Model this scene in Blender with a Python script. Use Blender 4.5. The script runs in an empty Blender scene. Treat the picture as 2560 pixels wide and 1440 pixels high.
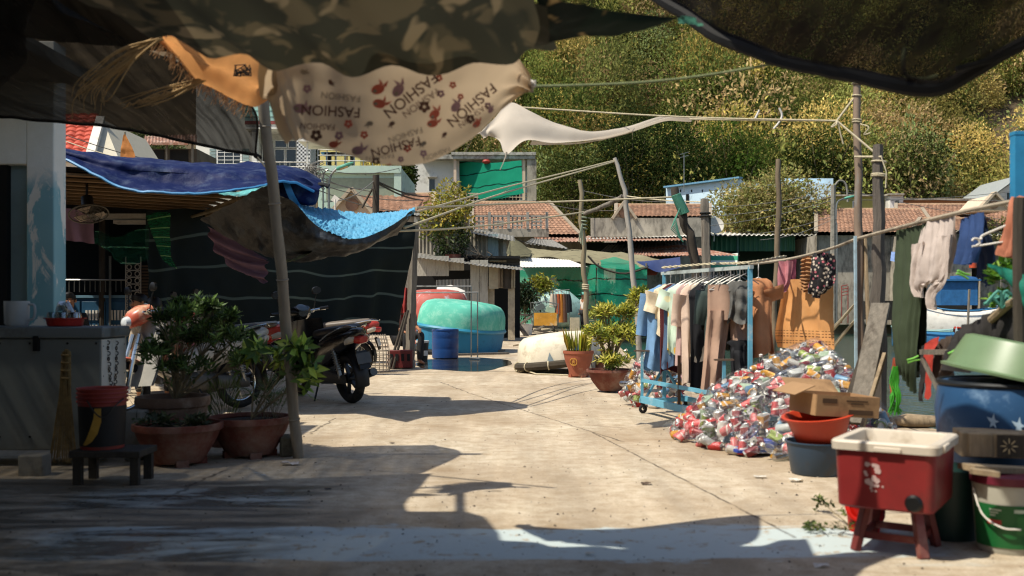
import bpy, math, random
import numpy as np
from mathutils import Vector, Matrix, noise
random.seed(7); RNG = np.random.default_rng(11)
D = bpy.data; SC = bpy.context.scene; COL = SC.collection
F, CX, HY, H = 2489.0, 1280.0, 768.0, 1.06      # focal length, horizon and eye height of the camera
R = math.radians

def W(px, py, Y): return Vector(((px - CX) * Y / F, Y, H - (py - HY) * Y / F))
def G(px, py):
    Y = H * F / (py - HY); return Vector(((px - CX) * Y / F, Y, 0))
def hexc(h):
    h = h.lstrip('#'); o = []
    for i in (0, 2, 4):
        c = int(h[i:i+2], 16) / 255; o.append(c / 12.92 if c <= .04045 else ((c + .055) / 1.055) ** 2.4)
    return tuple(o)
def rgb(c): return hexc(c) if isinstance(c, str) else tuple(c)

class NT:
    def __init__(s, name):
        s.m = D.materials.new(name); s.m.use_nodes = True; s.t = s.m.node_tree; s.t.nodes.clear()
        s.out = s.n('ShaderNodeOutputMaterial')
    def n(s, ty, **kw):
        nd = s.t.nodes.new(ty)
        for k, v in kw.items():
            if k.startswith('_'): setattr(nd, k[1:], v)
            else:
                nd.inputs[int(k[1:]) if k[0] == 'i' and k[1:].isdigit() else k.replace('__', ' ')].default_value = v
        return nd
    def l(s, a, b): s.t.links.new(a, b)
    def math(s, op, a, b=None, c=None):
        nd = s.t.nodes.new('ShaderNodeMath'); nd.operation = op
        for i, x in enumerate((a, b, c)):
            if x is None: continue
            if isinstance(x, (int, float)): nd.inputs[i].default_value = x
            else: s.l(x, nd.inputs[i])
        return nd.outputs[0]
    def ramp(s, f, stops):
        r = s.t.nodes.new('ShaderNodeValToRGB'); e = r.color_ramp.elements
        while len(e) < len(stops): e.new(.5)
        for el, (p, c) in zip(e, stops):
            el.position = p; c = (c, c, c) if isinstance(c, (int, float)) else rgb(c); el.color = (*c, 1)
        s.l(f, r.inputs[0]); return r.outputs[0]
    def mix(s, f, a, b, mode='MIX'):
        m = s.t.nodes.new('ShaderNodeMix'); m.data_type = 'RGBA'; m.blend_type = mode
        for i, x in ((0, f), (6, a), (7, b)):
            if isinstance(x, (int, float)): m.inputs[i].default_value = x
            elif isinstance(x, (tuple, str)): m.inputs[i].default_value = (*rgb(x), 1)
            else: s.l(x, m.inputs[i])
        return m.outputs[2]
    def coord(s, world=False):
        if world: return s.n('ShaderNodeNewGeometry').outputs['Position']
        return s.n('ShaderNodeTexCoord').outputs['Object']
    def noise(s, co, scale, detail=4, rough=.55, stretch=None, dist=0):
        if stretch:
            mp = s.n('ShaderNodeMapping'); mp.inputs['Scale'].default_value = stretch; s.l(co, mp.inputs[0]); co = mp.outputs[0]
        t = s.n('ShaderNodeTexNoise', Scale=scale, Detail=detail, Roughness=rough, Distortion=dist); s.l(co, t.inputs['Vector']); return t.outputs['Fac']
    def bump(s, h, strength, dist=.02):
        b = s.n('ShaderNodeBump', Strength=strength, Distance=dist); s.l(h, b.inputs['Height']); return b.outputs[0]

MATS = {}
def M(name, col, rough=.6, metal=0., var=.18, scale=6., dirt=0., dirtcol='#3a3026', dscale=3., bump=0., bscale=30., trans=0., alpha=1., world=False, stretch=None, spec=.4, coat=0., tint=False):
    """everyday surface: colour broken by noise, optional dirt, bump, translucency (cloth, leaves) and see-through (nets)"""
    if name in MATS: return MATS[name]
    t = NT(name); co = t.coord(world); c = rgb(col)
    f = t.noise(co, scale, 5, .6, stretch)
    a = tuple(x * (1 - var) for x in c); b = tuple(min(1, x * (1 + var)) for x in c)
    cc = t.ramp(f, [(.3, a), (.7, b)])
    if dirt:
        d = t.ramp(t.noise(co, dscale, 6, .7, stretch), [(.62 - dirt * .35, 0), (.72 - dirt * .1, 1)])
        cc = t.mix(t.math('MULTIPLY', d, .8), cc, dirtcol)
    if tint:
        at = t.n('ShaderNodeAttribute', _attribute_name='tint'); cc = t.mix(1., cc, at.outputs['Color'], 'MULTIPLY')
    p = t.n('ShaderNodeBsdfPrincipled', Roughness=rough, Metallic=metal)
    p.inputs['Specular IOR Level'].default_value = spec
    if coat: p.inputs['Coat Weight'].default_value = coat; p.inputs['Coat Roughness'].default_value = .15
    t.l(cc, p.inputs['Base Color']); sh = p.outputs[0]
    if bump:
        nb = t.bump(t.noise(co, bscale, 5, .6, stretch), bump); t.l(nb, p.inputs['Normal'])
    if trans:
        tr = t.n('ShaderNodeBsdfTranslucent'); t.l(cc, tr.inputs[0])
        mx = t.n('ShaderNodeMixShader', Fac=trans); t.l(sh, mx.inputs[1]); t.l(tr.outputs[0], mx.inputs[2]); sh = mx.outputs[0]
    if alpha < 1:
        tp = t.n('ShaderNodeBsdfTransparent'); mx = t.n('ShaderNodeMixShader', Fac=alpha)
        t.l(tp.outputs[0], mx.inputs[1]); t.l(sh, mx.inputs[2]); sh = mx.outputs[0]
    t.l(sh, t.out.inputs[0]); MATS[name] = t.m; return t.m

def tag(o, label=None, cat=None, group=None, kind=None):
    if label: o['label'] = label
    if cat: o['category'] = cat
    if group: o['group'] = group
    if kind: o['kind'] = kind
    return o
def T(name, label, cat, loc=(0, 0, 0), group=None, rz=0.):
    o = D.objects.new(name, None); COL.objects.link(o); o.location = loc; o.rotation_euler[2] = rz; o.empty_display_size = .1
    return tag(o, label, cat, group)
def copy_tree(o, parent=None):
    c = o.copy(); COL.objects.link(c)
    if parent: c.parent = parent
    for ch in list(o.children): copy_tree(ch, c)
    return c
def root_loc(p):
    while p.parent: p = p.parent
    return Vector(p.location)

def cr(P, n):
    """Catmull-Rom resampling of a polyline of points"""
    P = np.array([tuple(p) for p in P], float)
    if len(P) == 2: t = np.linspace(0, 1, n)[:, None]; return P[0] * (1 - t) + P[1] * t
    E = np.vstack([2 * P[0] - P[1], P, 2 * P[-1] - P[-2]]); k = len(P) - 1
    t = np.linspace(0, k, n); i = np.minimum(t.astype(int), k - 1); u = (t - i)[:, None]
    a, b, c, d = E[i], E[i + 1], E[i + 2], E[i + 3]
    return .5 * (2 * b + (c - a) * u + (2 * a - 5 * b + 4 * c - d) * u ** 2 + (3 * b - a - 3 * c + d) * u ** 3)

class MB:
    def __init__(s): s.v = []; s.f = []; s.m = []
    def add(s, vs, fs, mi=0):
        o = len(s.v); s.v += [tuple(x) for x in vs]; s.f += [tuple(i + o for i in f) for f in fs]; s.m += [mi] * len(fs); return s
    def box(s, c, size, rot=None, mi=0, taper=1.):
        c = Vector(c); x, y, z = (a / 2 for a in size); vs = []
        for k, (a, b, d) in enumerate(((-1,-1,-1),(1,-1,-1),(1,1,-1),(-1,1,-1),(-1,-1,1),(1,-1,1),(1,1,1),(-1,1,1))):
            q = taper if d > 0 else 1.; p = Vector((a * x * q, b * y * q, d * z)); vs.append(c + (rot @ p if rot else p))
        return s.add(vs, [(0,3,2,1),(4,5,6,7),(0,1,5,4),(1,2,6,5),(2,3,7,6),(3,0,4,7)], mi)
    def bar(s, p, q, w, h=None, mi=0, up=(0, 0, 1)):
        p, q = Vector(p), Vector(q); d = q - p; L = d.length; d.normalize(); up = Vector(up)
        if abs(d.dot(up)) > .98: up = Vector((0, 1, 0))
        sx = d.cross(up).normalized(); uz = sx.cross(d)
        return s.box((p + q) / 2, (w, L, h or w), Matrix((sx, d, uz)).transposed(), mi)
    def tube(s, pts, r, n=8, mi=0, caps=True, smooth=0):
        if smooth: pts = cr(pts, smooth)
        P = [Vector(p) for p in pts]; k = len(P); vs = []; fs = []
        rr = r if isinstance(r, (list, tuple, np.ndarray)) else [r] * k
        if len(rr) != k: rr = np.interp(np.linspace(0, 1, k), np.linspace(0, 1, len(rr)), rr)
        t0 = (P[1] - P[0]).normalized(); a = Vector((0, 0, 1)) if abs(t0.z) < .9 else Vector((1, 0, 0))
        u = t0.cross(a).normalized()
        for i in range(k):
            t = (P[min(i + 1, k - 1)] - P[max(i - 1, 0)])
            t = t.normalized() if t.length > 1e-9 else t0
            u = (u - t * u.dot(t)); u = u.normalized() if u.length > 1e-6 else t.orthogonal().normalized(); w = t.cross(u)
            for j in range(n):
                an = 2 * math.pi * j / n; vs.append(P[i] + (u * math.cos(an) + w * math.sin(an)) * rr[i])
        for i in range(k - 1):
            for j in range(n):
                j2 = (j + 1) % n; fs.append((i * n + j, i * n + j2, (i + 1) * n + j2, (i + 1) * n + j))
        if caps: fs.append(tuple(range(n))[::-1]); fs.append(tuple((k - 1) * n + j for j in range(n)))
        return s.add(vs, fs, mi)
    def rings(s, rings, mi=0, caps=(True, True), closed=True):
        n = len(rings[0]); vs = [p for r in rings for p in r]; fs = []
        for i in range(len(rings) - 1):
            for j in range(n if closed else n - 1):
                j2 = (j + 1) % n; fs.append((i * n + j, i * n + j2, (i + 1) * n + j2, (i + 1) * n + j))
        if caps[0]: fs.append(tuple(range(n))[::-1])
        if caps[1]: fs.append(tuple((len(rings) - 1) * n + j for j in range(n)))
        return s.add(vs, fs, mi)
    def lathe(s, prof, c=(0, 0, 0), n=28, mi=0, rot=None, sx=1., sy=1., caps=(True, True)):
        c = Vector(c); rg = []
        for r, z in prof:
            ring = []
            for j in range(n):
                a = 2 * math.pi * j / n; p = Vector((r * math.cos(a) * sx, r * math.sin(a) * sy, z)); ring.append(c + (rot @ p if rot else p))
            rg.append(ring)
        return s.rings(rg, mi, caps)
    def loft(s, st, n=16, mi=0, caps=(True, True), rot=None, c=(0, 0, 0)):
        """stations (x, y, z, half_width_y, half_height_z, exponent) along local x"""
        c = Vector(c); rg = []
        for (x, y, z, a, b, e) in st:
            ring = []
            for j in range(n):
                t = 2 * math.pi * (j + .5) / n; cs, sn = math.cos(t), math.sin(t)
                p = Vector((x, y + a * math.copysign(abs(cs) ** (2 / e), cs), z + b * math.copysign(abs(sn) ** (2 / e), sn)))
                ring.append(c + (rot @ p if rot else p))
            rg.append(ring)
        return s.rings(rg, mi, caps)
    def grid(s, A, mi=0, flip=False):
        nv, nu = A.shape[:2]; fs = []
        for i in range(nv - 1):
            for j in range(nu - 1):
                q = (i * nu + j, i * nu + j + 1, (i + 1) * nu + j + 1, (i + 1) * nu + j); fs.append(q[::-1] if flip else q)
        return s.add(A.reshape(-1, 3), fs, mi)
    def prism(s, poly, d, fr=None, mi=0):
        """poly [(a,b)] in the frame fr=(origin, ua, ub); extruded by vector d"""
        o, ua, ub = (Vector(x) for x in (fr or ((0, 0, 0), (1, 0, 0), (0, 0, 1)))); d = Vector(d); n = len(poly)
        lo = [o + ua * a + ub * b for a, b in poly]; vs = lo + [p + d for p in lo]
        return s.add(vs, [tuple(range(n))[::-1], tuple(range(n, 2 * n))] + [(i, (i + 1) % n, n + (i + 1) % n, n + i) for i in range(n)], mi)
    def torus(s, c, Rr, r, axis=(0, 1, 0), n=28, k=8, mi=0):
        ax = Vector(axis).normalized(); u = ax.orthogonal().normalized(); w = ax.cross(u); c = Vector(c); vs = []; fs = []
        for i in range(n):
            a = 2 * math.pi * i / n; d = u * math.cos(a) + w * math.sin(a)
            for j in range(k):
                b = 2 * math.pi * j / k; vs.append(c + d * (Rr + r * math.cos(b)) + ax * r * math.sin(b))
        for i in range(n):
            for j in range(k):
                i2, j2 = (i + 1) % n, (j + 1) % k; fs.append((i * k + j, i2 * k + j, i2 * k + j2, i * k + j2))
        return s.add(vs, fs, mi)
    def build(s, name, mats, parent=None, local=False, sharp=40, bevel=0., label=None):
        """links the shape as one mesh; with a parent, world coordinates are taken back to the thing's base"""
        me = D.meshes.new(name); vs = s.v
        off = root_loc(parent) if (parent and not local) else Vector((0, 0, 0))
        if off.length: vs = [(x - off.x, y - off.y, z - off.z) for x, y, z in vs]
        me.from_pydata(vs, [], s.f); mats = mats if isinstance(mats, (list, tuple)) else [mats]
        for m in mats: me.materials.append(m)
        if len(mats) > 1: me.polygons.foreach_set('material_index', s.m)
        me.polygons.foreach_set('use_smooth', [True] * len(s.f)); me.set_sharp_from_angle(angle=R(sharp)); me.update()
        o = D.objects.new(name, me); COL.objects.link(o)
        if parent: o.parent = parent
        if bevel:
            b = o.modifiers.new('bevel', 'BEVEL'); b.width = bevel; b.segments = 2; b.limit_method = 'ANGLE'; b.angle_limit = R(40)
        if label: o['label'] = label
        return o
    def thing(s, name, label, cat, mats, group=None, sharp=40, bevel=0., kind=None):
        """a thing that is one mesh: origin at the middle of its base"""
        A = np.array(s.v); lo, hi = A.min(0), A.max(0); c = Vector(((lo[0] + hi[0]) / 2, (lo[1] + hi[1]) / 2, lo[2]))
        s.v = [(x - c.x, y - c.y, z - c.z) for x, y, z in s.v]
        o = s.build(name, mats, sharp=sharp, bevel=bevel); o.location = c; return tag(o, label, cat, group, kind)

def sheet(rows, nu, nv, wr=0., ws=3., fold=None, seed=0.):
    """cloth: control rows of points -> smooth grid with wrinkles along its normal; fold(u,v) adds a displacement"""
    A = np.stack([cr(r, nu) for r in rows]); B = np.stack([cr(A[:, j], nv) for j in range(nu)], 1)
    du = np.gradient(B, axis=1); dv = np.gradient(B, axis=0); N = np.cross(du, dv); N /= np.linalg.norm(N, axis=2, keepdims=True) + 1e-9
    for i in range(nv):
        for j in range(nu):
            d = 0.
            if wr:
                p = Vector(B[i, j]) * ws + Vector((seed, seed * 2, 0)); d += wr * (noise.noise(p) + .5 * noise.noise(p * 2.3) + .25 * noise.noise(p * 5.1))
            if fold: d += fold(j / (nu - 1), i / (nv - 1))
            B[i, j] += N[i, j] * d
    return B

def fastmesh(name, V, k, mats, parent=None, tint=None, local=False, smooth=False):
    """V (n,k,3): n separate faces of k corners"""
    n = len(V); me = D.meshes.new(name); A = np.asarray(V, np.float32).reshape(-1, 3)
    if parent and not local: A = A - np.array(root_loc(parent), np.float32)
    me.vertices.add(n * k); me.vertices.foreach_set('co', A.ravel())
    me.loops.add(n * k); me.loops.foreach_set('vertex_index', np.arange(n * k, dtype=np.int32))
    me.polygons.add(n); me.polygons.foreach_set('loop_start', np.arange(0, n * k, k, dtype=np.int32))
    try: me.polygons.foreach_set('loop_total', np.full(n, k, np.int32))
    except Exception: pass
    me.update(calc_edges=True); me.validate()
    for m in (mats if isinstance(mats, (list, tuple)) else [mats]): me.materials.append(m)
    if tint is not None:
        at = me.attributes.new('tint', 'FLOAT_COLOR', 'POINT'); c = np.ones((n, k, 4), np.float32); c[:, :, :3] = np.asarray(tint)[:, None, :]
        at.data.foreach_set('color', c.ravel())
    o = D.objects.new(name, me); COL.objects.link(o)
    if parent: o.parent = parent
    return o
def unit(a): return a / (np.linalg.norm(a, axis=-1, keepdims=True) + 1e-9)
def leaf_faces(pos, d, nor, L, Wd, fold=.25):
    """each leaf: two triangles hinged on the midrib, as (2n,3,3)"""
    d = unit(d); s = unit(np.cross(d, nor)); n = np.cross(s, d); L = np.asarray(L)[:, None]; Wd = np.asarray(Wd)[:, None]
    b = pos; t = pos + d * L; m = pos + d * L * .45 + n * Wd * fold
    l, r = m - s * Wd * .5, m + s * Wd * .5
    return np.concatenate([np.stack([b, l, t], 1), np.stack([b, t, r], 1)])
def blob_leaves(c, rad, n, L, wr=.55, shell=.55, up=.5, rng=RNG, gap=.35, fr=1.3, dn=.5, rn=.55):
    """leaves through an uneven ellipsoid crown: clumped, with holes"""
    c = np.array(c, float); rad = np.array(rad, float); m = int(n * 2.2)
    d = unit(rng.normal(size=(m, 3))); r = shell + (1 - shell) * rng.random(m) ** .6
    lump = np.array([noise.noise(Vector(q) * fr + Vector(c) * .37) for q in d * 1.6]); r = r * (1 + .42 * lump)
    fine = np.array([noise.noise(Vector(q) * 4.2 + Vector(c)) for q in d * r[:, None]])
    k = np.where(fine > -gap)[0][:n]; d, r = d[k], r[k]
    pos = c + d * r[:, None] * rad; n = len(k)
    out = unit(d + rng.normal(size=(n, 3)) * .75 + np.array([0, 0, -.15]))
    nor = unit(d * dn + rng.normal(size=(n, 3)) * rn + np.array([0, 0, up]))
    LL = L * (.6 + .8 * rng.random(n)); return leaf_faces(pos, out, nor, LL, LL * wr)
def tints(n, base, var, rng=RNG, per=2):
    """per leaf colour: natural spread round a base colour; per = faces per leaf"""
    k = n // per; b = np.array(rgb(base)); v = 1 + var * rng.normal(size=(k, 1)); w = 1 + var * .35 * rng.normal(size=(k, 3))
    return np.tile(np.clip(b * np.clip(v, .3, 2) * w, 0, 1), (per, 1))

TEXTS = {}
def text_faces(txt, bold=0.):
    """triangles of a word in its own 2D plane: (verts (n,2), faces), unit letter height"""
    if (txt, bold) in TEXTS: return TEXTS[(txt, bold)]
    cu = D.curves.new('word', 'FONT'); cu.body = txt; cu.offset = bold; o = D.objects.new('word', cu); COL.objects.link(o)
    bpy.context.view_layer.update(); me = o.evaluated_get(bpy.context.evaluated_depsgraph_get()).to_mesh()
    vs = np.array([v.co[:2] for v in me.vertices]); fs = [tuple(p.vertices) for p in me.polygons]
    vs = vs - vs.min(0); hgt = vs[:, 1].max(); vs = vs / hgt
    D.objects.remove(o); D.curves.remove(cu); TEXTS[(txt, bold)] = (vs, fs); return vs, fs
def flat_text(mb, txt, o, ua, ub, h, mi=0, bold=0.):
    vs, fs = text_faces(txt, bold); o, ua, ub = Vector(o), Vector(ua), Vector(ub)
    mb.add([o + ua * (x * h) + ub * (y * h) for x, y in vs], fs, mi)

bamboo = M('bamboo', '#7d725a', .55, var=.25, scale=9, dirt=.25, stretch=(1, 1, .2), bump=.15, bscale=25)
greywood = M('grey_wood', '#6e675c', .85, var=.3, scale=8, stretch=(4, 4, .4), bump=.5, bscale=20, dirt=.3)
darkwood = M('dark_wood', '#3b342b', .85, var=.3, scale=8, stretch=(4, 4, .4), bump=.4)
palewood = M('pale_wood', '#8c7a60', .85, var=.3, scale=7, stretch=(3, 3, .5), bump=.4, dirt=.25)
rope_m = M('rope', '#b3a88c', .9, var=.2, scale=40)
greenrope = M('green_rope', '#77805c', .9, var=.2, scale=40)
wire_m = M('black_wire', '#23221f', .6)
steel = M('bare_steel', '#8d8d88', .35, .8, var=.15, dirt=.2)
chrome = M('chrome', '#c8c8c4', .15, 1., var=.05)
blackpl = M('black_plastic', '#0c0d0e', .45, var=.1)
rubber = M('rubber', '#121212', .8, var=.2, dirt=.2, dirtcol='#4a4338')
white_paint = M('white_paint', '#cfcac0', .6, var=.1, dirt=.25, dirtcol='#8a8070', dscale=1.5)
conc = M('grey_concrete', '#8a857a', .9, var=.2, scale=3, dirt=.4, dirtcol='#3d382f', bump=.3)
terracotta = M('terracotta', '#6c392c', .85, var=.25, scale=5, dirt=.45, dirtcol='#8d7666', bump=.2)
soil = M('soil', '#2b221a', .95, var=.4, scale=25, bump=.8, bscale=40)
skin_m = M('skin', '#9a6a4c', .55, var=.08)
hair_m = M('hair', '#0b0908', .5, var=.2, scale=40)
cam = D.objects.new('camera', D.cameras.new('camera')); COL.objects.link(cam); SC.camera = cam
cam.location = (0, 0, H); cam.rotation_euler = (R(90), 0, 0)
cam.data.sensor_width = 36; cam.data.lens = F / 2560 * 36; cam.data.shift_y = (HY - 720) / 2560
cam.data.clip_start = .05; cam.data.clip_end = 2000
cam.data.dof.use_dof = True; cam.data.dof.focus_distance = 17; cam.data.dof.aperture_fstop = 2.4
KX, KY = .56, .30                       # where a shadow falls per metre of height
sun_dir = Vector((-KX, -KY, 1)).normalized()
sun = D.objects.new('sun', D.lights.new('sun', 'SUN')); COL.objects.link(sun)
sun.data.energy = 5.0; sun.data.angle = R(.55); sun.data.color = (1, .93, .80)
sun.rotation_euler = (-sun_dir).to_track_quat('-Z', 'Y').to_euler()
wd = D.worlds.new('World'); SC.world = wd; wd.use_nodes = True; wt = wd.node_tree
sky = wt.nodes.new('ShaderNodeTexSky'); sky.sky_type = 'NISHITA'; sky.sun_disc = False
sky.sun_elevation = math.asin(sun_dir.z); sky.sun_rotation = math.atan2(sun_dir.x, sun_dir.y); sky.air_density = 1.; sky.dust_density = 1.5
bg = wt.nodes['Background']; bg.inputs[1].default_value = .125; wt.links.new(sky.outputs[0], bg.inputs[0])
SC.view_settings.view_transform = 'Standard'; SC.view_settings.look = 'None'; SC.view_settings.exposure = .32; SC.view_settings.gamma = 1
SC.cycles.use_denoising = True; SC.cycles.filter_width = 1.15; SC.cycles.max_bounces = 8; SC.cycles.transparent_max_bounces = 12; SC.cycles.diffuse_bounces = 3; SC.cycles.caustics_reflective = False; SC.cycles.caustics_refractive = False

def ground_material():
    t = NT('worn_concrete'); co = t.coord(True)
    sx = t.n('ShaderNodeSeparateXYZ'); t.l(co, sx.inputs[0]); X, Y = sx.outputs[0], sx.outputs[1]
    n1 = t.noise(co, .9, 6, .65); n2 = t.noise(co, 9, 6, .7); n3 = t.noise(co, 70, 3, .7); n4 = t.noise(co, .35, 4, .6, (1, 1, 1)); n5 = t.noise(co, 2.2, 6, .7, (.45, 1.6, 1), 1.2)
    c = t.ramp(n1, [(.28, '#94826a'), (.48, '#b5a690'), (.72, '#cabfa9')])
    c = t.mix(t.ramp(n2, [(.35, .75), (.6, 0)]), c, '#99876d', 'MIX'); c = t.mix(.3, c, t.ramp(n3, [(.3, .2), (.7, .75)]), 'OVERLAY'); c = t.mix(.45, c, t.ramp(t.noise(co, 1., 5, .6, (3.2, .28, 1), .3), [(.35, .32), (.65, .62)]), 'OVERLAY'); c = t.mix(t.math('MULTIPLY', t.ramp(t.noise(co, 1.3, 2, .5, None, 2.), [(.70, 0), (.74, 1)]), .45), c, '#6e5d48')
    c = t.mix(t.math('MULTIPLY', t.math('ADD', t.math('MULTIPLY', t.ramp(n5, [(.56, 0), (.7, 1)]), .5), t.math('MULTIPLY', t.ramp(t.math('ADD', n4, t.math('MULTIPLY', X, .035)), [(.52, 0), (.66, 1)]), .35)), .9), c, '#80694c')          # brown stains
    def band(v, a, b, s):
        f = t.n('ShaderNodeMapRange', _interpolation_type='SMOOTHSTEP'); t.l(v, f.inputs[0])
        f.inputs[1].default_value = a; f.inputs[2].default_value = a + s
        g = t.n('ShaderNodeMapRange', _interpolation_type='SMOOTHSTEP'); t.l(v, g.inputs[0])
        g.inputs[1].default_value = b; g.inputs[2].default_value = b + s; g.inputs[3].default_value = 1; g.inputs[4].default_value = 0
        return t.math('MULTIPLY', f.outputs[0], g.outputs[0])
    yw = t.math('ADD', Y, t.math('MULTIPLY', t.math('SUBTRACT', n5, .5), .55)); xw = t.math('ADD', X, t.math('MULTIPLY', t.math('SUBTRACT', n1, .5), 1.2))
    patch = t.math('MULTIPLY', band(yw, 4.12, 4.74, .07), band(xw, -2.3, 1.75, .35))              # pale cement patches, skylight blue of the shade painted into their colour
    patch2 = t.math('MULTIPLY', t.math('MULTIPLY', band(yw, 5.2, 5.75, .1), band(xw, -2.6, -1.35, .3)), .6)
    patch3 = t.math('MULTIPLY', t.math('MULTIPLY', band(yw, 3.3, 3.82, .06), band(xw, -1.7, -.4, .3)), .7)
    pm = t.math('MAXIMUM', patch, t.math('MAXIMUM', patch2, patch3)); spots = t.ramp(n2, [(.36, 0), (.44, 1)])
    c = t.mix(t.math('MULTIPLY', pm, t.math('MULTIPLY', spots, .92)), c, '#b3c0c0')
    wet = t.math('MULTIPLY', t.math('MULTIPLY', band(yw, 2, 5.95, .3), band(xw, -9, -1.25, .5)), t.ramp(n5, [(.4, 0), (.55, 1)]))
    wet = t.math('MULTIPLY', wet, .8); c = t.mix(wet, c, '#3b342a')  # wet stains, their dark tone also paints in the left side's shade
    wob = t.math('MULTIPLY', t.math('SUBTRACT', t.noise(co, 5, 5, .7), .5), .10)
    def line(p, q, w, wobble=1.):
        dx, dy = q[0] - p[0], q[1] - p[1]; L = math.hypot(dx, dy); a, b = -dy / L, dx / L
        e = t.math('ADD', t.math('ADD', t.math('MULTIPLY', X, a), t.math('MULTIPLY', Y, b)), -(a * p[0] + b * p[1]))
        e = t.math('ABSOLUTE', t.math('ADD', e, t.math('MULTIPLY', wob, wobble))); m = t.math('LESS_THAN', e, w)
        u = t.math('ADD', t.math('ADD', t.math('MULTIPLY', X, dx / L), t.math('MULTIPLY', Y, dy / L)), -(dx / L * p[0] + dy / L * p[1]))
        return t.math('MULTIPLY', m, t.math('MULTIPLY', t.math('GREATER_THAN', u, 0), t.math('LESS_THAN', u, L)))
    g = lambda px, py: tuple(G(px, py))[:2]
    J = line(g(1180, 985), g(1560, 1105), .010, .6)
    for p, q, w, k in ((g(1480, 1080), g(1990, 1345), .009, .5), (g(560, 1175), g(380, 1262), .012, 1.6), (g(770, 1085), g(840, 1045), .012, 1.5), (g(905, 932), g(1300, 928), .05, 1.), (g(1100, 955), g(1180, 985), .012, 1.4), (g(750, 1092), g(705, 1118), .01, 1)):
        J = t.math('MAXIMUM', J, line(p, q, w, k))
    fade = t.ramp(n2, [(.38, .25), (.55, 1)]); c = t.mix(t.math('MULTIPLY', J, t.math('MULTIPLY', fade, .8)), c, '#3a3024')
    p = t.n('ShaderNodeBsdfPrincipled', Roughness=.85); t.l(c, p.inputs['Base Color']); p.inputs['Specular IOR Level'].default_value = .3
    rg = t.math('SUBTRACT', t.math('SUBTRACT', .88, t.math('MULTIPLY', wet, .6)), t.math('MULTIPLY', pm, .25)); t.l(rg, p.inputs['Roughness'])
    h = t.math('ADD', t.math('MULTIPLY', n2, .6), t.math('MULTIPLY', n3, .35)); h = t.math('SUBTRACT', h, t.math('MULTIPLY', J, .6))
    t.l(t.bump(h, .45, .012), p.inputs['Normal']); t.l(p.outputs[0], t.out.inputs[0]); return t.m

edge = [(5.6, -30), (5.2, 1), (4.39, 5), (3.58, 9.2), (2.05, 17.3), (2.35, 18.3), (4.1, 46), (4.6, 61.5), (140, 63.5)]
poly = edge + [(700, 63.5), (700, 900), (-700, 900), (-700, -60), (5.6, -60)]
mb = MB(); n = len(poly); top = [(x, y, 0) for x, y in poly]
mb.add(top, [tuple(range(n))]); ev = [(x, y, 0) for x, y in edge]
mb.add(ev + [(x, y, -2.5) for x, y, _ in ev], [(i + 1, i, len(edge) + i, len(edge) + i + 1) for i in range(len(edge) - 1)])
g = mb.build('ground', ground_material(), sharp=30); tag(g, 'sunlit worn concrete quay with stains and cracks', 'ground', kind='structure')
def water_material():
    t = NT('harbour_water'); co = t.coord(True)
    p = t.n('ShaderNodeBsdfPrincipled', Roughness=.12); p.inputs['Base Color'].default_value = (.022, .055, .042, 1)
    h = t.math('ADD', t.noise(co, 1.6, 4, .6, (1, .5, 1)), t.math('MULTIPLY', t.noise(co, 7, 3, .6, (1, .55, 1)), .5))
    t.l(t.bump(h, .55, .12), p.inputs['Normal']); t.l(p.outputs[0], t.out.inputs[0]); return t.m
mb = MB(); mb.add([(1.5, -40, -.6), (160, -40, -.6), (160, 64, -.6), (1.5, 64, -.6)], [(0, 1, 2, 3)])
tag(mb.build('water', water_material()), 'dark green rippled harbour water beside the quay', 'water', kind='structure')
pud = M('wet_ground', '#2c2a26', .12, var=.4, scale=2, spec=.6, world=True)
mb = MB(); c0 = G(1160, 908)
ring = []
for i in range(40):
    a = i / 40 * 2 * math.pi; q = 1 + .3 * noise.noise(Vector((math.cos(a) * 1.4, math.sin(a) * 1.4, 3)))
    ring.append((c0.x + math.cos(a) * .95 * q, c0.y + math.sin(a) * 2.1 * q, .004))
mb.add(ring, [tuple(range(40))]); tag(mb.build('puddle', pud), 'black wet patch of water in front of the blue drum', 'puddle', kind='structure')

def hz(x, y): return 3.5 + .80 * max(0, y - 86 - 3 * noise.noise(Vector((x * .05, 0, 1)))) + 2.2 * noise.noise(Vector((x * .06, y * .06, 5))) + 1.0 * noise.noise(Vector((x * .17, y * .17, 9)))
A = np.zeros((40, 70, 3))
for i, y in enumerate(np.linspace(80, 260, 40)):
    for j, x in enumerate(np.linspace(-150, 200, 70)): A[i, j] = (x, y, hz(x, y) if y > 82 else -1)
mb = MB().grid(A); earth = M('dry_earth', '#4d402c', .95, var=.35, scale=.4, world=True, bump=.5, bscale=2)
tag(mb.build('hill', earth, sharp=80), 'steep earth hillside behind the village', 'hill', kind='structure')

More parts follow.
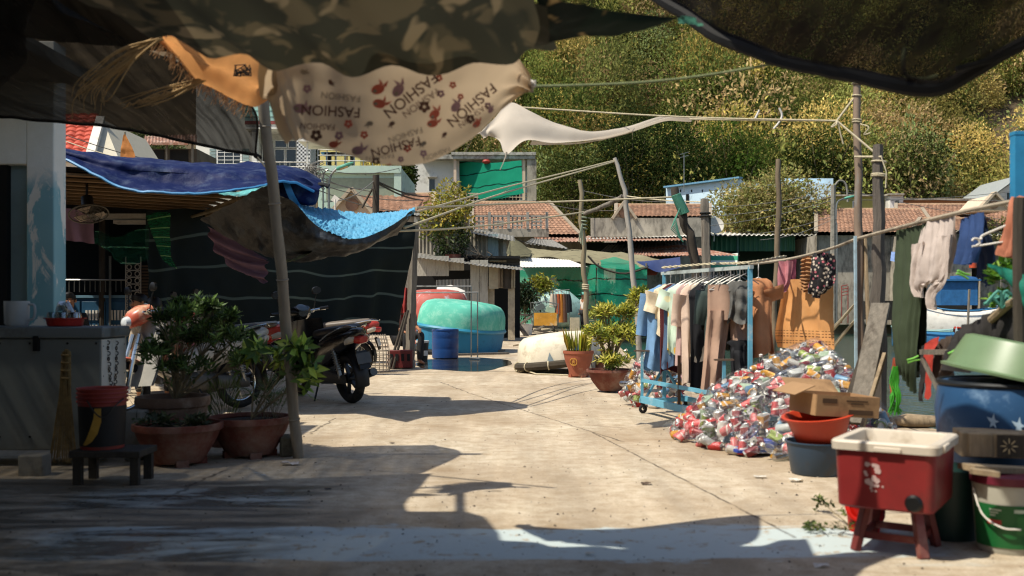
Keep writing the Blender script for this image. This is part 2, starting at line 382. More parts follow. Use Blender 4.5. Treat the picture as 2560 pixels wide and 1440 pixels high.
hill_leaf = M('hill_leaf', '#ffffff', .9, var=.05, scale=2, trans=.35, spec=.05, tint=True, world=True)
leaf_m = M('leaf', '#ffffff', .55, var=.08, scale=2, trans=.3, spec=.35, tint=True, world=True)
protos = []
for k in range(18):
    fs = []; big = k > 11
    for b in range(5):
        a = RNG.random() * 6.28; q = RNG.random() * .55 if b else 0
        fs.append(blob_leaves((math.cos(a) * q, math.sin(a) * q, .35 + RNG.random() * .35), (.62, .62, .58), 620 if big else 260, .062 if big else .10, .5, .5, .35, dn=.9, rn=.36))
    protos.append(np.concatenate(fs))
cols = ['#36411f', '#46502a', '#596234', '#6d7040', '#7c7848', '#8b824c', '#978a58', '#8f8060', '#6a7042', '#5f6b48']
VV, TT = [], []
y = 88.
while y < 150:
    x = -.12 * y - 3 + RNG.random() * 2
    while x < .56 * y:
        px, py = x + RNG.normal() * .9, y + RNG.normal() * .9
        s = .8 + 1.1 * RNG.random() + 2.2 * RNG.random() ** 4
        if noise.noise(Vector((px * .09, py * .09, 20))) > -.33:
            P = protos[RNG.integers(12) if s < 1.9 else 12 + RNG.integers(6)]; a = RNG.random() * 6.28; ca, sa = math.cos(a), math.sin(a)
            Q = P @ np.array([[ca, sa, 0], [-sa, ca, 0], [0, 0, 1]]) * np.array([s * 1.9, s * 1.9, s * (1.7 + 1.5 * RNG.random())]) + np.array([px, py, hz(px, py) - .3])
            w = noise.noise(Vector((px * .07, py * .07, 2))) * 3 + RNG.normal() * 1.6
            base = cols[int(np.clip(4.5 + w * 1.5, 0, 9)) if RNG.random() < .6 else RNG.integers(10)]; qf = .6 + .85 * RNG.random(); base = tuple(a * q * qf for a, q in zip((1.85, 1.75, 1.5), rgb(base)))
            VV.append(Q); TT.append(tints(len(Q), base, .13))
        x += 2.3 * (.75 + .5 * RNG.random())
    y += 2.2
o = fastmesh('hillside_scrub', np.concatenate(VV), 3, hill_leaf, tint=np.concatenate(TT))
tag(o, 'mixed green and yellow scrub covering the hillside', 'scrub', kind='stuff')

bark = M('pale_bark', '#85795f', .9, var=.3, scale=5, bump=.4)
def tree(label, base, crown, size, trunk_h, cols, nleaf, leaf, group=None, name='tree', blobs=9, tr=.12, spread=.5, trunk=True):
    """crown centre and (rx,ry,rz); trunk with limbs, crown of leaves in several uneven clumps"""
    base = Vector(base); crown = Vector(crown); r = T(name, label, 'tree' if name != 'shrub' else 'shrub', base, group); mb = MB()
    mb.tube([base, base.lerp(crown, .35) + Vector((tr, 0, 0)), base.lerp(crown, .85)], [tr, tr * .8, tr * .45], 8, smooth=7)
    fs, tt = [], []; rs = np.array(size)
    for b in range(blobs):
        d = unit(RNG.normal(size=3)); c = np.array(crown) + d * rs * spread * (0.3 + .7 * RNG.random()) * (1 if b else 0)
        f = blob_leaves(c, rs * (.42 + .22 * RNG.random()), nleaf // blobs, leaf, .5, .45, .45, gap=.35); fs.append(f); tt.append(tints(len(f), cols[RNG.integers(len(cols))], .22))
        s = base.lerp(crown, .45 + .3 * RNG.random()); mb.tube([s, s.lerp(Vector(c), .5) + Vector((0, 0, -.05 * rs[2])), Vector(c)], [tr * .5, tr * .35, tr * .12], 6)
    mb.build('trunk', bark, r); fastmesh('crown', np.concatenate(fs), 3, hill_leaf if base.y > 60 else leaf_m, r, np.concatenate(tt)); return r
tree('broad leafy olive green tree in front of the pale blue building', (24.5, 66, .3), W(1920, 520, 66), (3.7, 2.8, 2.35), 3, ['#98935a', '#85824a', '#a69c66'], 15000, .24, blobs=20, tr=.3, spread=.95)
TG = 'dark trees at the foot of the hill'
for px, py, Y, sz, cl, lb in ((1430, 440, 84, (3.2, 2.4, 3.2), ['#555a2a', '#3c4620'], 'drooping olive tree beside the house with the green balcony net'),
                          (1580, 420, 86, (3.4, 2.4, 3.6), ['#2c3a1c', '#3d4a24', '#252f16'], 'dark vine covered tree above the tiled roofs, left of the blue wall'),
                          (1700, 400, 87, (3.2, 2.4, 3.0), ['#34421d', '#2a3a1a'], 'dark green tree just above the sloping blue roof'),
                          (1830, 400, 87, (3., 2.4, 2.6), ['#4f6428', '#3c4c20'], 'bright green creeper covered tree behind the blue roof'),
                          (2060, 400, 88, (3.6, 2.4, 3.4), ['#3c4a22', '#55602c', '#2f3b1a'], 'shadowy tree behind the wooden clothes line posts'),
                          (2290, 420, 88, (3.8, 2.4, 3.2), ['#454d24', '#666a34', '#343c1c'], 'dark tree above the orange tiled roofs on the right'),
                          (1130, 330, 88, (3.6, 2.5, 3.6), ['#5f6429', '#4a5422'], 'yellowish tree rising behind the house with the green net')):
    p = W(px, py, Y); tree(lb, (p.x, Y, 2.5), p, [q * 1.15 for q in sz], 2, cl, 6500, .26, TG, blobs=18, spread=.95)
for px, py, Y, sz, lb in ((335, 360, 58, (1.6, 1.5, 1.3), 'leafy tree behind the orange flag'), (420, 385, 60, (1.6, 1.5, 1.0), 'dark green tree behind the brown shanty'),
                      (1016, 440, 62, (.9, 1, 2.2), 'dark narrow tree between the pale green block and the white house'), (800, 400, 58, (1.6, 1, 1.0), 'bare looking tree behind the rooftop terrace')):
    p = W(px, py, Y); tree(lb, (p.x, Y, 0), p, sz, 2, ['#3d4a22', '#4f5a2a'], 1500, .22, 'garden trees between the houses')
for k, (x0, y0, x1, y1) in enumerate(((2345, 330, 2375, 205), (2400, 300, 2432, 170), (2440, 290, 2470, 175), (2500, 300, 2545, 180), (2275, 320, 2290, 240), (2520, 260, 2556, 150), (2375, 345, 2384, 260))):
    Yb = 112 + k; a, b = W(x0, y0, Yb), W(x1, y1, Yb + 2); m = MB(); m.tube([a, a.lerp(b, .5) + Vector((.3, 0, 0)), b], [.16, .12, .05], 6, smooth=6)
    for q in (.55, .75): s = a.lerp(b, q); m.tube([s, s + Vector((.9 * (-1) ** k, .2, 1.0))], [.06, .02], 5)
    m.thing('bare_trunk', 'pale leafless trunk leaning on the upper right of the hill', 'dead tree', bark, 'bare pale trunks on the hill')
def rect(x0, y0, x1, y1, Y, d): a, b = W(x0, y1, Y), W(x1, y0, Y); return ((a.x + b.x) / 2, Y + d / 2, (a.z + b.z) / 2), (b.x - a.x, d, b.z - a.z)
def tiles(mb, p00, p10, p01, p11, col=.26, row=.32, amp=.05, mi=0):
    """roof of round tiles: p00-p10 the eave, p01-p11 the ridge"""
    p = [np.array(q, float) for q in (p00, p10, p01, p11)]; L = np.linalg.norm(p[1] - p[0]); S = np.linalg.norm(p[2] - p[0])
    nc, nr = max(3, int(L / col)), max(2, int(S / row)); nu = nc * 4 + 1; u = np.linspace(0, 1, nu)[None, :, None]
    vl = [v for r in range(nr) for v in (r / nr, (r + .92) / nr)] + [1.]; v = np.array(vl)[:, None, None]
    B = (p[0] * (1 - u) + p[1] * u) * (1 - v) + (p[2] * (1 - u) + p[3] * u) * v
    N = np.cross(p[1] - p[0], p[2] - p[0]); N /= np.linalg.norm(N); N = N if N[2] > 0 else -N
    wv = np.abs(np.sin(u[..., 0] * nc * math.pi)) ** .7 * amp; lift = np.array([(.0 if i % 2 else amp * .9) for i in range(len(vl))])[:, None]
    jit = RNG.normal(size=(len(vl), nu)) * amp * .12; B = B + N * ((wv + lift + jit)[..., None]); mb.grid(B, mi)
def corr(mb, p00, p10, p01, p11, pitch=.09, amp=.016, mi=0, nv=4, sag=0.):
    p = [np.array(q, float) for q in (p00, p10, p01, p11)]; L = np.linalg.norm(p[1] - p[0]); nu = int(L / pitch) * 4 + 5
    u = np.linspace(0, 1, nu)[None, :, None]; v = np.linspace(0, 1, nv)[:, None, None]
    B = (p[0] * (1 - u) + p[1] * u) * (1 - v) + (p[2] * (1 - u) + p[3] * u) * v
    N = np.cross(p[1] - p[0], p[2] - p[0]); N /= np.linalg.norm(N) + 1e-9
    B = B + N * (np.sin(u * L / pitch * 2 * math.pi) * amp); B[..., 2] -= (sag * np.sin(u * 3.1416) * np.sin(v * 3.1416))[..., 0]; mb.grid(B, mi)
tile_m = M('old_roof_tiles', '#96735c', .9, var=.35, scale=3.2, dirt=.5, dirtcol='#6b5445', dscale=1.3, world=True)
tile_new = M('bright_roof_tiles', '#a8452f', .6, var=.2, scale=4, world=True)
tin_m = M('weathered_tin', '#8c8a83', .5, .35, var=.25, scale=2, dirt=.35, dirtcol='#5b4a3b', world=True, stretch=(3, 3, .6))
whitetin = M('white_tin', '#d8d5cb', .5, var=.06, dirt=.2, world=True)
rusttin = M('rusty_tin', '#8a5d48', .75, .2, var=.35, scale=1.5, dirt=.5, dirtcol='#b0a496', world=True)
greentin = M('green_tin', '#24573f', .45, var=.15, scale=1, world=True)
plaster = M('white_plaster', '#d3d1c8', .85, var=.07, scale=.7, dirt=.25, dirtcol='#8a877c', dscale=.8, world=True)
mint = M('mint_plaster', '#a9c2b3', .85, var=.08, scale=.6, dirt=.2, world=True)
bluewall = M('pale_blue_plaster', '#b9d0dc', .8, var=.06, scale=.5, dirt=.15, dirtcol='#7c8c94', world=True)
greywall = M('grey_weathered_wall', '#a09889', .9, var=.25, scale=1.2, dirt=.45, dirtcol='#3f3a33', world=True, stretch=(1, 1, .4))
glass = M('dark_glass', '#151b1e', .12, spec=.6, var=.1); dark = M('dark_void', '#0d0d0d', .9, var=.2)
shutter = M('grey_blue_shutter', '#7d918f', .6, var=.08); whitefr = M('white_frame', '#d2d2cc', .5, var=.05)
netgreen = M('green_shade_net', '#12876a', .75, var=.12, scale=2, trans=.45, world=True)
yellowp = M('yellow_wall', '#cfc07a', .8, var=.08); teal_clap = M('teal_clapboard', '#8fb5ac', .7, var=.06)
creamcol = M('cream_column', '#c9b49c', .8, var=.1)
def B(mb, x0, y0, x1, y1, Y, d=.1, mi=0): c, s = rect(x0, y0, x1, y1, Y, d); return mb.box(c, s, mi=mi)
def house(name, label, x0, x1, Y): return T(name, label, 'house' if name.endswith('house') else 'building', (W((x0 + x1) / 2, HY, Y).x, Y, 0), None)
def wall(r, x0, y0, x1, Y, d, m):
    a, b = W(x0, y0, Y), W(x1, y0, Y); mb = MB(); mb.box(((a.x + b.x) / 2, Y + d / 2, a.z / 2), (b.x - a.x, d, a.z)); return mb.build('wall', m, r)
def window(r, x0, y0, x1, y1, Y, grille=0, frame=whitefr, name='window'):
    c, s = rect(x0, y0, x1, y1, Y - .04, .04); mb = MB(); w = max(.05, s[0] * .07)
    for k in (-1, 1): mb.box((c[0] + k * (s[0] - w) / 2, c[1], c[2]), (w, .06, s[2])); mb.box((c[0], c[1] - .003, c[2] + k * (s[2] - w) / 2), (s[0], .06, w))
    for i in range(grille): mb.box((c[0], c[1] - .03, c[2] - s[2] / 2 + s[2] * (i + 1) / (grille + 1)), (s[0], .02, .03))
    if grille:
        for k in (-.17, .17): mb.box((c[0] + k * s[0], c[1] - .035, c[2]), (.03, .02, s[2]))
    f = mb.build(name, frame, r); mb = MB(); mb.box((c[0], c[1] + .015, c[2]), (s[0] - w, .02, s[2] - w)); mb.build('pane', glass, f); return f
def railing(r, pts, h, n, m=steel, bars=2, name='railing'):
    mb = MB(); P = [Vector(p) for p in pts]
    for a, b in zip(P, P[1:]):
        for k in range(bars + 1): z = Vector((0, 0, h * (k + 1) / (bars + 1))); mb.tube([a + z, b + z], .03, 6)
        for i in range(n + 1): q = a.lerp(b, i / n); mb.tube([q, q + Vector((0, 0, h))], .025, 6)
    return mb.build(name, m, r)

r = house('white_house', 'white two storey house with shuttered window and balcony doors behind the blue tarpaulin', 490, 790, 55); Y = 55
wall(r, 490, 180, 640, Y, 8, plaster); mb = MB()
c, s = rect(640, 300, 800, 180, Y + .6, 7); B(mb, 640, 345, 775, 450, Y + 1.2, 6); B(mb, 640, 310, 775, 345, Y + 1.19, 6); mb.build('back_wall', plaster, r)
mb = MB(); B(mb, 612, 150, 780, 302, Y - .6, .5)
for i in range(9): B(mb, 612, 170 + i * 15, 780, 171 + i * 15, Y - .63, .05)
mb.build('clapboard_front', teal_clap, r); mb = MB(); B(mb, 612, 302, 780, 310, Y - .7, .7); mb.build('red_band', M('dull_red_paint', '#7d3a38', .7), r)
mb = MB(); B(mb, 612, 310, 780, 322, Y - .65, 1.8); B(mb, 630, 322, 642, 450, Y - .6, .4); mb.build('balcony_beam', plaster, r)
window(r, 540, 372, 605, 428, Y, 5)
for x in (524, 607): mb = MB(); [B(mb, x, 372 + i * 8, x + 15, 378.5 + i * 8, Y - .08, .05) for i in range(7)]; mb.build('shutter', shutter, r)
for x0, x1 in ((655, 684), (686, 712), (714, 742)): window(r, x0, 372, x1, 430, Y + 1.15, 0, name='balcony_door')
for x0, x1 in ((655, 684), (686, 718), (720, 742)): window(r, x0, 350, x1, 370, Y + 1.15, 0, name='fanlight')
chk = NT('checker_tiles'); ck = chk.n('ShaderNodeTexChecker', Scale=9.5); ck.inputs[1].default_value = (.62, .62, .6, 1); ck.inputs[2].default_value = (.05, .05, .05, 1)
chk.l(chk.coord(True), ck.inputs[0]); pp = chk.n('ShaderNodeBsdfPrincipled', Roughness=.5); chk.l(ck.outputs[0], pp.inputs[0]); chk.l(pp.outputs[0], chk.out.inputs[0])
mb = MB(); B(mb, 742, 340, 776, 442, Y - .5, 1.6); mb.build('checkered_pillar', chk.m, r)
railing(r, [W(600, 440, Y - .8), W(775, 440, Y - .8)], .75, 7)
mb = MB(); B(mb, 490, 438, 800, 470, Y - .9, 1.0); mb.build('balcony_slab', plaster, r)
r = house('pale_green_building', 'pale green flat roofed block with a railed roof terrace', 795, 1000, 48); Y = 48
wall(r, 795, 418, 1002, Y, 7, mint); mb = MB(); B(mb, 792, 414, 1003, 432, Y - .25, .25); B(mb, 985, 432, 1003, 500, Y - .2, .2); mb.build('parapet', M('mint_trim', '#a9bfb0', .8, var=.06), r)
mb = MB(); B(mb, 815, 445, 985, 500, Y - .03, .03); mb.build('recessed_panel', M('olive_panel', '#86917e', .85, var=.1), r)
railing(r, [W(795, 416, Y + .2), W(1000, 416, Y + .2)], .8, 9); mb = MB(); B(mb, 800, 350, 860, 414, Y + 3.2, .3); B(mb, 870, 380, 900, 414, Y + 3.1, .3); mb.build('terrace_wall', yellowp, r)
mb = MB(); a, b = W(760, 352, Y + .5), W(800, 352, Y + .5); mb.box(((a.x + b.x) / 2, Y + 1.5, a.z), (1.3, 2.4, .12)); B(mb, 766, 356, 770, 416, Y + .5, .1); mb.build('porch_roof', plaster, r)
for i, (x, cc) in enumerate(((816, '#3a87b8'), (838, '#1d1d1d'), (862, '#d8d0c0'), (885, '#3a87b8'))):
    p = W(x, 390, Y + 1.6); mb = MB(); mb.lathe([(.02, -.02), (.16, .0), (.3, .16), (.28, .16), (.15, .02)], p, 16); mb.tube([p, p + Vector((0, 0, -.45))], .03, 6)
    mb.thing('terrace_planter', {0: 'blue bowl nearest the porch on the roof terrace', 1: 'black bowl on the roof terrace', 2: 'cream bowl on the roof terrace', 3: 'blue bowl farthest along the roof terrace'}[i], 'planter', M('bowl' + cc, cc, .5), 'bowls on stands along the roof terrace')
p = W(852, 414, Y + 1); mb = MB(); mb.box(p + Vector((0, 0, .55)), (1.5, .6, .1)); [mb.box(p + Vector((k * .55, 0, .26)), (.1, .5, .52)) for k in (-1, 1)]
mb.thing('terrace_table', 'black table standing on the roof terrace', 'table', dark)
r = house('balcony_house', 'tall grey house with a green net hung across its columned balcony', 1030, 1340, 65); Y = 65
mb = MB(); a, b = W(1030, 395, Y), W(1148, 395, Y); mb.box(((a.x + b.x) / 2, Y + 4, a.z / 2), (b.x - a.x, 8, a.z)); a2, b2 = W(1148, 395, Y), W(1338, 395, Y)
mb.box(((a2.x + b2.x) / 2, Y + 5.2, a2.z / 2), (b2.x - a2.x, 5, a2.z - .01)); mb.build('wall', plaster, r)
mb = MB(); B(mb, 1050, 386, 1338, 397, Y - .9, 8.5); B(mb, 1128, 380, 1340, 387, Y - 1.0, 8.7); B(mb, 1120, 500, 1340, 512, Y - .9, 3.2); mb.build('roof', M('stained_roof_slab', '#a9a79c', .9, var=.15, scale=2, dirt=.5, dirtcol='#4a463e', world=True), r)
for x in (1134, 1306): mb = MB(); B(mb, x, 397, x + 7, 500, Y - .7, .2); mb.build('column', creamcol, r)
mb = MB(); B(mb, 1318, 397, 1341, 500, Y - .8, .3); mb.build('end_pier', greywall, r)
window(r, 1071, 446, 1089, 480, Y); mb = MB(); B(mb, 1068, 438, 1092, 442, Y - .5, .5); mb.build('window_hood', plaster, r)
mb = MB(); B(mb, 1142, 420, 1300, 500, Y + 2.4, .2); mb.build('doorway', dark, r)
railing(r, [W(1140, 503, Y - .6), W(1335, 503, Y - .6)], .5, 22, M('cream_rail', '#b5a58f', .7), 1)
n1 = [[W(x, y, Y + .4 - (x - 1144) * .02) for x, y in row] for row in (((1144, 402), (1225, 407), (1304, 401)), ((1150, 450), (1228, 455), (1306, 446)), ((1158, 478), (1225, 487), (1308, 472)), ((1166, 490), (1230, 499), (1310, 483)))]
st = NT('striped_green_net'); co = st.coord(True); wv = st.n('ShaderNodeTexWave', _bands_direction='Z', Scale=.55); st.l(co, wv.inputs['Vector'])
def netmat(name, base, line, scale, trans=.4, alpha=1., dist=1.2):
    t = NT(name); co = t.coord(True); sg = t.n('ShaderNodeCombineXYZ'); t.l(t.math('MULTIPLY', t.noise(co, .55, 2), .55), sg.inputs[2]); va = t.n('ShaderNodeVectorMath'); t.l(co, va.inputs[0]); t.l(sg.outputs[0], va.inputs[1]); co = va.outputs[0]; wv = t.n('ShaderNodeTexWave', _bands_direction='Z', Scale=scale, Distortion=dist); wv.inputs['Detail Scale'].default_value = .35; t.l(co, wv.inputs['Vector'])
    c = t.mix(t.ramp(wv.outputs['Fac'], [(.975, 0), (.99, 1)]), t.mix(t.noise(co, .8, 4), base, tuple(x * .72 for x in rgb(base))), line)
    p = t.n('ShaderNodeBsdfPrincipled', Roughness=.8); p.inputs['Specular IOR Level'].default_value = .2; t.l(c, p.inputs[0]); tr = t.n('ShaderNodeBsdfTranslucent'); t.l(c, tr.inputs[0])
    m = t.n('ShaderNodeMixShader', Fac=trans); t.l(p.outputs[0], m.inputs[1]); t.l(tr.outputs[0], m.inputs[2]); sh = m.outputs[0]
    if alpha < 1:
        nn = t.noise(co, 14, 2, .5, (1, 1, 5)); tp = t.n('ShaderNodeBsdfTransparent'); m2 = t.n('ShaderNodeMixShader'); t.l(t.ramp(nn, [(.3, alpha - .15), (.7, min(1, alpha + .1))]), m2.inputs[0])
        t.l(tp.outputs[0], m2.inputs[1]); t.l(sh, m2.inputs[2]); sh = m2.outputs[0]
    t.l(sh, t.out.inputs[0]); return t.m
net_balc = netmat('balcony_net', '#22ab86', '#0a3d33', .36, .5, 1., 1.5); net_wall = netmat('net_fence', '#3fd4a8', '#0d4a3c', .42, .5, .66)
mb = MB().grid(sheet(n1, 40, 24, .05, .8)); mb.thing('balcony_net', 'green striped shade net hung across the balcony of the grey house', 'shade net', net_balc)
p = W(1216, 404, Y - 1.1); mb = MB(); mb.lathe([(.02, .0), (.2, .03), (.28, .14), (.2, .26), (.03, .3)], p - Vector((0, 0, .15)), 14); mb.thing('paper_lantern', 'red lantern hanging above the green balcony net', 'lantern', M('lantern_red', '#8d2d22', .6))

def gable_house(label, x0, x1, ye, yr, Y, ridge_in=(0, 0), m=tile_m, wy=None, name='tiled_house', depth=4.5, gable=None):
    """long house seen from its eave side; x0..x1 at the eave, ye eave and yr ridge height in the picture"""
    r = house(name, label, x0, x1, Y); a, b = W(x0, ye, Y), W(x1, ye, Y); c, d = W(x0 + ridge_in[0], yr, Y + depth), W(x1 - ridge_in[1], yr, Y + depth)
    mb = MB(); tiles(mb, a, b, c, d); bk = Vector((0, depth, -(c.z - a.z))); mb.add([c, d, d + bk, c + bk], [(0, 1, 2, 3)]); mb.build('roof', m, r)
    mb = MB(); mb.tube([c, d], .11, 8); mb.build('ridge', M('ridge_mortar', '#a08468', .9, var=.2), r)
    mb = MB(); mb.box(((a.x + b.x) / 2, Y + .5 + depth, (a.z - .1) / 2), (b.x - a.x - .3, depth * 2 - .4, a.z - .1)); w = mb.build('wall', greywall, r)
    for P0, P1 in ((a, c), (b, d)):
        mb = MB(); P0 = Vector(P0); P1 = Vector(P1); mb.bar(P0 + Vector((0, 0, .05)), P1 + Vector((0, 0, .08)), .22, .14); mb.build('verge', M('verge_mortar', '#8f8371', .9, var=.2), r)
        e = P1 + bk; dv = Vector((.05, 0, 0)); mb = MB(); mb.add([P0 + dv, P1 + dv, e + dv, Vector((e.x, e.y, 0)), Vector((P0.x, P0.y, 0))], [(0, 1, 2, 3, 4)]); mb.build('gable_wall', greywall, r)
    if gable:
        gx, gy0, gy1, gw = gable; q = W(gx, gy1, Y - 1.0); q2 = W(gx + gw, gy0, Y - 1.0); hw = q2.x - q.x; hh = q.z - q2.z; mb = MB()
        mb.prism([(-hw, 0), (hw, 0), (0, hh)], (0, 3.4, 0), ((q.x, Y - .9, q2.z), (1, 0, 0), (0, 0, 1))); mb.build('dormer_gable', creamcol, r); mb = MB()
        for k in (-1, 1): mb.bar((q.x, Y - 1, q.z + .12), (q.x + k * hw * 1.15, Y - 1, q2.z - .05), .5, .14)
        mb.build('gable_trim', M('gable_trim', '#a99a84', .85, var=.15), r); mb = MB(); mb.lathe([(.28, 0), (.28, .1), (.02, .1)], (q.x, Y - .95, q2.z + hh * .35), 16, rot=Matrix.Rotation(R(90), 3, 'X')); mb.build('gable_vent', tile_m, r)
    return r
gable_house('low tiled house with an ornate gable behind the blue tarpaulin', 880, 1085, 532, 487, 44, (0, 0), gable=(880, 530, 478, 46))
gable_house('weathered tiled house behind the grey balustrade', 1180, 1450, 588, 507, 57, (0, 78))
gable_house('sunlit tiled house above the rusty tin sheets', 1540, 1775, 543, 513, 58, (0, 0), gable=(1560, 545, 510, 26))
gable_house('long tiled house right of the leafy tree', 2040, 2345, 582, 524, 60, (0, 40))
gable_house('orange tiled house behind the laundry line', 2240, 2640, 572, 512, 64, (0, 0), gable=(2485, 525, 486, 36))
gable_house('small tiled house low behind the laundry line', 2280, 2450, 578, 548, 57, (20, 20))
mb = MB(); B(mb, 1478, 545, 1770, 592, 57, .4); mb.thing('low_wall', 'stained grey wall below the sunlit tiled house', 'wall', greywall)
r = T('balustrade', 'ornate grey concrete balustrade in front of the weathered tiled house', 'balustrade', W(1270, 590, 55.5)); mb = MB(); B(mb, 1168, 572, 1372, 592, 55.5, .6); mb.build('base', greywall, r)
mb = MB(); B(mb, 1168, 538, 1368, 542, 55.5, .25)
for i in range(5):
    x = 1172 + i * 48; B(mb, x, 530, x + 7, 572, 55.45, .3)
    if i < 4:
        for k in range(3): B(mb, x + 12 + k * 11, 542, x + 16 + k * 11, 572, 55.55, .12)
        B(mb, x + 12, 552, x + 40, 556, 55.53, .1); B(mb, x + 12, 561, x + 40, 565, 55.53, .1)
mb.build('pillars', M('pale_cement', '#9b978d', .9, var=.2, dirt=.4), r)
r = house('red_roof_house', 'house with bright red tiled roof and a white gable behind the shed', 100, 300, 32); Y = 32; mb = MB()
tiles(mb, W(90, 400, Y), W(222, 400, Y), W(95, 290, Y + 3), W(248, 290, Y + 3), .28, .36, .06); mb.build('roof', tile_new, r)
mb = MB(); A0, P0, C0 = W(232, 405, Y), W(258, 300, Y + 2.5), W(300, 405, Y + .2); mb.add([A0, C0, P0, A0 + Vector((0, 5, 0)), C0 + Vector((0, 5, 0)), P0 + Vector((0, 4, 0))], [(0, 1, 2), (3, 5, 4), (0, 2, 5, 3), (1, 4, 5, 2)]); mb.build('gable_wall', M('cream_gable', '#b5ae9a', .85, var=.06), r)
mb = MB(); mb.bar(W(224, 400, Y - .2), W(252, 300, Y + 2.3), .26, .3); mb.build('verge', white_paint, r); mb = MB(); a, b = W(60, 398, Y), W(300, 398, Y); mb.box(((a.x + b.x) / 2, Y + 3.5, a.z / 2), (b.x - a.x, 6, a.z - .1)); mb.build('wall', plaster, r)
r = house('shanty_house', 'brown patched timber shanty with dark openings behind the blue tarpaulin', 370, 490, 45); Y = 45; mb = MB(); B(mb, 365, 372, 492, 440, Y, 3); mb.build('wall', M('shanty_board', '#4c443a', .9, var=.35, scale=1.5, world=True), r)
mb = MB(); corr(mb, W(360, 362, Y - .6), W(492, 358, Y - .6), W(362, 340, Y + 2), W(492, 336, Y + 2), .15, .03); B(mb, 380, 356, 470, 362, Y - .7, .1); mb.build('roof', rusttin, r)
for x0, x1 in ((375, 410), (425, 470)): mb = MB(); B(mb, x0, 375, x1, 410, Y - .03, .03); mb.build('opening', dark, r)
for x in (414, 478): mb = MB(); B(mb, x, 358, x + 4, 440, Y - .3, .12); mb.build('post', greywood, r)
def flag(label, pts, Y, m, wr=.02): mb = MB().grid(sheet([[W(x, y, Y) for x, y in row] for row in pts], 14, 16, wr, 6)); return mb.thing('flag', label, 'flag', m)
orange = M('orange_cloth', '#c98446', .75, var=.12, scale=5, trans=.4)
flag('triangular orange flag behind the blue tarpaulin', (((308, 338), (311, 335), (314, 338)), ((302, 375), (315, 368), (332, 372)), ((300, 400), (320, 398), (342, 404))), 20, orange)
mb = MB(); mb.tube([W(312, 330, 20.05), W(316, 470, 20.05)], .018, 6); mb.thing('flag_stick', 'thin stick carrying the orange flag', 'stick', bamboo)
r = house('pale_blue_building', 'pale blue building with sloping parapet at the foot of the hill', 1665, 2085, 76); Y = 76
mb = MB(); q = [W(x, y, Yq) for x, y, Yq in ((1665, 470, 79), (1850, 446, 74), (1850, 560, 74), (1665, 560, 79))]; mb.add(q + [v + Vector((2.5, 7, 0)) for v in q], [(0, 3, 2, 1), (0, 1, 5, 4), (1, 2, 6, 5), (0, 4, 7, 3)]); mb.build('wall', bluewall, r)
mb = MB(); mb.bar(W(1663, 468, 79 - .2), W(1852, 444, 74 - .2), .5, .12); mb.build('roof_edge', M('blue_edge', '#5d8aa5', .6), r)
mb = MB(); B(mb, 1850, 458, 2083, 560, Y - .5, 6); B(mb, 1960, 446, 2083, 458, Y + 1, 5); mb.build('annexe_wall', bluewall, r)
mb = MB(); B(mb, 1716, 485, 1722, 520, 77.3, .3); [B(mb, x, 474, x + 3, 480, 79 - (x - 1665) / 37 - .15, .3) for x in (1700, 1728, 1755)]; mb.build('wall_vents', dark, r)
for nm, lb, (x0, y0, x1, y1), Y, m in (('olive_building', 'yellow green building beside the power pole', (2085, 490, 2225, 560), 72, M('olive_yellow', '#8d8a4a', .8, var=.1)), ('ochre_building', 'long ochre roofed building behind the tiled roofs', (2255, 500, 2475, 560), 72, M('ochre_plaster', '#9b7350', .8, var=.12)), ('grey_shed_building', 'small white walled building left of the ochre roof', (2225, 487, 2258, 560), 71, plaster)):
    r = house(nm, lb, x0, x1, Y); wall(r, x0, y0, x1, Y, 4, m); mb = MB(); B(mb, x0 - 3, y0 - 4, x1 + 3, y0, Y - .3, 4.6); mb.build('roof', greywall, r); window(r, (x0 * 2 + x1) / 3, y0 + 12, (x0 * 2 + x1) / 3 + 14, y0 + 32, Y)
r = house('gabled_white_house', 'white gabled house at the far right foot of the hill', 2470, 2570, 80); Y = 80; mb = MB(); q = [(2470, 560), (2640, 560), (2640, 500), (2555, 440), (2470, 498)]
mb.prism([tuple((W(x, y, Y).x, W(x, y, Y).z)) for x, y in q], (0, 6, 0), ((0, Y, 0), (1, 0, 0), (0, 0, 1))); mb.build('wall', plaster, r)
mb = MB(); a, b, c = W(2462, 503, Y - .5), W(2555, 436, Y - .5), W(2650, 503, Y - .5)
for p, q in ((a, b), (b, c)): mb.add([p, q, q + Vector((0, 7, 0)), p + Vector((0, 7, 0))], [(0, 1, 2, 3)])
mb.build('roof', M('grey_sheet', '#8d9290', .6, var=.1), r); window(r, 2515, 480, 2535, 505, Y)
r = house('green_market_building', 'long green tin walled building with a white roof edge across the water', 1700, 2640, 63); Y = 63
mb = MB(); corr(mb, W(1705, 628, Y), W(1988, 628, Y), W(1705, 590, Y), W(1988, 590, Y), .3, .05); mb.build('awning_panel', greentin, r)
mb = MB(); B(mb, 1700, 586, 2660, 745, Y + 2.2, 5); mb.build('wall', M('dark_green_wall', '#122a20', .8, var=.3, scale=.6, world=True), r)
mb = MB(); corr(mb, W(1690, 588, Y - .8), W(2660, 588, Y - .8), W(1690, 578, Y + 6), W(2660, 578, Y + 6), .3, .05); mb.build('roof', whitetin, r)
for x in (1708, 1842, 2090, 2150, 2250, 2330): mb = MB(); B(mb, x, 590, x + 5, 745, Y - .1, .15); mb.build('post', M('green_post', '#3c5a50', .6), r)
mb = MB(); [B(mb, 1985 + i * 14, 668, 1990 + i * 14, 735, Y + 1.5, .05) for i in range(8)]; B(mb, 1980, 690, 2100, 694, Y + 1.4, .05); mb.build('plank_screen', M('warm_planks', '#6d573a', .8, var=.3), r)
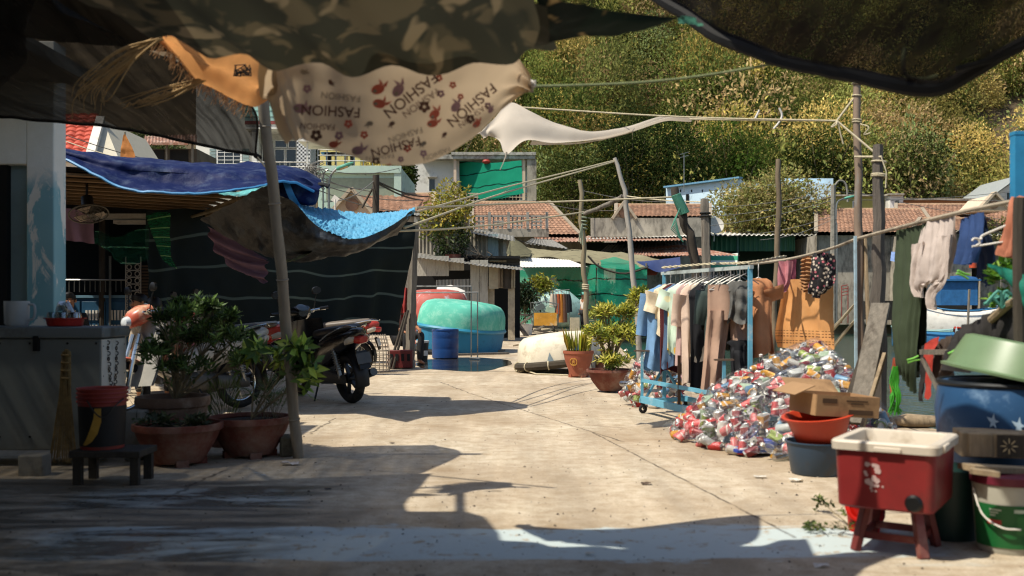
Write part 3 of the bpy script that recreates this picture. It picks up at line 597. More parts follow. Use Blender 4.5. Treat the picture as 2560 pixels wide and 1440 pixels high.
mb = MB(); B(mb, 2195, 600, 2240, 640, Y + 1.7, .1); mb.build('signboard', M('tan_board', '#8d8465', .8), r)
def awning(label, rows, m, nu=30, nv=14, wr=.06, ws=.8, name='awning', cat='awning'): mb = MB().grid(sheet([[W(*p) for p in row] for row in rows], nu, nv, wr, ws)); return mb.thing(name, label, cat, m)
stripe = NT('striped_awning'); co = stripe.coord(True); wv = stripe.n('ShaderNodeTexWave', _bands_direction='Z', Scale=.55); stripe.l(co, wv.inputs['Vector']); pp = stripe.n('ShaderNodeBsdfPrincipled', Roughness=.7)
stripe.l(stripe.ramp(wv.outputs['Fac'], [(.48, '#2f8a68'), (.52, '#c9d3c8')]), pp.inputs[0]); stripe.l(pp.outputs[0], stripe.out.inputs[0])
awning('green and white striped awning in front of the green building', (((1700, 640, 60), (1845, 633, 60)), ((1715, 672, 59), (1842, 670, 59))), stripe.m)
olive = M('olive_canvas', '#857e62', .85, var=.14, scale=1, dirt=.2, world=True, trans=.1)
awning('large olive canvas awning sagging over the yard', (((1275, 597, 52), (1335, 625, 51), (1460, 622, 52), (1600, 640, 52), (1660, 650, 52)), ((1268, 640, 47), (1340, 642, 47), (1440, 655, 47), (1560, 668, 47), (1650, 672, 47))), olive, wr=.12)
awning('small olive canvas tent end beside the grey shack', (((1276, 596, 50), (1290, 600, 49.6), (1330, 626, 49)), ((1266, 632, 47), (1285, 640, 46.6), (1325, 640, 46.5))), M('olive_dark', '#56533c', .85, var=.2, world=True))
bluecan = M('navy_canvas', '#26355e', .7, var=.2, scale=2, world=True)
awning('navy blue canvas sagging beside the green net', (((1590, 655, 47), (1640, 650, 47), (1700, 642, 47)), ((1600, 662, 46.5), (1650, 680, 46.5), (1702, 668, 46.5))), bluecan)
awning('rust red sheet hanging below the navy canvas', (((1590, 668, 47.4), (1655, 668, 47.4)), ((1596, 690, 47.2), (1640, 688, 47.2))), M('red_canvas', '#8a3a28', .75, var=.2))
def tinroof(label, a, b, c, d, m, pitch=.2, amp=.03, group='tin roofs of the village', cat='roof', name='tin_roof'):
    mb = MB(); corr(mb, W(*a), W(*b), W(*c), W(*d), pitch, amp, nv=5, sag=.05); return mb.thing(name, label, cat, m, group)
tinroof('bright white tin roof above the green net fence', (1268, 668, 45.9), (1470, 667, 45.9), (1268, 641, 47), (1425, 650, 46.9), whitetin, .15, .012)
tinroof('rusty patched tin roof behind the olive canvas', (1350, 605, 54), (1720, 600, 54), (1330, 590, 58), (1700, 590, 58), rusttin)
tinroof('broad pale tin roof left of the green building', (1500, 630, 55), (1720, 622, 55), (1520, 612, 58), (1710, 600, 58), tin_m)
tinroof('brown rusted tin roof below the broad pale one', (1560, 640, 53), (1850, 638, 53), (1590, 622, 56), (1700, 612, 56), rusttin)
tinroof('long thin white roof edge under the sunlit tiled house', (1460, 598, 56), (1720, 590, 56), (1470, 590, 59), (1720, 582, 59), whitetin)
tinroof('grey tin roof leaning between olive canvas and balustrade', (1310, 608, 51), (1420, 622, 51), (1330, 596, 54), (1380, 600, 54), tin_m)
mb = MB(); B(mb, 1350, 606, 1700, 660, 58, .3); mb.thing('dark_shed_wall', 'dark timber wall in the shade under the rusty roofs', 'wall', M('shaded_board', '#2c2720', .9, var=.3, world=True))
p = W(1787, 565, 60); mb = MB(); mb.lathe([(.0, 0), (.25, .03), (.5, .14), (.52, .14), (.26, .0)], p, 24, rot=Matrix.Rotation(R(75), 3, 'X')); mb.tube([p, p + Vector((0, .3, -.9))], .04, 6); mb.thing('satellite_dish', 'pale satellite dish at the left foot of the leafy tree', 'dish', white_paint)
mb = MB(); mb.tube([W(1710, 480, 70), W(1710, 386, 70)], .03, 6); [mb.bar(W(1700, y, 70), W(1722, y - 6, 70), .03, .03) for y in (386, 394)]; mb.thing('tv_aerial', 'thin television aerial rising above the pale blue roof', 'aerial', steel)

r = T('net_fence', 'tall green shade net fence closing off the far yard', 'fence', (W(1450, HY, 49).x, 49, 0))
mb = MB().grid(sheet([[W(x, y, 52 - (x - 1285) * .026) for x, y in row] for row in (((1285, 668), (1390, 664), (1490, 662)), ((1285, 730), (1390, 728), (1490, 730)), ((1285, 820), (1390, 820), (1490, 820)))], 40, 16, .08, .6)); mb.build('net_panel', net_wall, r)
mb = MB().grid(sheet([[W(x, y, 46.5) for x, y in row] for row in (((1493, 662), (1560, 672), (1618, 665)), ((1490, 740), (1560, 738), (1618, 735)), ((1490, 835), (1560, 835), (1618, 835)))], 40, 16, .12, .7)); mb.build('net_panel', net_wall, r)
mb = MB().grid(sheet([[W(*p) for p in row] for row in (((1470, 664, 48.5), (1530, 642, 48.5), (1560, 648, 48.5), (1590, 660, 48.5)), ((1496, 668, 46.4), (1540, 672, 46.4), (1580, 674, 46.4), (1600, 668, 46.4)))], 24, 10, .05, 1)); mb.build('net_top', netmat('pale_net', '#3fae8c', '#2f8a70', .42, .5, .85), r)
for x, Y in ((1288, 49), (1495, 46.6), (1616, 46.6)): mb = MB(); mb.tube([W(x, 658, Y), Vector((W(x, 700, Y).x, Y, 0))], .05, 6); mb.build('post', greywood, r)
mb = MB(); mb.tube([W(1285, 666, 48.9), W(1495, 660, 48.9)], .05, 6); mb.tube([W(1470, 640, 46.4), W(1500, 668, 46.4), W(1560, 684, 46.4), W(1620, 668, 46.4)], .05, 6, smooth=14); mb.build('top_rail', darkwood, r)
SG = 'shrubs by the green net fence'
tree('yellow leaved shrub in front of the green net fence', (W(1350, 0, 45).x, 45, 0), W(1352, 715, 45), (.75, .6, .6), 1, ['#a3902a', '#8a8a2e'], 700, .16, SG, 'shrub', tr=.04)
tree('dark dense shrub at the corner of the grey shack', (W(1310, 0, 44).x, 44, 0), W(1312, 745, 44), (.8, .7, 1.1), 1, ['#26331a', '#33421f'], 1800, .14, SG, 'shrub', tr=.05)
tree('green shrub seen through the green net fence', (W(1420, 0, 51).x, 51, 0), W(1420, 730, 51), (1.0, .8, .9), 1, ['#3f6a2a', '#557a30'], 1200, .16, SG, 'shrub', tr=.05)
tree('bushy shrub behind the right net panel', (W(1530, 0, 48.5).x, 48.5, 0), W(1520, 740, 48.5), (1.0, .7, 1.1), 1, ['#3a5a28', '#4b6a2c'], 1200, .16, SG, 'shrub', tr=.05)
palet = M('pale_teal_paint', '#8fb0a8', .5, var=.1, dirt=.3); mb = MB(); c = (W(1392, HY, 45).x, 45.3, 0)
mb.loft([(-1.15, 0, .55, .05, .3, 2.4), (-1.1, 0, .75, .5, .6, 2.5), (-.6, 0, .95, .75, .82, 2.6), (0, 0, 1.0, .8, .9, 2.6), (.6, 0, .95, .75, .82, 2.6), (1.1, 0, .75, .5, .6, 2.5), (1.15, 0, .55, .05, .3, 2.4)], 20, c=c)
mb.thing('upturned_boat', 'pale teal boat hull upturned behind the far clothes rack', 'boat', palet)
GAR = 'clothes on the far small rack'
r = T('clothes_rack', 'small metal clothes rack far off by the green net fence', 'clothes rack', (W(1402, HY, 43).x, 43, 0)); Y = 43; mb = MB(); mb.tube([W(1376, 728, Y), W(1424, 724, Y)], .015, 6)
for x in (1376, 1424): mb.tube([W(x, 727, Y), Vector((W(x, 0, Y).x, Y, 0))], .015, 6)
mb.build('frame', steel, r)
for i, (cc, x, w, y1, nm) in enumerate((('#b8ab98', 1381, 8, 772, 'cream patterned shirt'), ('#a79b8c', 1388, 8, 765, 'beige shirt'), ('#a5522f', 1396, 9, 785, 'rust orange dress'), ('#b8742a', 1403, 9, 806, 'mustard dress'), ('#6a4a3a', 1410, 9, 806, 'brown checked dress'), ('#3a3432', 1416, 8, 782, 'charcoal shirt'), ('#1c1c22', 1422, 9, 780, 'black shirt'))):
    p = W(x, 735, Y); mb = MB(); rows = []
    for q in range(6):
        v = q / 5; z = W(x, 735 + (y1 - 735) * v, Y).z; ww = w * Y / F * (.55 + .45 * min(1, v * 3)) * (1 + .25 * v)
        rows.append([Vector((p.x + ww * math.cos(a) * .8, Y - .0 + .16 * math.sin(a) + .02 * i, z)) for a in np.linspace(0, 2 * math.pi, 13)[:-1]])
    mb.rings(rows); mb.tube([p, p + Vector((0, 0, .14))], .008, 5); mb.thing('garment', f'small {nm} on the far clothes rack', 'garment', M('far' + cc, cc, .85, trans=.1), GAR)
r = T('hand_cart', 'wheeled cart with a yellow painted panel by the debris pile', 'cart', (W(1362, HY, 42).x, 42, 0)); Y = 42
mb = MB(); B(mb, 1335, 782, 1392, 814, Y - .3, .06); mb.build('panel', M('flaked_yellow', '#c08a2a', .7, var=.25, scale=2, dirt=.35, dirtcol='#cfc7b0', dscale=1.5), r)
mb = MB(); B(mb, 1322, 814, 1394, 820, Y - .3, .9); mb.build('deck', darkwood, r)
mb = MB(); [mb.tube([W(x0, 818, Y), W(x0 - 3, 757, Y), W(x0 + 30, 754, Y), W(x0 + 60, 760, Y), W(x0 + 60, 818, Y)], .02, 6) for x0 in (1330, 1336)]; mb.build('cage', steel, r)
for x in (1330, 1384): mb = MB(); mb.torus(W(x, 825, Y - .3) + Vector((0, 0, .05)), .12, .04, (1, 0, .2)); mb.build('wheel', rubber, r)
for lb, x, y, cc, rr in (('dark grey jerrycan tipped on the cart', 1349, 768, '#4c5654', -.5), ('pale green canister lying on the cart', 1376, 775, '#8aa08a', .2)):
    mb = MB(); rt = Matrix.Rotation(rr, 3, 'Y'); p = W(x, y, Y - .1); mb.box(p, (.42, .3, .24), rt, taper=.85); mb.tube([p + rt @ Vector((-.15, 0, .12)), p + rt @ Vector((-.1, 0, .19)), p + rt @ Vector((.08, 0, .19)), p + rt @ Vector((.13, 0, .12))], .025, 6); mb.thing('jerrycan', lb, 'jerrycan', M('can' + cc, cc, .5), 'canisters riding on the cart', bevel=.04)
mb = MB(); p = G(1437, 825); p = Vector((W(1437, 0, 44).x, 44, 0)); mb.box(p + Vector((0, 0, .3)), (.4, .3, .6)); mb.thing('crate', 'cream basket standing beside the far clothes rack', 'crate', M('cream_plastic', '#b0a68c', .6))
DG = 'planks in the debris pile'
for i, (x0, y0, x1, y1, w) in enumerate(((1275, 782, 1318, 842, .22), (1258, 838, 1330, 790, .12), (1285, 785, 1325, 788, .25), (1250, 845, 1340, 836, .12), (1325, 838, 1395, 830, .14), (1300, 842, 1360, 815, .1), (1340, 825, 1400, 838, .1), (1265, 830, 1300, 800, .1))):
    Yp = 37 + .5 * i; mb = MB(); mb.bar(W(x0, y0, Yp), W(x1, y1, Yp - .4), w, .07); mb.thing('plank', ['short leaning plank with nail holes', 'long thin leaning stick', 'flat board laid on top', 'low plank on the ground at the front', 'plank lying toward the cart', 'tilted thin lath', 'grey lath under the cart', 'stub of timber at the left end'][i] + ' in the debris pile', 'plank', greywood if i % 2 else darkwood, DG)
mb = MB(); mb.box(W(1273, 805, 36.5), (.4, .05, .6), Matrix.Rotation(.25, 3, 'Y')); mb.thing('blue_board', 'blue board leaning in the debris pile', 'board', M('blue_board', '#2d4a72', .6, var=.15))
mb = MB(); mb.lathe([(.22, 0), (.26, .4), (.28, .4), (.27, .42)], (W(1315, 0, 38).x, 38.2, 0), 16); mb.thing('bucket', 'white bucket standing in the debris pile', 'bucket', white_paint)
r = T('shack', 'patched grey timber and tin shack behind the green boat', 'shack', (W(1180, HY, 31).x, 31, 0)); Y = 31
plank_m = M('bleached_plank', '#aaa496', .9, var=.3, scale=3, stretch=(5, 5, .5), dirt=.3, dirtcol='#3c362e', bump=.5, world=True)
mb = MB(); corr(mb, W(1090, 845, Y), W(1178, 845, Y), W(1090, 700, Y), W(1178, 697, Y), .11, .02); mb.build('tin_panel', tin_m, r)
mb = MB(); B(mb, 1040, 640, 1122, 690, Y - .1, .05); B(mb, 1122, 645, 1160, 676, Y - .04, .04); mb.build('board_panel', plank_m, r)
for x0, x1 in ((1176, 1198), (1199, 1220)): mb = MB(); B(mb, x0, 650, x1, 845, Y - .08, .06); mb.build('plank', plank_m, r)
mb = MB(); B(mb, 1040, 645, 1300, 845, Y + 3.5, .2); B(mb, 1040, 640, 1300, 646, Y + .4, 3); mb.build('dark_interior', dark, r)
mb = MB(); B(mb, 1218, 715, 1236, 850, Y + .05, .12); B(mb, 1270, 715, 1287, 850, Y - .1, .2); B(mb, 1222, 716, 1287, 720, Y, .1); mb.build('post', M('stone_post', '#9a8e78', .95, var=.3, bump=.6, world=True), r)
drape = M('faded_drape', '#a4977e', .9, var=.15, trans=.1); drk = M('dark_drape', '#3d352c', .9, var=.2)
for i, (x0, x1, m) in enumerate(((1222, 1246, drape), (1246, 1258, M('brown_drape', '#7d6d58', .9, var=.2)), (1258, 1278, drk), (1278, 1288, drape))):
    mb = MB().grid(sheet([[W(x, y, Y - .25 + .04 * math.sin(x)) for x in np.linspace(x0, x1, 5)] for y in (668, 695, 722 - 3 * (i % 2))], 14, 10, .02, 6)); mb.build('drape', m, r)
mb = MB(); corr(mb, W(1038, 643, Y - .7), W(1190, 662, Y - .7), W(1040, 632, Y + 1.6), W(1200, 650, Y + 1.6), .12, .012); corr(mb, W(1186, 663, Y - .75), W(1312, 676, Y - .7), W(1196, 650, Y + 1.2), W(1300, 664, Y + 1.2), .12, .012); mb.build('lower_roof', tin_m, r)
mb = MB(); corr(mb, W(1048, 645, Y + 1.6), W(1215, 655, Y + 1.6), W(1048, 568, Y + 1.6), W(1215, 580, Y + 1.6), .12, .022); mb.build('upper_wall', greywall, r)
mb = MB(); B(mb, 1215, 590, 1245, 655, Y + 1.5, .08); B(mb, 1258, 592, 1266, 655, Y + 1.5, .1); B(mb, 1240, 598, 1260, 655, Y + 1.8, .05); mb.build('upper_boards', plank_m, r)
mb = MB().grid(sheet([[W(x, y, Y + 1.45 + .05 * math.sin(x * .6)) for x in np.linspace(1220, 1246, 6)] for y in (585, 620, 652)], 16, 8, .02, 5)); mb.build('curtain', M('striped_curtain', '#8fa0a0', .85, var=.25, stretch=(6, 6, .3), scale=5, trans=.1), r)
mb = MB(); corr(mb, W(1180, 583, Y + 1.0), W(1288, 603, Y + 1.0), W(1190, 572, Y + 3.), W(1285, 590, Y + 3.), .12, .012); mb.build('upper_roof', tin_m, r)
mb = MB(); corr(mb, W(1035, 538, Y + .6), W(1142, 543, Y + .6), W(1035, 532, Y + 2.4), W(1140, 536, Y + 2.4), .12, .01); B(mb, 1035, 542, 1120, 560, Y + .9, .2); mb.build('gable_roof', tin_m, r)
mb = MB()
for i in range(9):
    a = W(1120 + i * 13, 652, Y + .2); mb.tube([a, a + Vector((.3 * math.sin(i * 3), -.1, .18)), a + Vector((.6 * math.cos(i * 2), .2, .1 + .2 * (i % 3)))], .02, 5)
mb.build('roof_debris', darkwood, r)
t = tree('yellow green tree growing from a pot on the shack roof', W(1112, 648, 31.6), W(1120, 545, 31.6), (.95, .7, 1.1), 1, ['#8a8430', '#6f7a2e', '#a3963a'], 1900, .13, tr=.06, blobs=8, spread=.9)
f = blob_leaves(W(1128, 600, 31.4), (.5, .4, .62), 900, .12); fastmesh('crown', f, 3, leaf_m, t, tints(len(f), '#39451f', .25))
p = W(1133, 644, 31.3); mb = MB(); mb.lathe([(.2, 0), (.26, .3), (.28, .3)], p - Vector((0, 0, .2)), 16); mb.thing('roof_pot', 'small terracotta pot on the shack roof', 'pot', terracotta)
def boat_round(name, label, c, rx, ry, hgt, rz, mats, band=.5, tilt=0., hollow=False, tire=True):
    r = T(name, label, 'boat', c, 'upturned boats on the quay', rz); n = 48; rt = Matrix.Rotation(tilt, 3, 'Y')
    def ring(q, z): return [rt @ Vector((rx * q * math.copysign(abs(math.cos(a)) ** .8, math.cos(a)), ry * q * math.copysign(abs(math.sin(a)) ** .8, math.sin(a)), z)) for a in np.linspace(0, 2 * math.pi, n + 1)[:-1]]
    b = hgt * band; mb = MB(); mb.rings([ring(.95, .04), ring(.97, b * .5), ring(.985, b)], caps=(False, False)); mb.build('lower_hull', mats[1], r, True)
    mb = MB(); mb.rings([ring(.985, b - .025), ring(1.015, b - .02), ring(1.025, b + .01), ring(1.01, b + .05), ring(.98, b + .055)], caps=(False, False)); mb.build('gunwale', mats[2], r, True)
    mb = MB(); k = hgt - b - .05; mb.rings([ring(q, b + .055 + k * z) for q, z in ((.985, 0), (.978, .25), (.96, .5), (.915, .71), (.835, .86), (.68, .95), (.42, .99), (.1, 1.))]); mb.build('upper_hull', mats[0], r, True)
    if tire:
        mb = MB(); P = ring(.98, .03); mb.tube(P + [P[0]], .06, 8); mb.build('rim_rope', rubber, r, True)
    return r
teal = M('sea_green_paint', '#58ab95', .75, var=.16, scale=2, dirt=.4, dirtcol='#8fc0ac', dscale=4, spec=.2); bluep = M('sea_blue_paint', '#1f6f92', .7, var=.12, scale=1.5, dirt=.2, dirtcol='#14506c')
boat_round('upturned_boat', 'sea green and blue upturned boat behind the blue drum', (W(1147, 0, 23.5).x, 23.6, 0), .96, 1.55, 1.22, R(-12), (teal, bluep, M('gunwale_blue', '#2b7f9c', .5, var=.1)), .47, R(7))
redp = M('flaked_red_paint', '#a34d40', .6, var=.12, scale=2, dirt=.22, dirtcol='#a9c0c4', dscale=3.5)
boat_round('upturned_boat', 'flaking red upturned boat between the wooden post and the shack', (W(1082, 0, 27).x, 27.6, 0), .95, 1.4, 1.55, R(10), (redp, redp, white_paint), .35)
mb = MB(); q = [W(1120, 722, 28.2), W(1150, 735, 28.4), W(1166, 765, 28.6)]; mb.loft([(-.5, 0, 0, .05, .05, 2.2), (-.4, 0, 0, .3, .45, 2.3), (0, 0, 0, .36, .52, 2.4), (.4, 0, -.05, .3, .4, 2.3), (.5, 0, -.1, .05, .05, 2.2)], 18, c=W(1128, 757, 28.8))
mb.tube([Vector((W(1128, 0, 28.8).x, 28.8, 0)), W(1128, 760, 28.8)], .2, 8); mb.thing('white_hull', 'white hull end poking out behind the red boat', 'boat', white_paint)
creamhull = M('worn_cream_hull', '#d0c7b2', .7, var=.12, scale=3, dirt=.32, dirtcol='#7d6c4e', dscale=2.2, bump=.2)
r = T('coracle', 'worn cream fibreglass boat upturned and tipped beside the tall plant pot', 'boat', (W(1400, 0, 16.4).x, 16.4, 0), 'upturned boats on the quay', R(-6)); rt = Matrix.Rotation(R(-6), 3, 'Y') @ Matrix.Scale(.8, 3); n = 44
def ring(qx, qy, z, dx=0): return [rt @ Vector((dx + .86 * qx * math.copysign(abs(math.cos(a)) ** .85, math.cos(a)), .95 * qy * math.sin(a), z)) + Vector((0, 0, .12)) for a in np.linspace(0, 2 * math.pi, n + 1)[:-1]]
mb = MB(); mb.rings([ring(1, 1, .06), ring(.99, .99, .24), ring(.967, .965, .4), ring(.92, .91, .52), ring(.81, .79, .6), ring(.57, .54, .645), ring(.2, .2, .66)], caps=(False, True)); mb.build('hull', creamhull, r, True)
mb = MB(); P = ring(1.01, 1.01, .05); mb.tube(P + [P[0]], .065, 8, 0); [mb.torus(P[i], .068, .012, Vector(P[(i + 1) % n]) - Vector(P[i]), 10, 6, 1) for i in range(0, n, 4)]; mb.build('rim', [M('old_rim', '#3d362b', .9, var=.3), rope_m], r, True)
def spot(label, x, y, w, cc, Y=16.5):
    pass
mb = MB(); rr = [(rt @ Vector((.52 + .17 * math.cos(a), -.84 - .03 * math.sin(a), .30 + .13 * math.sin(a)))) + Vector((0, -.035, .12)) for a in np.linspace(0, 6.283, 15)[:-1]]; mb.add(rr, [tuple(range(14))]); mb.build('blue_patch', M('blue_patch', '#2d72a8', .6, var=.15), r, True)
mb = MB(); mb.add([rt @ Vector((a, -.935, b)) + Vector((0, -.03, .12)) for a, b in ((-.19, .12), (-.05, .12), (-.12, .3))], [(0, 1, 2)]); mb.build('painted_triangle', M('grey_blue_patch', '#7f9098', .6), r, True)
mb = MB(); mb.bar(W(1285, 864, 19.2), W(1425, 843, 18.8), .1, .03); mb.thing('thin_board', 'long thin board behind the cream boat', 'board', palewood); mb = MB(); mb.bar(W(1345, 850, 19.6), W(1445, 832, 19.2), .22, .05); mb.thing('brown_board', 'wide brown board lying behind the cream boat', 'board', M('brown_board', '#6e5640', .8, var=.25))
mb = MB(); p0 = G(1290, 932); mb.tube([p0 + Vector((.02 * i, .05 * math.sin(i), .02 + .02 * (i % 2))) for i in range(8)] + [G(1340, 938) + Vector((0, 0, .02)), G(1420, 940) + Vector((0, 0, .015))], .012, 6); mb.thing('mooring_rope', 'rope lying at the foot of the cream boat', 'rope', rope_m)
bluedrum = M('blue_drum_plastic', '#163d72', .4, var=.12, dirt=.15)
r = T('barrel', 'tall blue plastic drum standing before the green boat', 'drum', (W(1113, 0, 20.6).x, 20.6, 0)); mb = MB()
mb.lathe([(.24, 0), (.27, .02), (.275, .18), (.271, .2), (.275, .22), (.275, .4), (.271, .42), (.275, .44), (.275, .58), (.26, .61), (.25, .61), (.24, .58), (.01, .58)], r.location, 28); mb.build('body', bluedrum, r)
mb = MB(); mb.lathe([(.282, .575), (.282, .6), (.27, .6)], r.location, 28); mb.build('rim', bluedrum, r)
r = T('bucket', 'black bucket with a white lid by the wooden post', 'bucket', (W(1056, 0, 19.6).x, 19.6, 0)); mb = MB(); mb.lathe([(.1, 0), (.125, .36)], r.location, 20); mb.build('body', blackpl, r)
mb = MB(); mb.lathe([(.13, .36), (.135, .37), (.135, .4), (.01, .405)], r.location, 20); mb.build('lid', white_paint, r); mb = MB(); q = r.location; mb.box((q.x + .07, q.y - .1, .16), (.07, .06, .1), Matrix.Rotation(.5, 3, 'Z')); mb.build('label', white_paint, r)
mb = MB(); Y = 20.2
for a, b in (((1030, 716), (1178, 716)), ((1030, 732), (1194, 731))): mb.tube([W(*a, Y), W(*b, Y)], .016, 6)
for x, y in ((1178, 716), (1194, 731)): mb.tube([W(x, y, Y), Vector((W(x, 0, Y).x, Y, .02))], .014, 6)
mb.tube([Vector((W(1175, 0, Y).x, Y, .03)), Vector((W(1200, 0, Y).x, Y - .2, .03))], .02, 6); mb.thing('pipe_frame', 'thin steel pipe frame in front of the green boat', 'frame', steel)
mb = MB(); [mb.bar(G(1130 + i * 25, 890 - i * 4) + Vector((0, 0, .03)), G(1270 - i * 12, 886 - i * 7) + Vector((0, 0, .03)), .12, .04) for i in range(2)]; mb.thing('ground_planks', 'grey planks lying on the wet ground by the blue drum', 'planks', greywood)

def pole(name, label, pts, r0, r1, m, knots=0, n=10, group='poles along the quay', cat='pole', wob=.012):
    mb = MB(); P = cr(pts, 16)
    for i in range(len(P)): P[i, 0] += wob * math.sin(i * 1.7 + P[0, 1]); P[i, 1] += wob * math.cos(i * 2.1)
    rr = np.linspace(r0, r1, 16) * (1 + .05 * np.sin(np.arange(16) * 2.3)); mb.tube(P, list(rr), n)
    for i in range(knots):
        q = (i + .6) / knots; k = q * 15; a = P[int(k)] * (1 - k % 1) + P[min(15, int(k) + 1)] * (k % 1); mb.torus(a, (r0 * (1 - q) + r1 * q), .006, Vector(P[-1]) - Vector(P[0]), 12, 6)
    return mb.thing(name, label, cat, m, group)
def foot(px, py, Y, z=0.): return Vector((W(px, py, Y).x, Y, z))
pole('bamboo_pole', 'thick grey bamboo pole holding up the canopies beside the flower bowls', [foot(745, 1145, 7.0), W(720, 870, 6.9), W(692, 560, 6.7), W(655, 235, 6.45)], .038, .036, M('grey_bamboo', '#80786a', .5, var=.2, scale=7, dirt=.35, dirtcol='#4b453a', stretch=(1, 1, .25), bump=.15), 5, 14, wob=.004)
pole('stick_pole', 'slim weathered stick pole standing behind the snake plant pot', [foot(1474, 880, 15.5), W(1466, 780, 15.5), W(1458, 620, 15.5), W(1450, 450, 15.5)], .045, .036, bamboo, wob=.02)
mb = MB(); q = foot(1477, 0, 15.5); mb.lathe([(.07, 0), (.07, .3), (.05, .36)], q, 14); mb.thing('pole_sleeve', 'pale cement collar at the base of the slim stick pole', 'sleeve', conc)
pole('bent_pole', 'tall bent pale pole with ropes tied at its tip', [foot(1603, 905, 15), W(1590, 760, 15), W(1570, 560, 15), W(1560, 470, 15), W(1536, 395, 15)], .05, .03, M('pale_pole', '#9a948a', .7, var=.2, scale=8, stretch=(1, 1, .3), dirt=.3), wob=.01)
pole('cross_branch', 'forked grey branch tied between the stick pole and the bent pole', [W(1460, 535, 15.3), W(1510, 515, 15.2), W(1545, 498, 15.1), W(1570, 487, 15)], .03, .045, greywood, cat='branch')
pole('leaning_pole', 'dark leaning pole wrapped with green netting at its top', [foot(1760, 900, 13, -.6), W(1738, 660, 13), W(1712, 560, 13), W(1685, 470, 13)], .07, .05, darkwood, wob=.015)
mb = MB(); 
for i in range(26):
    q = i / 25; a = W(1690 + 22 * q, 488 + 45 * q, 12.95); mb.torus(a, .058, .008, (.35, 0, -1), 12, 5)
for i in range(7): a = W(1700 - 2 * i, 520 + 4 * i, 12.9); mb.tube([a, a + Vector((-.06, -.03, -.15)), a + Vector((-.02 + .02 * i, -.03, -.32))], .006, 5)
mb.thing('net_wrap', 'green net cord wound round the leaning pole', 'net', M('green_cord', '#3f7a66', .8, var=.2))
pole('square_post', 'squared grey post with a black strap behind the clothes rack', [foot(1770, 900, 12.8, -.6), W(1767, 690, 12.8), W(1762, 497, 12.8)], .066, .055, greywood, n=5, wob=.004)
mb = MB(); [mb.torus(W(1763, y, 12.8), .062, .012, (0, 0, 1), 14, 6) for y in (533, 541)]; mb.thing('strap', 'black rubber strap round the squared post', 'strap', rubber)
pole('rough_pole', 'rough brown pole behind the orange towel', [foot(1925, 900, 12, -.6), W(1932, 820, 12), W(1944, 620, 12), W(1947, 398, 12)], .045, .03, M('brown_pole', '#6e604c', .85, var=.3, scale=8, stretch=(1, 1, .3), bump=.4))
pole('painted_post', 'tall post with flaking blue paint holding the laundry pole', [foot(2152, 1100, 7.5), W(2150, 800, 7.5), W(2146, 500, 7.5), W(2141, 190, 7.5)], .034, .026, M('flaked_post', '#7b6a5a', .75, var=.25, scale=6, stretch=(1, 1, .25), dirt=.3, dirtcol='#7fa3b0', dscale=2), wob=.006)
mb = MB(); mb.bar(foot(2141, 0, 7.46), W(2138, 590, 7.46), .018, .02); mb.thing('blue_batten', 'pale blue batten fixed to the flaking post', 'batten', M('pale_blue_wood', '#9fb8c2', .7, var=.15, dirt=.35, dirtcol='#6e604c', dscale=4))
pole('rough_post', 'thick dark timber post beside the leaning planks', [foot(2200, 1060, 7.3, -.1), W(2196, 800, 7.3), W(2197, 600, 7.3), W(2194, 362, 7.3)], .062, .036, M('rough_timber', '#59524a', .9, var=.35, scale=6, stretch=(3, 3, .3), bump=.6), n=6, wob=.006)
mb = MB(); mb.box(W(2546, 420, 5.5), (.065, .06, .36)); mb.box(W(2546, 420, 5.5) + Vector((0, 0, .19)), (.07, .065, .02)); mb.tube([W(2546, 495, 5.5), foot(2552, 0, 5.5)], .035, 8); mb.thing('blue_post', 'bright blue topped post at the right edge above the laundry', 'post', M('bright_blue_paint', '#2a7ea6', .55, var=.15))
mb = MB(); P = cr([foot(2565, 0, 4.95), W(2548, 800, 4.95), W(2548, 540, 4.95), W(2550, 495, 4.95)], 10); mb.tube(P, .03, 8); mb.thing('shaded_pole', 'dark upright pole at the right edge behind the pink garment', 'pole', darkwood, 'poles along the quay')
pole('wooden_post', 'grey square timber post at the end of the green net wall', [foot(1024, 0, 17.4, .08), W(1030, 730, 17.4), W(1036, 560, 17.4)], .085, .075, greywood, n=4, wob=.003)
mb = MB(); q = foot(1018, 0, 17.4); mb.box(q + Vector((-.05, 0, .07)), (.36, .34, .14)); mb.thing('post_base', 'concrete block under the grey timber post', 'block', conc, bevel=.02)
mb = MB(); mb.tube([foot(938, 0, 38), W(940, 438, 38)], .13, 10); mb.tube([W(905, 520, 38), W(940, 455, 38)], .04, 6); mb.thing('power_pole', 'dark wooden power pole before the pale green block', 'power pole', darkwood)
for lb, a, b in (('thin bamboo pole carried across above the yard', (-2.7, 5.7, 2.9), (-1.35, 4.98, 2.86)), ('bamboo pole running overhead toward the camera', (-1.95, 5.03, 2.93), (-1.88, 3.75, 2.93))): mb = MB(); mb.tube([a, b], .025 if 'toward' in lb else .012, 8); mb.thing('canopy_pole', lb, 'pole', bamboo, 'overhead poles of the canopy')
UP = 'concrete utility poles'
mb = MB(); a, b = foot(2083, 0, 58), W(2083, 462, 58); mb.tube([a, b], [.22, .14], 8); mb.tube([b + Vector((0, 0, -.2)), b + Vector((.35, 0, .25)), b + Vector((.75, 0, 0)), b + Vector((.85, 0, -1))], .06, 6, smooth=10); mb.thing('utility_pole', 'concrete utility pole right of the leafy tree', 'utility pole', conc, UP)
mb = MB(); a, b = foot(775, 0, 36), W(782, 410, 36); mb.tube([a, b], [.17, .12], 8)
for z in (.2, .5, .8): mb.box(b - Vector((0, 0, z)), (.5, .12, .07))
mb.thing('utility_pole', 'concrete utility pole carrying tangled wires at the tarpaulin corner', 'utility pole', conc, UP)
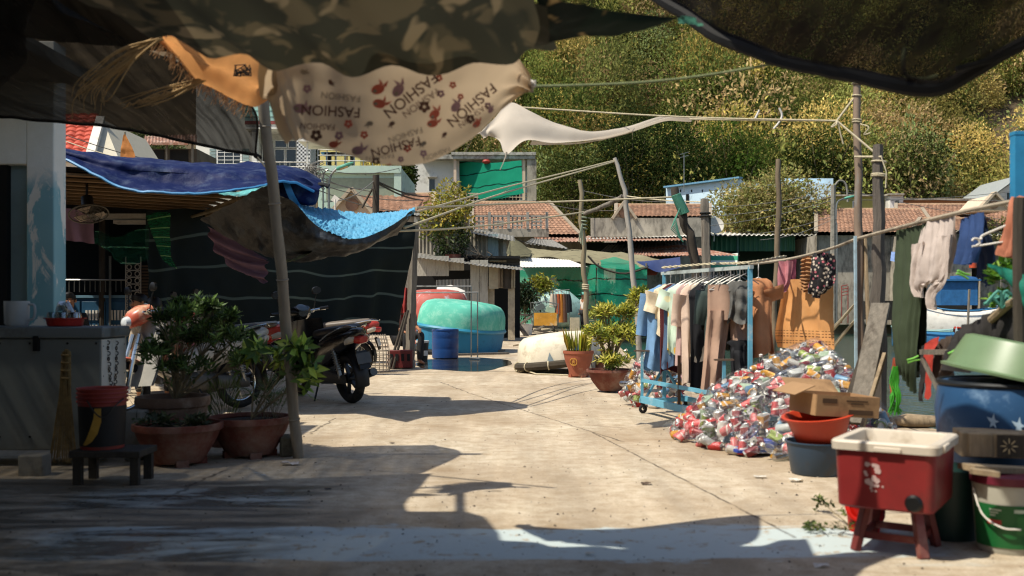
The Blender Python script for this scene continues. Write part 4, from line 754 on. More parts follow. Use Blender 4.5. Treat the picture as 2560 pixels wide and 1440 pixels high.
def street_lamp(label, base, pts, head, d):
    r = T('street_lamp', label, 'street lamp', base, 'street lamps'); mb = MB(); mb.tube(pts, .045, 8, smooth=18); mb.build('arm', steel, r)
    mb = MB(); d = Vector(d); rt = Matrix((d.normalized(), Vector((0, 1, 0)), d.normalized().cross(Vector((0, 1, 0))))).transposed(); mb.loft([(-.32, 0, 0, .06, .05, 2.5), (-.2, 0, 0, .13, .08, 2.5), (.15, 0, 0, .14, .07, 2.5), (.34, 0, 0, .05, .03, 2.5)], 12, rot=rt, c=head); mb.build('lamp_head', M('lamp_green', '#4d8f7a', .5), r)
    mb = MB(); mb.loft([(-.16, 0, 0, .11, .03, 2.5), (.15, 0, 0, .11, .03, 2.5)], 12, rot=rt, c=Vector(head) + rt @ Vector((0, 0, .06)) + Vector((0, 0, -.12))); mb.build('lens', M('lamp_lens', '#c0a06a', .3), r)
street_lamp('street lamp with a green head before the pale green block', foot(822, 0, 36), [foot(822, 0, 36), W(822, 520, 36), W(824, 450, 36), W(838, 425, 36), W(850, 420, 36)], W(862, 415, 36), (.9, 0, .35))
mb = MB(); mb.tube([W(808, 510, 36), W(808, 450, 36), W(812, 430, 36), W(820, 424, 36)], .03, 6, smooth=14); mb.tube([foot(808, 0, 36), W(808, 510, 36)], .035, 6); mb.thing('curved_pipe', 'thin curved pipe left of the street lamp', 'pipe', steel)
street_lamp('street lamp on a bent arm right of the utility pole', foot(2092, 0, 57), [foot(2092, 0, 57), W(2092, 575, 57), W(2090, 560, 57), W(2092, 510, 57), W(2105, 498, 57), W(2115, 495, 57)], W(2124, 493, 57), (1, 0, .25))
mb = MB(); p = W(838, 498, 35); mb.box(p, (.22, .02, .22), Matrix.Rotation(R(35), 3, 'Y')); mb.tube([p, Vector((p.x, p.y + .02, 0))], .025, 6); mb.thing('diamond_sign', 'small white diamond plate on a post before the tiled gable', 'sign', white_paint)

def line(name, label, pts, r, m, sag=0., group=None, cat=None, n=20):
    P = cr([Vector(p) for p in pts], n)
    if sag: P[:, 2] -= sag * np.sin(np.linspace(0, math.pi, n))
    mb = MB(); mb.tube(P, r, 6); return mb.thing(name, label, cat or name.split('_')[-1], m, group)
RG = 'ropes strung over the yard'
for lb, pts, rr, m, sg in (
    ('thin green rope from the printed cloth to the right canopy', (W(1325, 216, 4.45), W(1660, 190, 4.5), W(1990, 150, 4.5)), .006, greenrope, .02),
    ('pale rope from the white shade to the painted post, upper of two', (W(1300, 268, 9), W(1700, 292, 8.2), W(2092, 302, 7.5)), .007, rope_m, .0),
    ('pale rope holding the rolled corner of the white shade', (W(1725, 298, 8.6), W(2092, 302, 7.5)), .008, rope_m, .0),
    ('rope from the knot up to the painted post', (W(2092, 302, 7.5), W(2142, 235, 7.5)), .008, rope_m, 0),
    ('rope from the knot down to the dark timber post', (W(2092, 302, 7.5), W(2197, 390, 7.3)), .008, rope_m, 0),
    ('rope tying the two posts together', (W(2137, 392, 7.46), W(2205, 392, 7.25)), .009, rope_m, 0),
    ('rope from the blue tarpaulin corner to the leaning pole', (W(1040, 519, 10.0), W(1300, 502, 12.6), W(1690, 492, 13)), .013, rope_m, .03),
    ('rope from the tarpaulin up to the bent pole tip, lower of two', (W(1010, 570, 10.2), W(1250, 480, 13.5), W(1538, 403, 15)), .012, rope_m, .03),
    ('rope from the tarpaulin up to the bent pole tip, upper of two', (W(1040, 530, 10.1), W(1250, 466, 13.5), W(1536, 401, 15)), .011, rope_m, .03),
    ('rope running low from the tarpaulin to the stick pole', (W(985, 578, 9.9), W(1200, 560, 13.3), W(1460, 530, 15.4)), .013, rope_m, .03),
    ('thin line from the bent pole to the squared post', (W(1565, 490, 15), W(1765, 505, 12.9)), .01, rope_m, .02),
    ('rope from the black net corner to the bamboo pole', (W(640, 388, 7.0), W(672, 428, 6.6)), .006, rope_m, 0),
    ('white cord tied from the dark tarpaulin corner to the bamboo pole', (W(668, 480, 9.6), W(664, 500, 9.4), W(676, 540, 9.3)), .006, rope_m, 0)):
    line('rope', lb, pts, rr, m, sg, RG)
mb = MB()
for q, y in enumerate((200, 210, 300, 306, 240)): mb.torus(W(2142, y, 7.5), .033, .006, (0.1, 0, 1), 12, 5)
mb.tube([W(2093, 303, 7.48), W(2078, 318, 7.46), W(2090, 312, 7.46), W(2094, 304, 7.48), W(2100, 330, 7.47), W(2108, 360, 7.47)], .006, 5, smooth=20); mb.tube([W(2150, 310, 7.45), W(2172, 318, 7.4), W(2160, 336, 7.42), W(2176, 332, 7.4)], .005, 5, smooth=14); mb.thing('rope_knots', 'loops and knots of pale rope on the painted post', 'rope', rope_m)
mb = MB(); [mb.torus(W(2197, y, 7.3), .05, .008, (.1, 0, 1), 12, 5) for y in (405, 437, 441)]; mb.tube([W(2203, 392, 7.24), W(2216, 430, 7.22), W(2214, 470, 7.22)], .005, 5); mb.thing('rope_binding', 'white rope bound round the dark timber post', 'rope', rope_m)
for lb, pts in (('loose curl of tape hanging on the long pale rope', [(1948, 270), (1955, 288), (1948, 305), (1934, 322)]), ('peach rag knotted on the upper pale rope', [(1898, 275), (1892, 288), (1888, 296)])):
    mb = MB(); mb.tube([W(x, y, 7.75) for x, y in pts], .008, 6, smooth=12); mb.thing('tape_scrap', lb, 'tape', white_paint)
mb = MB(); [mb.torus(W(1460, 535 + 9 * i, 15.5), .045, .012, (.1, 0, 1), 10, 5) for i in range(5)]; [mb.tube([W(1455, 560, 15.4), W(1450 + 3 * i, 585, 15.4), W(1447 + 5 * i, 605 + 4 * i, 15.4)], .01, 5) for i in range(3)]; mb.thing('cord_knot', 'frayed cord knotted where the branch meets the stick pole', 'cord', M('grey_green_cord', '#7f8a76', .9, var=.3))
mb = MB(); [mb.torus(W(1464, 735 - 3 + 5 * i, 15.5), .05, .012, (.1, 0, 1), 10, 5) for i in range(-4, -1)]; mb.thing('rag_knot', 'rag tied halfway up the slim stick pole', 'rag', rope_m)
WG = 'overhead wires of the village'
wires = [((1470, 545, 60), (1740, 540, 60), 'short wire below the sunlit ridge'), ((1330, 500, 55), (1560, 525, 58), 'wire over the gap between tiled roofs'), ((1450, 475, 60), (1720, 505, 60), 'wire touching the top of the sunlit roof'),
         ((1070, 545, 42), (1560, 640, 55), 'dark wire falling across the balustrade'), ((1720, 520, 58), (2083, 478, 58), 'upper wire crossing the leafy tree'), ((1720, 545, 58), (2083, 490, 58), 'second wire crossing the leafy tree'), ((1720, 570, 58), (2083, 500, 58), 'third wire crossing the leafy tree'), ((1820, 590, 58), (2083, 540, 58), 'low wire at the foot of the leafy tree'), ((1900, 600, 58), (2083, 548, 58), 'lowest wire into the utility pole'),
         ((2083, 466, 58), (2600, 560, 62), 'wire running right from the utility pole top'), ((2083, 478, 58), (2600, 500, 62), 'wire over the ochre roof'), ((2083, 500, 58), (2600, 470, 62), 'wire rising toward the right edge'),
         ((782, 425, 36), (490, 415, 40), 'wire running left to the white house'), ((782, 440, 36), (600, 430, 45), 'second wire to the white house'), ((782, 430, 36), (940, 470, 38), 'wire from the tangled pole to the power pole'), ((782, 445, 36), (1030, 480, 60), 'long wire along the pale green wall'), ((782, 455, 36), (1060, 500, 44), 'wire sloping to the tiled gable'), ((782, 470, 36), (1050, 530, 44), 'low wire before the pale green wall'), ((782, 420, 36), (1000, 420, 48), 'wire along the terrace rail'),
         ((940, 452, 38), (1100, 490, 50), 'thick black wire leaving the power pole'), ((940, 456, 38), (1090, 500, 50), 'thick black wire just below the first one'), ((940, 448, 38), (810, 505, 36), 'wire from the power pole to the curved pipe'), ((1275, 470, 60), (1150, 500, 40), 'wire past the balcony net')]
for a, b, lb in wires: line('wire', lb, (W(*a), W(*b)), .018 if 'thick' not in lb else .035, wire_m if 'thick' in lb or 'dark' in lb else M('grey_wire', '#6f6d68', .6), .25, WG)
line('wire', 'wire sloping over the red tiled roof', (W(90, 310, 24), W(470, 420, 24)), .012, wire_m, .1, WG)
line('wire', 'white cord from the blue tarpaulin past the flag', (W(130, 340, 12), W(420, 415, 11)), .006, rope_m, .05, WG)
mb = MB(); rr = random.Random(3)
for i in range(16):
    a = W(782 + rr.uniform(-14, 14), 425 + rr.uniform(-10, 50), 35.8); mb.tube([a + Vector((rr.uniform(-.4, .4), rr.uniform(-.2, .2), rr.uniform(-.4, .3))) for _ in range(6)], .015, 5, smooth=20)
mb.thing('wire_tangle', 'tangle of cable loops at the top of the utility pole', 'cables', M('grey_wire', '#6f6d68', .6))

def hullboat(label, c, L, w, h, rz, m, m2):
    r = T('fishing_boat', label, 'boat', c, 'boats on the harbour', rz); st = []
    for q in np.linspace(0, 1, 9): st.append((L * (q - .5), 0, h * (.5 + .25 * (2 * q - 1) ** 2), w / 2 * max(.06, (1 - abs(2 * q - 1) ** 2.6)), h * .5, 3))
    mb = MB(); mb.loft(st, 16); mb.build('hull', m, r, True)
    mb = MB(); mb.tube([(L * (q - .5), w / 2 * max(.06, 1 - abs(2 * q - 1) ** 2.6), h * (1.0 + .25 * (2 * q - 1) ** 2)) for q in np.linspace(0, 1, 15)], .04, 6); mb.tube([(L * (q - .5), -w / 2 * max(.06, 1 - abs(2 * q - 1) ** 2.6), h * (1.0 + .25 * (2 * q - 1) ** 2)) for q in np.linspace(0, 1, 15)], .04, 6); mb.build('gunwale', m2, r, True)
    return r
b1 = hullboat('blue boat floating low behind the green trousers', (W(2345, 0, 38).x, 38, -.6), 3.6, 1.4, .75, R(4), M('boat_blue', '#2f6c96', .5, var=.12, dirt=.2), palet)
b2 = hullboat('white boat with a blue cabin moored at the far right', (W(2405, 0, 46).x, 46, -.6), 4.6, 1.6, 1.5, R(-8), white_paint, M('boat_blue', '#2f6c96', .5))
mb = MB(); mb.box((-.3, 0, 2.3), (1.6, 1.2, 1.1)); mb.box((-.3, 0, 2.9), (1.9, 1.5, .08)); mb.build('cabin', M('cabin_blue', '#2a5f8f', .55, var=.2), b2, True)
b3 = hullboat('red and white skiff with an outboard motor at the far right', (W(2470, 0, 30).x, 30, -.6), 3.4, 1.2, .85, R(35), M('skiff_paint', '#9fb9c4', .5, var=.2, dirt=.3, dirtcol='#a33a2c'), M('skiff_red', '#a33a2c', .5))
mb = MB(); mb.box((1.4, 0, 1.2), (.35, .3, .4)); mb.tube([(1.4, 0, 1.), (1.5, 0, .1)], .07, 8); mb.build('motor', M('motor_grey', '#9a9c9c', .4), b3, True); mb = MB(); mb.tube([(-.6, .3, .8), (-.5, .3, 2.2)], .04, 6); mb.tube([(.3, -.3, .8), (.2, -.3, 2.5)], .04, 6); mb.build('mast', greywood, b3, True)
mb = MB(); p = W(2432, 672, 33); mb.lathe([(.0, 0), (.12, .03), (.13, .45), (.0, .5)], p, 12); mb.thing('buoy', 'orange red float hanging above the skiff', 'buoy', M('float_red', '#b84a2a', .5))
mb = MB().grid(sheet([[W(*p) for p in row] for row in (((2375, 690, 50), (2410, 688, 50), (2445, 692, 50)), ((2372, 735, 49.5), (2410, 738, 49.5), (2442, 735, 49.5)))], 20, 12, .08, 1)); mb.thing('blue_tarp', 'blue sheet hung behind the navy shirt, over the moored boats', 'tarpaulin', M('far_blue_tarp', '#2d5f96', .6, var=.2, trans=.2))
mb = MB().grid(sheet([[W(*p) for p in row] for row in (((2228, 630, 50), (2290, 626, 50)), ((2226, 652, 48), (2285, 662, 48)))], 12, 8, .05, 1)); mb.thing('blue_awning', 'blue and white awning glimpsed behind the green trousers', 'awning', M('stripe_blue', '#6f86ad', .7, var=.3, scale=8))
mb = MB(); B(mb, 2080, 745, 2700, 752, 62, 1.4); mb.thing('quay_wall', 'grey far quay wall under the green building', 'wall', conc)
mb = MB(); [mb.tube([W(2112 + k, 715, 60), Vector((W(2112 + k, 0, 60).x, 60, .1))], .03, 6) for k in (-8, 8)]; [mb.tube([W(2104, 715 + i * 8, 60), W(2120, 712 + i * 8, 60)], .03, 6) for i in range(4)]; mb.thing('red_chair', 'small red metal chair on the far quay', 'chair', M('chair_red', '#8a4038', .6))
mb = MB(); B(mb, 2200, 752, 2420, 800, 55, 3.); mb.thing('net_heap', 'dark heap of nets behind the blue boat', 'nets', M('dark_net', '#211f1b', .95, var=.5, scale=6, bump=.8))
f = blob_leaves(W(2520, 575, 40), (.9, .6, .5), 600, .14); rr_ = T('far_bush', 'olive bush seen between navy shirt and pink garment', 'shrub', W(2520, 600, 40)); fastmesh('crown', f, 3, leaf_m, rr_, tints(len(f), '#6f6a38', .25)); mb = MB(); mb.tube([W(2520, 600, 40), W(2520, 575, 40)], .05, 6); mb.build('trunk', bark, rr_)
for i in range(4):
    a = G(2000 + 40 * i, 880); mb = MB(); p0 = W(2138, 800, 9.5) if i < 2 else W(2138, 760, 9.2); p1 = Vector((3.2 + .2 * i, 13 + i, -.55)); mb.tube([p0, p0.lerp(p1, .5) + Vector((0, 0, -.08)), p1], .012, 6, smooth=10); mb.thing('mooring_line', ['mooring line slanting to the water, nearest the towel', 'mooring line slanting to the water, second from the towel', 'mooring line slanting to the water, third from the towel', 'mooring line slanting to the water, nearest the planks'][i], 'rope', rope_m, 'mooring lines by the painted post')
for i, (x, y, cc) in enumerate(((1558, 880, '#c7b8b0'), (1548, 908, '#d4d0c8'), (1586, 905, '#b8bcb8'), (1600, 898, '#9a6a5a'))):
    p = W(x, y, 0 + 1.66 * F / (y - HY)); mb = MB(); mb.grid(sheet([[p + Vector((a, b, .03 + .05 * math.sin(a * 9))) for a in (-.16, 0, .16)] for b in (-.2, 0, .2)], 8, 8, .05, 5)); mb.thing('floating_litter', ['pinkish scrap floating by the leafy bowl plant', 'white bag floating nearest the bowl plant', 'pale scrap floating beside the bent pole', 'reddish scrap floating beside the bent pole'][i], 'litter', M('lit' + cc, cc, .6), 'litter floating on the water')
def person(label, loc, rz, pose, shirt, trousers, seat=.3, cap=None, skinm=skin_m, arms=None, lean=0., sleeves=.55, collar=None):
    r = T('person', label, 'person', loc, None, rz); ph = .9 if pose == 'stand' else seat + .1; ly = -lean
    J = {'pelvis': (0, 0, ph), 'spine': (0, .02 + ly * .5, ph + .24), 'chest': (0, .01 + ly, ph + .40), 'neck': (0, -.01 + ly * 1.25, ph + .54), 'jaw': (0, -.035 + ly * 1.4, ph + .61), 'head': (0, -.02 + ly * 1.5, ph + .69), 'crown': (0, -.01 + ly * 1.5, ph + .755)}
    Rd = {'pelvis': (.15, .11), 'spine': (.14, .10), 'chest': (.155, .105), 'neck': (.052, .055), 'jaw': (.062, .075), 'head': (.078, .095), 'crown': (.06, .075)}
    E = [('pelvis', 'spine'), ('spine', 'chest'), ('chest', 'neck'), ('neck', 'jaw'), ('jaw', 'head'), ('head', 'crown')]
    for s, k in (('l', 1), ('r', -1)):
        sh = Vector((k * .18, .01 + ly, ph + .475)); J['sh' + s] = sh; Rd['sh' + s] = (.058, .058)
        a = (arms or {}).get(s) or ((k * .22, .03 + ly, ph + .19), (k * .21, -.06 + ly, ph - .05))
        el, wr = Vector(a[0]), Vector(a[1]); d = (wr - el).normalized(); J['el' + s] = el; Rd['el' + s] = (.04, .04); J['wr' + s] = wr; Rd['wr' + s] = (.026, .024); pm = wr + d * .075; J['pm' + s] = pm; Rd['pm' + s] = (.033, .017)
        E += [('chest', 'sh' + s), ('sh' + s, 'el' + s), ('el' + s, 'wr' + s), ('wr' + s, 'pm' + s)]
        sd = d.cross(Vector((1, 0, 0))).normalized(); cl = d.cross(sd) * k * -1
        for f, (o, L) in enumerate(((-.028, .062), (-.01, .072), (.01, .068), (.027, .055))):
            q1 = pm + sd * o + d * L * .5; q2 = pm + sd * o * 1.1 + d * L * .9 + cl * .025; J[f'fa{f}{s}'] = q1; J[f'fb{f}{s}'] = q2; Rd[f'fa{f}{s}'] = Rd[f'fb{f}{s}'] = (.0085, .0085); E += [('pm' + s, f'fa{f}{s}'), (f'fa{f}{s}', f'fb{f}{s}')]
        t1 = wr + d * .04 + sd * -.04; t2 = wr + d * .075 + sd * -.062; J['ta' + s] = t1; J['tb' + s] = t2; Rd['ta' + s] = (.011, .011); Rd['tb' + s] = (.009, .009); E += [('wr' + s, 'ta' + s), ('ta' + s, 'tb' + s)]
        hp = (k * .09, 0, ph - .04); kn, an = ((k * .10, -.03, .49), (k * .10, .02, .08)) if pose == 'stand' else ((k * .17, -.40, ph + .06), (k * .15, -.36, .08))
        to = (an[0], an[1] - .15, .035)
        for nm, p, q in (('hp', hp, (.092, .09)), ('kn', kn, (.058, .06)), ('an', an, (.036, .038)), ('to', to, (.036, .024))): J[nm + s] = p; Rd[nm + s] = q
        E += [('pelvis', 'hp' + s), ('hp' + s, 'kn' + s), ('kn' + s, 'an' + s), ('an' + s, 'to' + s)]
    def grow(name, edges, mat, add=0., sub=2, root='pelvis', parent=r):
        used = [n for n in J if any(n in e for e in edges)]; ix = {n: i for i, n in enumerate(used)}
        me = D.meshes.new(name); me.from_pydata([tuple(J[n]) for n in used], [(ix[a], ix[b]) for a, b in edges], []); me.materials.append(mat)
        o = D.objects.new(name, me); COL.objects.link(o); o.parent = parent; m = o.modifiers.new('skin', 'SKIN'); m.use_smooth_shade = True
        for n, i in ix.items(): sv = me.skin_vertices[0].data[i]; sv.radius = (Rd[n][0] + add, Rd[n][1] + add); sv.use_root = (n == root)
        o.modifiers.new('sub', 'SUBSURF').levels = sub; o.modifiers['sub'].render_levels = sub; return o
    b = grow('body', E, skinm)
    hd = Vector(J['head']); mb = MB(); mb.loft([(-.02, 0, 0, .012, .016, 2), (.0, 0, 0, .015, .02, 2), (.022, 0, -.012, .009, .01, 2)], 8, rot=Matrix.Rotation(R(-90), 3, 'Z'), c=hd + Vector((0, -.09, -.02)))
    for k in (-1, 1): mb.lathe([(.002, 0), (.012, .006), (.002, .012)], hd + Vector((k * .033, -.088, .012)), 8, rot=Matrix.Rotation(R(90), 3, 'X'), mi=1); mb.loft([(-.01, 0, 0, .018, .03, 2), (.012, 0, 0, .012, .022, 2)], 8, rot=Matrix.Rotation(R(0), 3, 'Z'), c=hd + Vector((k * .08, .0, -.005)))
    mb.bar(hd + Vector((-.025, -.083, -.058)), hd + Vector((.025, -.083, -.058)), .008, .01, 2); mb.build('face', [skinm, hair_m, M('lips', '#7a4038', .6)], b, True)
    mb = MB(); rg = []
    for q in np.linspace(0, 1, 7):
        a0 = q * R(112); rg.append([hd + Vector((math.sin(a0) * .088 * math.cos(t), .012 + math.sin(a0) * .108 * math.sin(t), .015 + math.cos(a0) * .098 + (.05 * max(0, -math.sin(t)) if q > .6 else 0))) for t in np.linspace(0, 6.283, 17)[:-1]])
    mb.rings(rg, caps=(True, False)); mb.build('hair', hair_m, r, True)
    te = [('pelvis', 'spine'), ('spine', 'chest'), ('chest', 'shl'), ('chest', 'shr'), ('shl', 'elM'), ('shr', 'erM')]
    J['elM'] = Vector(J['shl']).lerp(Vector(J['ell']), sleeves + .3); J['erM'] = Vector(J['shr']).lerp(Vector(J['elr']), sleeves + .3); Rd['elM'] = Rd['erM'] = (.052, .052)
    grow('shirt', te, shirt, .014); del J['elM'], J['erM']
    grow('trousers', [('pelvis', 'hpl'), ('pelvis', 'hpr'), ('hpl', 'knl'), ('hpr', 'knr'), ('knl', 'anl'), ('knr', 'anr')], trousers, .014)
    if cap: mb = MB(); mb.lathe([(.1, -.0), (.098, .05), (.07, .09), (.01, .105)], hd + Vector((0, .01, .03)), 16); mb.box(hd + Vector((0, -.14, .035)), (.15, .12, .012)); mb.build('cap', cap, r, True)
    return r
person('person in a white shirt and teal cap standing behind the slim stick pole', foot(1459, 0, 44), R(-60), 'stand', M('white_shirt', '#c8c2ba', .8), M('dark_trousers', '#1f2024', .8), cap=M('teal_cap', '#5fa596', .7))
person('person seated with back turned in a beige shirt behind the silver motorbike', foot(385, 0, 11), R(200), 'sit', M('beige_shirt', '#9a8c7a', .85), M('dark_trousers', '#1f2024', .8), .28)
person('person with dark hair seated facing the beige shirt, half hidden', foot(352, 0, 12.3), R(-40), 'sit', M('grey_shirt', '#4a4a48', .85), M('dark_trousers', '#1f2024', .8), .33)
person('person seated deep in the shade before the blue cabinet', foot(172, 0, 13), R(30), 'sit', M('black_shirt', '#1a1a1c', .85), M('dark_trousers', '#1f2024', .8), .36)
person('person in a striped shirt sitting behind the grey timber post', foot(1004, 0, 18.4), R(40), 'sit', M('striped_shirt', '#8a6a60', .85, var=.3, scale=14, stretch=(.2, .2, 4)), M('dark_trousers', '#1f2024', .8), .42, arms={'l': ((.24, -.1, .72), (.12, -.38, .66)), 'r': ((-.24, -.08, .70), (-.2, -.36, .62))}, lean=.1)

peel = NT('peeling_paint'); co = peel.coord(True); f = peel.ramp(peel.noise(co, 2.3, 7, .68, (1.6, 1, .75), .8), [(.46, 0), (.5, 1)]); f2 = peel.ramp(peel.noise(co, 1.1, 3, .5), [(.35, 0), (.6, 1)])
sz = peel.n('ShaderNodeSeparateXYZ'); peel.l(co, sz.inputs[0]); low = peel.ramp(peel.math('ADD', peel.math('MULTIPLY', sz.outputs[2], .4), peel.math('MULTIPLY', peel.noise(co, 3, 3), .25)), [(.93, 1), (1.0, 0)])
base = peel.mix(peel.noise(co, 12, 5, .7), '#f0ede2', '#dad7ca'); cc = peel.mix(peel.math('MULTIPLY', f, low), base, peel.mix(f2, '#6da3ae', '#8fb9be'))
pp = peel.n('ShaderNodeBsdfPrincipled', Roughness=.85); peel.l(cc, pp.inputs[0]); peel.l(peel.bump(f, .25, .004), pp.inputs['Normal']); peel.l(pp.outputs[0], peel.out.inputs[0])
r = T('corner_house', 'house corner with peeling pale blue paint beside the freezer', 'building', (W(60, 0, 8).x, 8, 0)); Y = 8
mb = MB(); a = W(66, 0, Y).x; b = W(135, 0, Y).x; mb.box(((a + b) / 2, Y + .11, 1.6), (b - a, .22, 3.2)); mb.box((a - 1.2 - .002, Y + .11, (W(0, 410, Y).z + 3.2) / 2), (2.4, .215, 3.2 - W(0, 410, Y).z)); mb.build('pillar', peel.m, r, bevel=.01)
mb = MB(); mb.box((a - .8, Y + .16, 1.5), (1.6, .1, 3)); mb.build('door_jamb', M('shaded_blue_wall', '#8fa3a3', .85, var=.15, scale=2, dirt=.3, dirtcol='#8f978f', world=True), r); mb = MB(); mb.box((W(10, 0, Y).x - .33, Y + .08, 1.3), (.66, .06, 2.6)); mb.build('door', dark, r)
mb = MB(); mb.box((-5.9, 7.0, 2.92), (5., 2.1, .1)); mb.build('eave', conc, r); mb = MB(); mb.box((-6.2, 1.5, 1.5), (.2, 11, 3)); mb.box((-1, -6, 1.6), (14, .2, 3.2)); mb.build('unseen_shade_wall', plaster, r)  # unseen eave and walls added to hold sun and skylight off the left
freez = M('shaded_scuffed_metal', '#6f736f', .5, var=.1, scale=2, dirt=.3, dirtcol='#5d5b52', dscale=2); lidm = M('grey_lid', '#6c7272', .45, var=.1, dirt=.3)  # white metal greyed down: the front's shade is in its colour
r = T('chest_freezer', 'large white chest freezer with a grey lid and a chain at its end', 'freezer', (-3.5, 6.82, 0)); mb = MB(); mb.box((-3.73, 6.82, .48), (2.0, .42, .74)); mb.build('body', freez, r, bevel=.008)
mb = MB(); mb.box((-3.73, 6.82, .892), (2.05, .47, .075)); mb.build('lid', lidm, r, bevel=.012); mb = MB(); mb.box((-2.727, 6.82, .48), (.006, .41, .73)); mb.build('lit_end_panel', M('clean_white_metal', '#d9d6ca', .5, var=.08, dirt=.25, dirtcol='#9a968a'), r); mb = MB(); [mb.lathe([(.008, 0), (.006, .006), (.001, .008)], (x, 6.607, z), 8, rot=Matrix.Rotation(R(90), 3, 'X')) for x in (-2.76, -2.95, -3.2, -3.4) for z in (.82, .2)]; [mb.lathe([(.008, 0), (.006, .006), (.001, .008)], (-2.73, y, z), 8, rot=Matrix.Rotation(R(90), 3, 'Y')) for y in (6.64, 7.0) for z in (.8, .6, .4, .2)]; mb.build('rivets', dark, r)  # added thin white panel paints the lit end of the freezer
mb = MB(); mb.box((W(92, 0, 6.6).x, 6.595, .82), (.035, .03, .10)); mb.build('hasp', dark, r); mb = MB()
P = cr([(-2.722, 6.70, .84), (-2.716, 6.72, .62), (-2.716, 6.775, .47), (-2.716, 6.83, .62), (-2.722, 6.85, .83)], 26)
for i in range(0, 25):
    m_ = Vector((P[i] + P[i + 1]) / 2); d = Vector(P[i + 1] - P[i]); mb.torus(m_, .013, .0036, Vector((1, 0, 0)) if i % 2 else d.cross(Vector((1, 0, 0))), 10, 5)
mb.build('chain', M('rusty_chain', '#2b211a', .7, .4), r); [MB().box((x, y, .055), (.12, .12, .11)).build('leg', conc, r) for x in (-4.5, -2.9) for y in (6.75, 6.95)]
mb = MB(); q = (W(68, 0, 6.2).x, 6.3, .06); mb.box(q, (.16, .12, .14)); mb.thing('concrete_block', 'rough concrete block under the freezer front', 'block', conc, 'loose concrete blocks', bevel=.01)
r = T('water_jug', 'clear plastic water jug on the freezer beside the peeling pillar', 'jug', (W(42, 0, 6.8).x, 6.8, .93)); mb = MB(); mb.lathe([(.066, .0), (.078, .02), (.082, .17), (.082, .172), (.078, .17), (.07, .02)], r.location, 24, caps=(True, True)); mb.build('body', M('frosted_plastic', '#c9cccc', .35, var=.04, trans=.3), r)
mb = MB(); q = r.location; mb.tube([q + Vector((.078, 0, .15)), q + Vector((.12, 0, .14)), q + Vector((.118, 0, .06)), q + Vector((.076, 0, .04))], .009, 7, smooth=12); mb.build('handle', M('frosted_plastic', '#c9cccc'), r)
mb = MB(); q = Vector((W(163, 0, 6.78).x, 6.78, .93)); mb.lathe([(.10, 0), (.112, .005), (.122, .05), (.13, .052), (.13, .058), (.118, .056), (.105, .01)], q, 30); [mb.bar(q + Vector((k * .13, -.02, .055)), q + Vector((k * .13, .02, .055)), .02, .008) for k in (-1, 1)]; mb.thing('tray', 'red plastic basin holding upturned glasses on the freezer', 'tray', M('red_plastic', '#a3251d', .4, var=.08))
gl = NT('clear_glass'); ga = gl.n('ShaderNodeBsdfGlossy', Roughness=.05); gt = gl.n('ShaderNodeBsdfTransparent'); gt.inputs[0].default_value = (.8, .84, .84, 1); lw = gl.n('ShaderNodeLayerWeight', Blend=.45); gm = gl.n('ShaderNodeMixShader'); gl.l(gl.math('ADD', gl.math('MULTIPLY', lw.outputs['Facing'], .7), .12), gm.inputs[0]); gl.l(gt.outputs[0], gm.inputs[1]); gl.l(ga.outputs[0], gm.inputs[2]); gl.l(gm.outputs[0], gl.out.inputs[0]); clear = gl.m
gmesh = None
for i, (dx, dy, dz, tl) in enumerate(((-.075, -.03, 0, 0), (.0, -.055, 0, 0), (.07, -.03, 0, 0), (.05, .05, 0, 0), (-.05, .05, 0, 0), (-.03, 0, .075, .5), (.035, -.005, .075, -.4))):
    if gmesh is None:
        mb = MB(); mb.lathe([(.037, 0), (.035, .07), (.028, .085), (.0, .086), (.0, .08), (.026, .078), (.032, .06), (.034, 0)], n=18, caps=(False, False)); mb.tube([(.035, 0, .02), (.06, 0, .025), (.06, 0, .055), (.034, 0, .06)], .006, 6, smooth=10); g0 = mb.build('glass_mug', clear, local=True); gmesh = g0.data; g = g0
    else: g = D.objects.new('glass_mug', gmesh); COL.objects.link(g)
    g.location = q + Vector((dx, dy, .012 + dz)); g.rotation_euler = (tl, tl * .6, i * 1.3); tag(g, ['upturned glass mug nearest the jug in the red basin', 'upturned glass mug at the front of the red basin', 'upturned glass mug at the right front of the red basin', 'upturned glass mug at the back right of the red basin', 'upturned glass mug at the back left of the red basin', 'tilted glass mug stacked on top, left one', 'tilted glass mug stacked on top, right one'][i], 'glass mug', 'glass mugs in the red basin')
mb = MB(); rr = random.Random(5); a = W(166, 872, 6.5)
for i in range(60):
    s = rr.uniform(-1, 1); mb.tube([a + Vector((s * .02, rr.uniform(-.02, .02), -.02 * abs(s))), a + Vector((s * .04, -.02, -.32)), a + Vector((s * .09, -.05, -.74 + rr.uniform(0, .05)))], .0025, 4)
[mb.torus(a + Vector((0, -.005, -.04 - .05 * i)), .028, .006, (0, 0, 1), 12, 5) for i in range(4)]; mb.thing('broom', 'straw broom leaning upright on the freezer front', 'broom', M('straw', '#75603a', .85, var=.3, scale=30))
r = T('bench', 'low dark wooden bench under the red bucket', 'bench', (W(285, 0, 6.05).x, 6.05, 0)); q = r.location; mb = MB(); mb.box(q + Vector((0, 0, .185)), (.42, .3, .04)); mb.build('seat', darkwood, r, bevel=.005); [MB().box(q + Vector((a * .17, b * .11, .083)), (.05, .04, .165)).build('leg', darkwood, r) for a in (-1, 1) for b in (-1, 1)]
q = Vector((W(256, 0, 6.05).x, 6.05, .207)); r = T('bucket', 'faded red paint bucket with a black and yellow label on the low bench', 'bucket', q)
redb = M('faded_red_plastic', '#8a2f26', .5, var=.15, dirt=.25); mb = MB(); mb.lathe([(.125, 0), (.142, .36), (.137, .36), (.122, .02)], q, 32, caps=(True, False)); mb.build('body', redb, r)
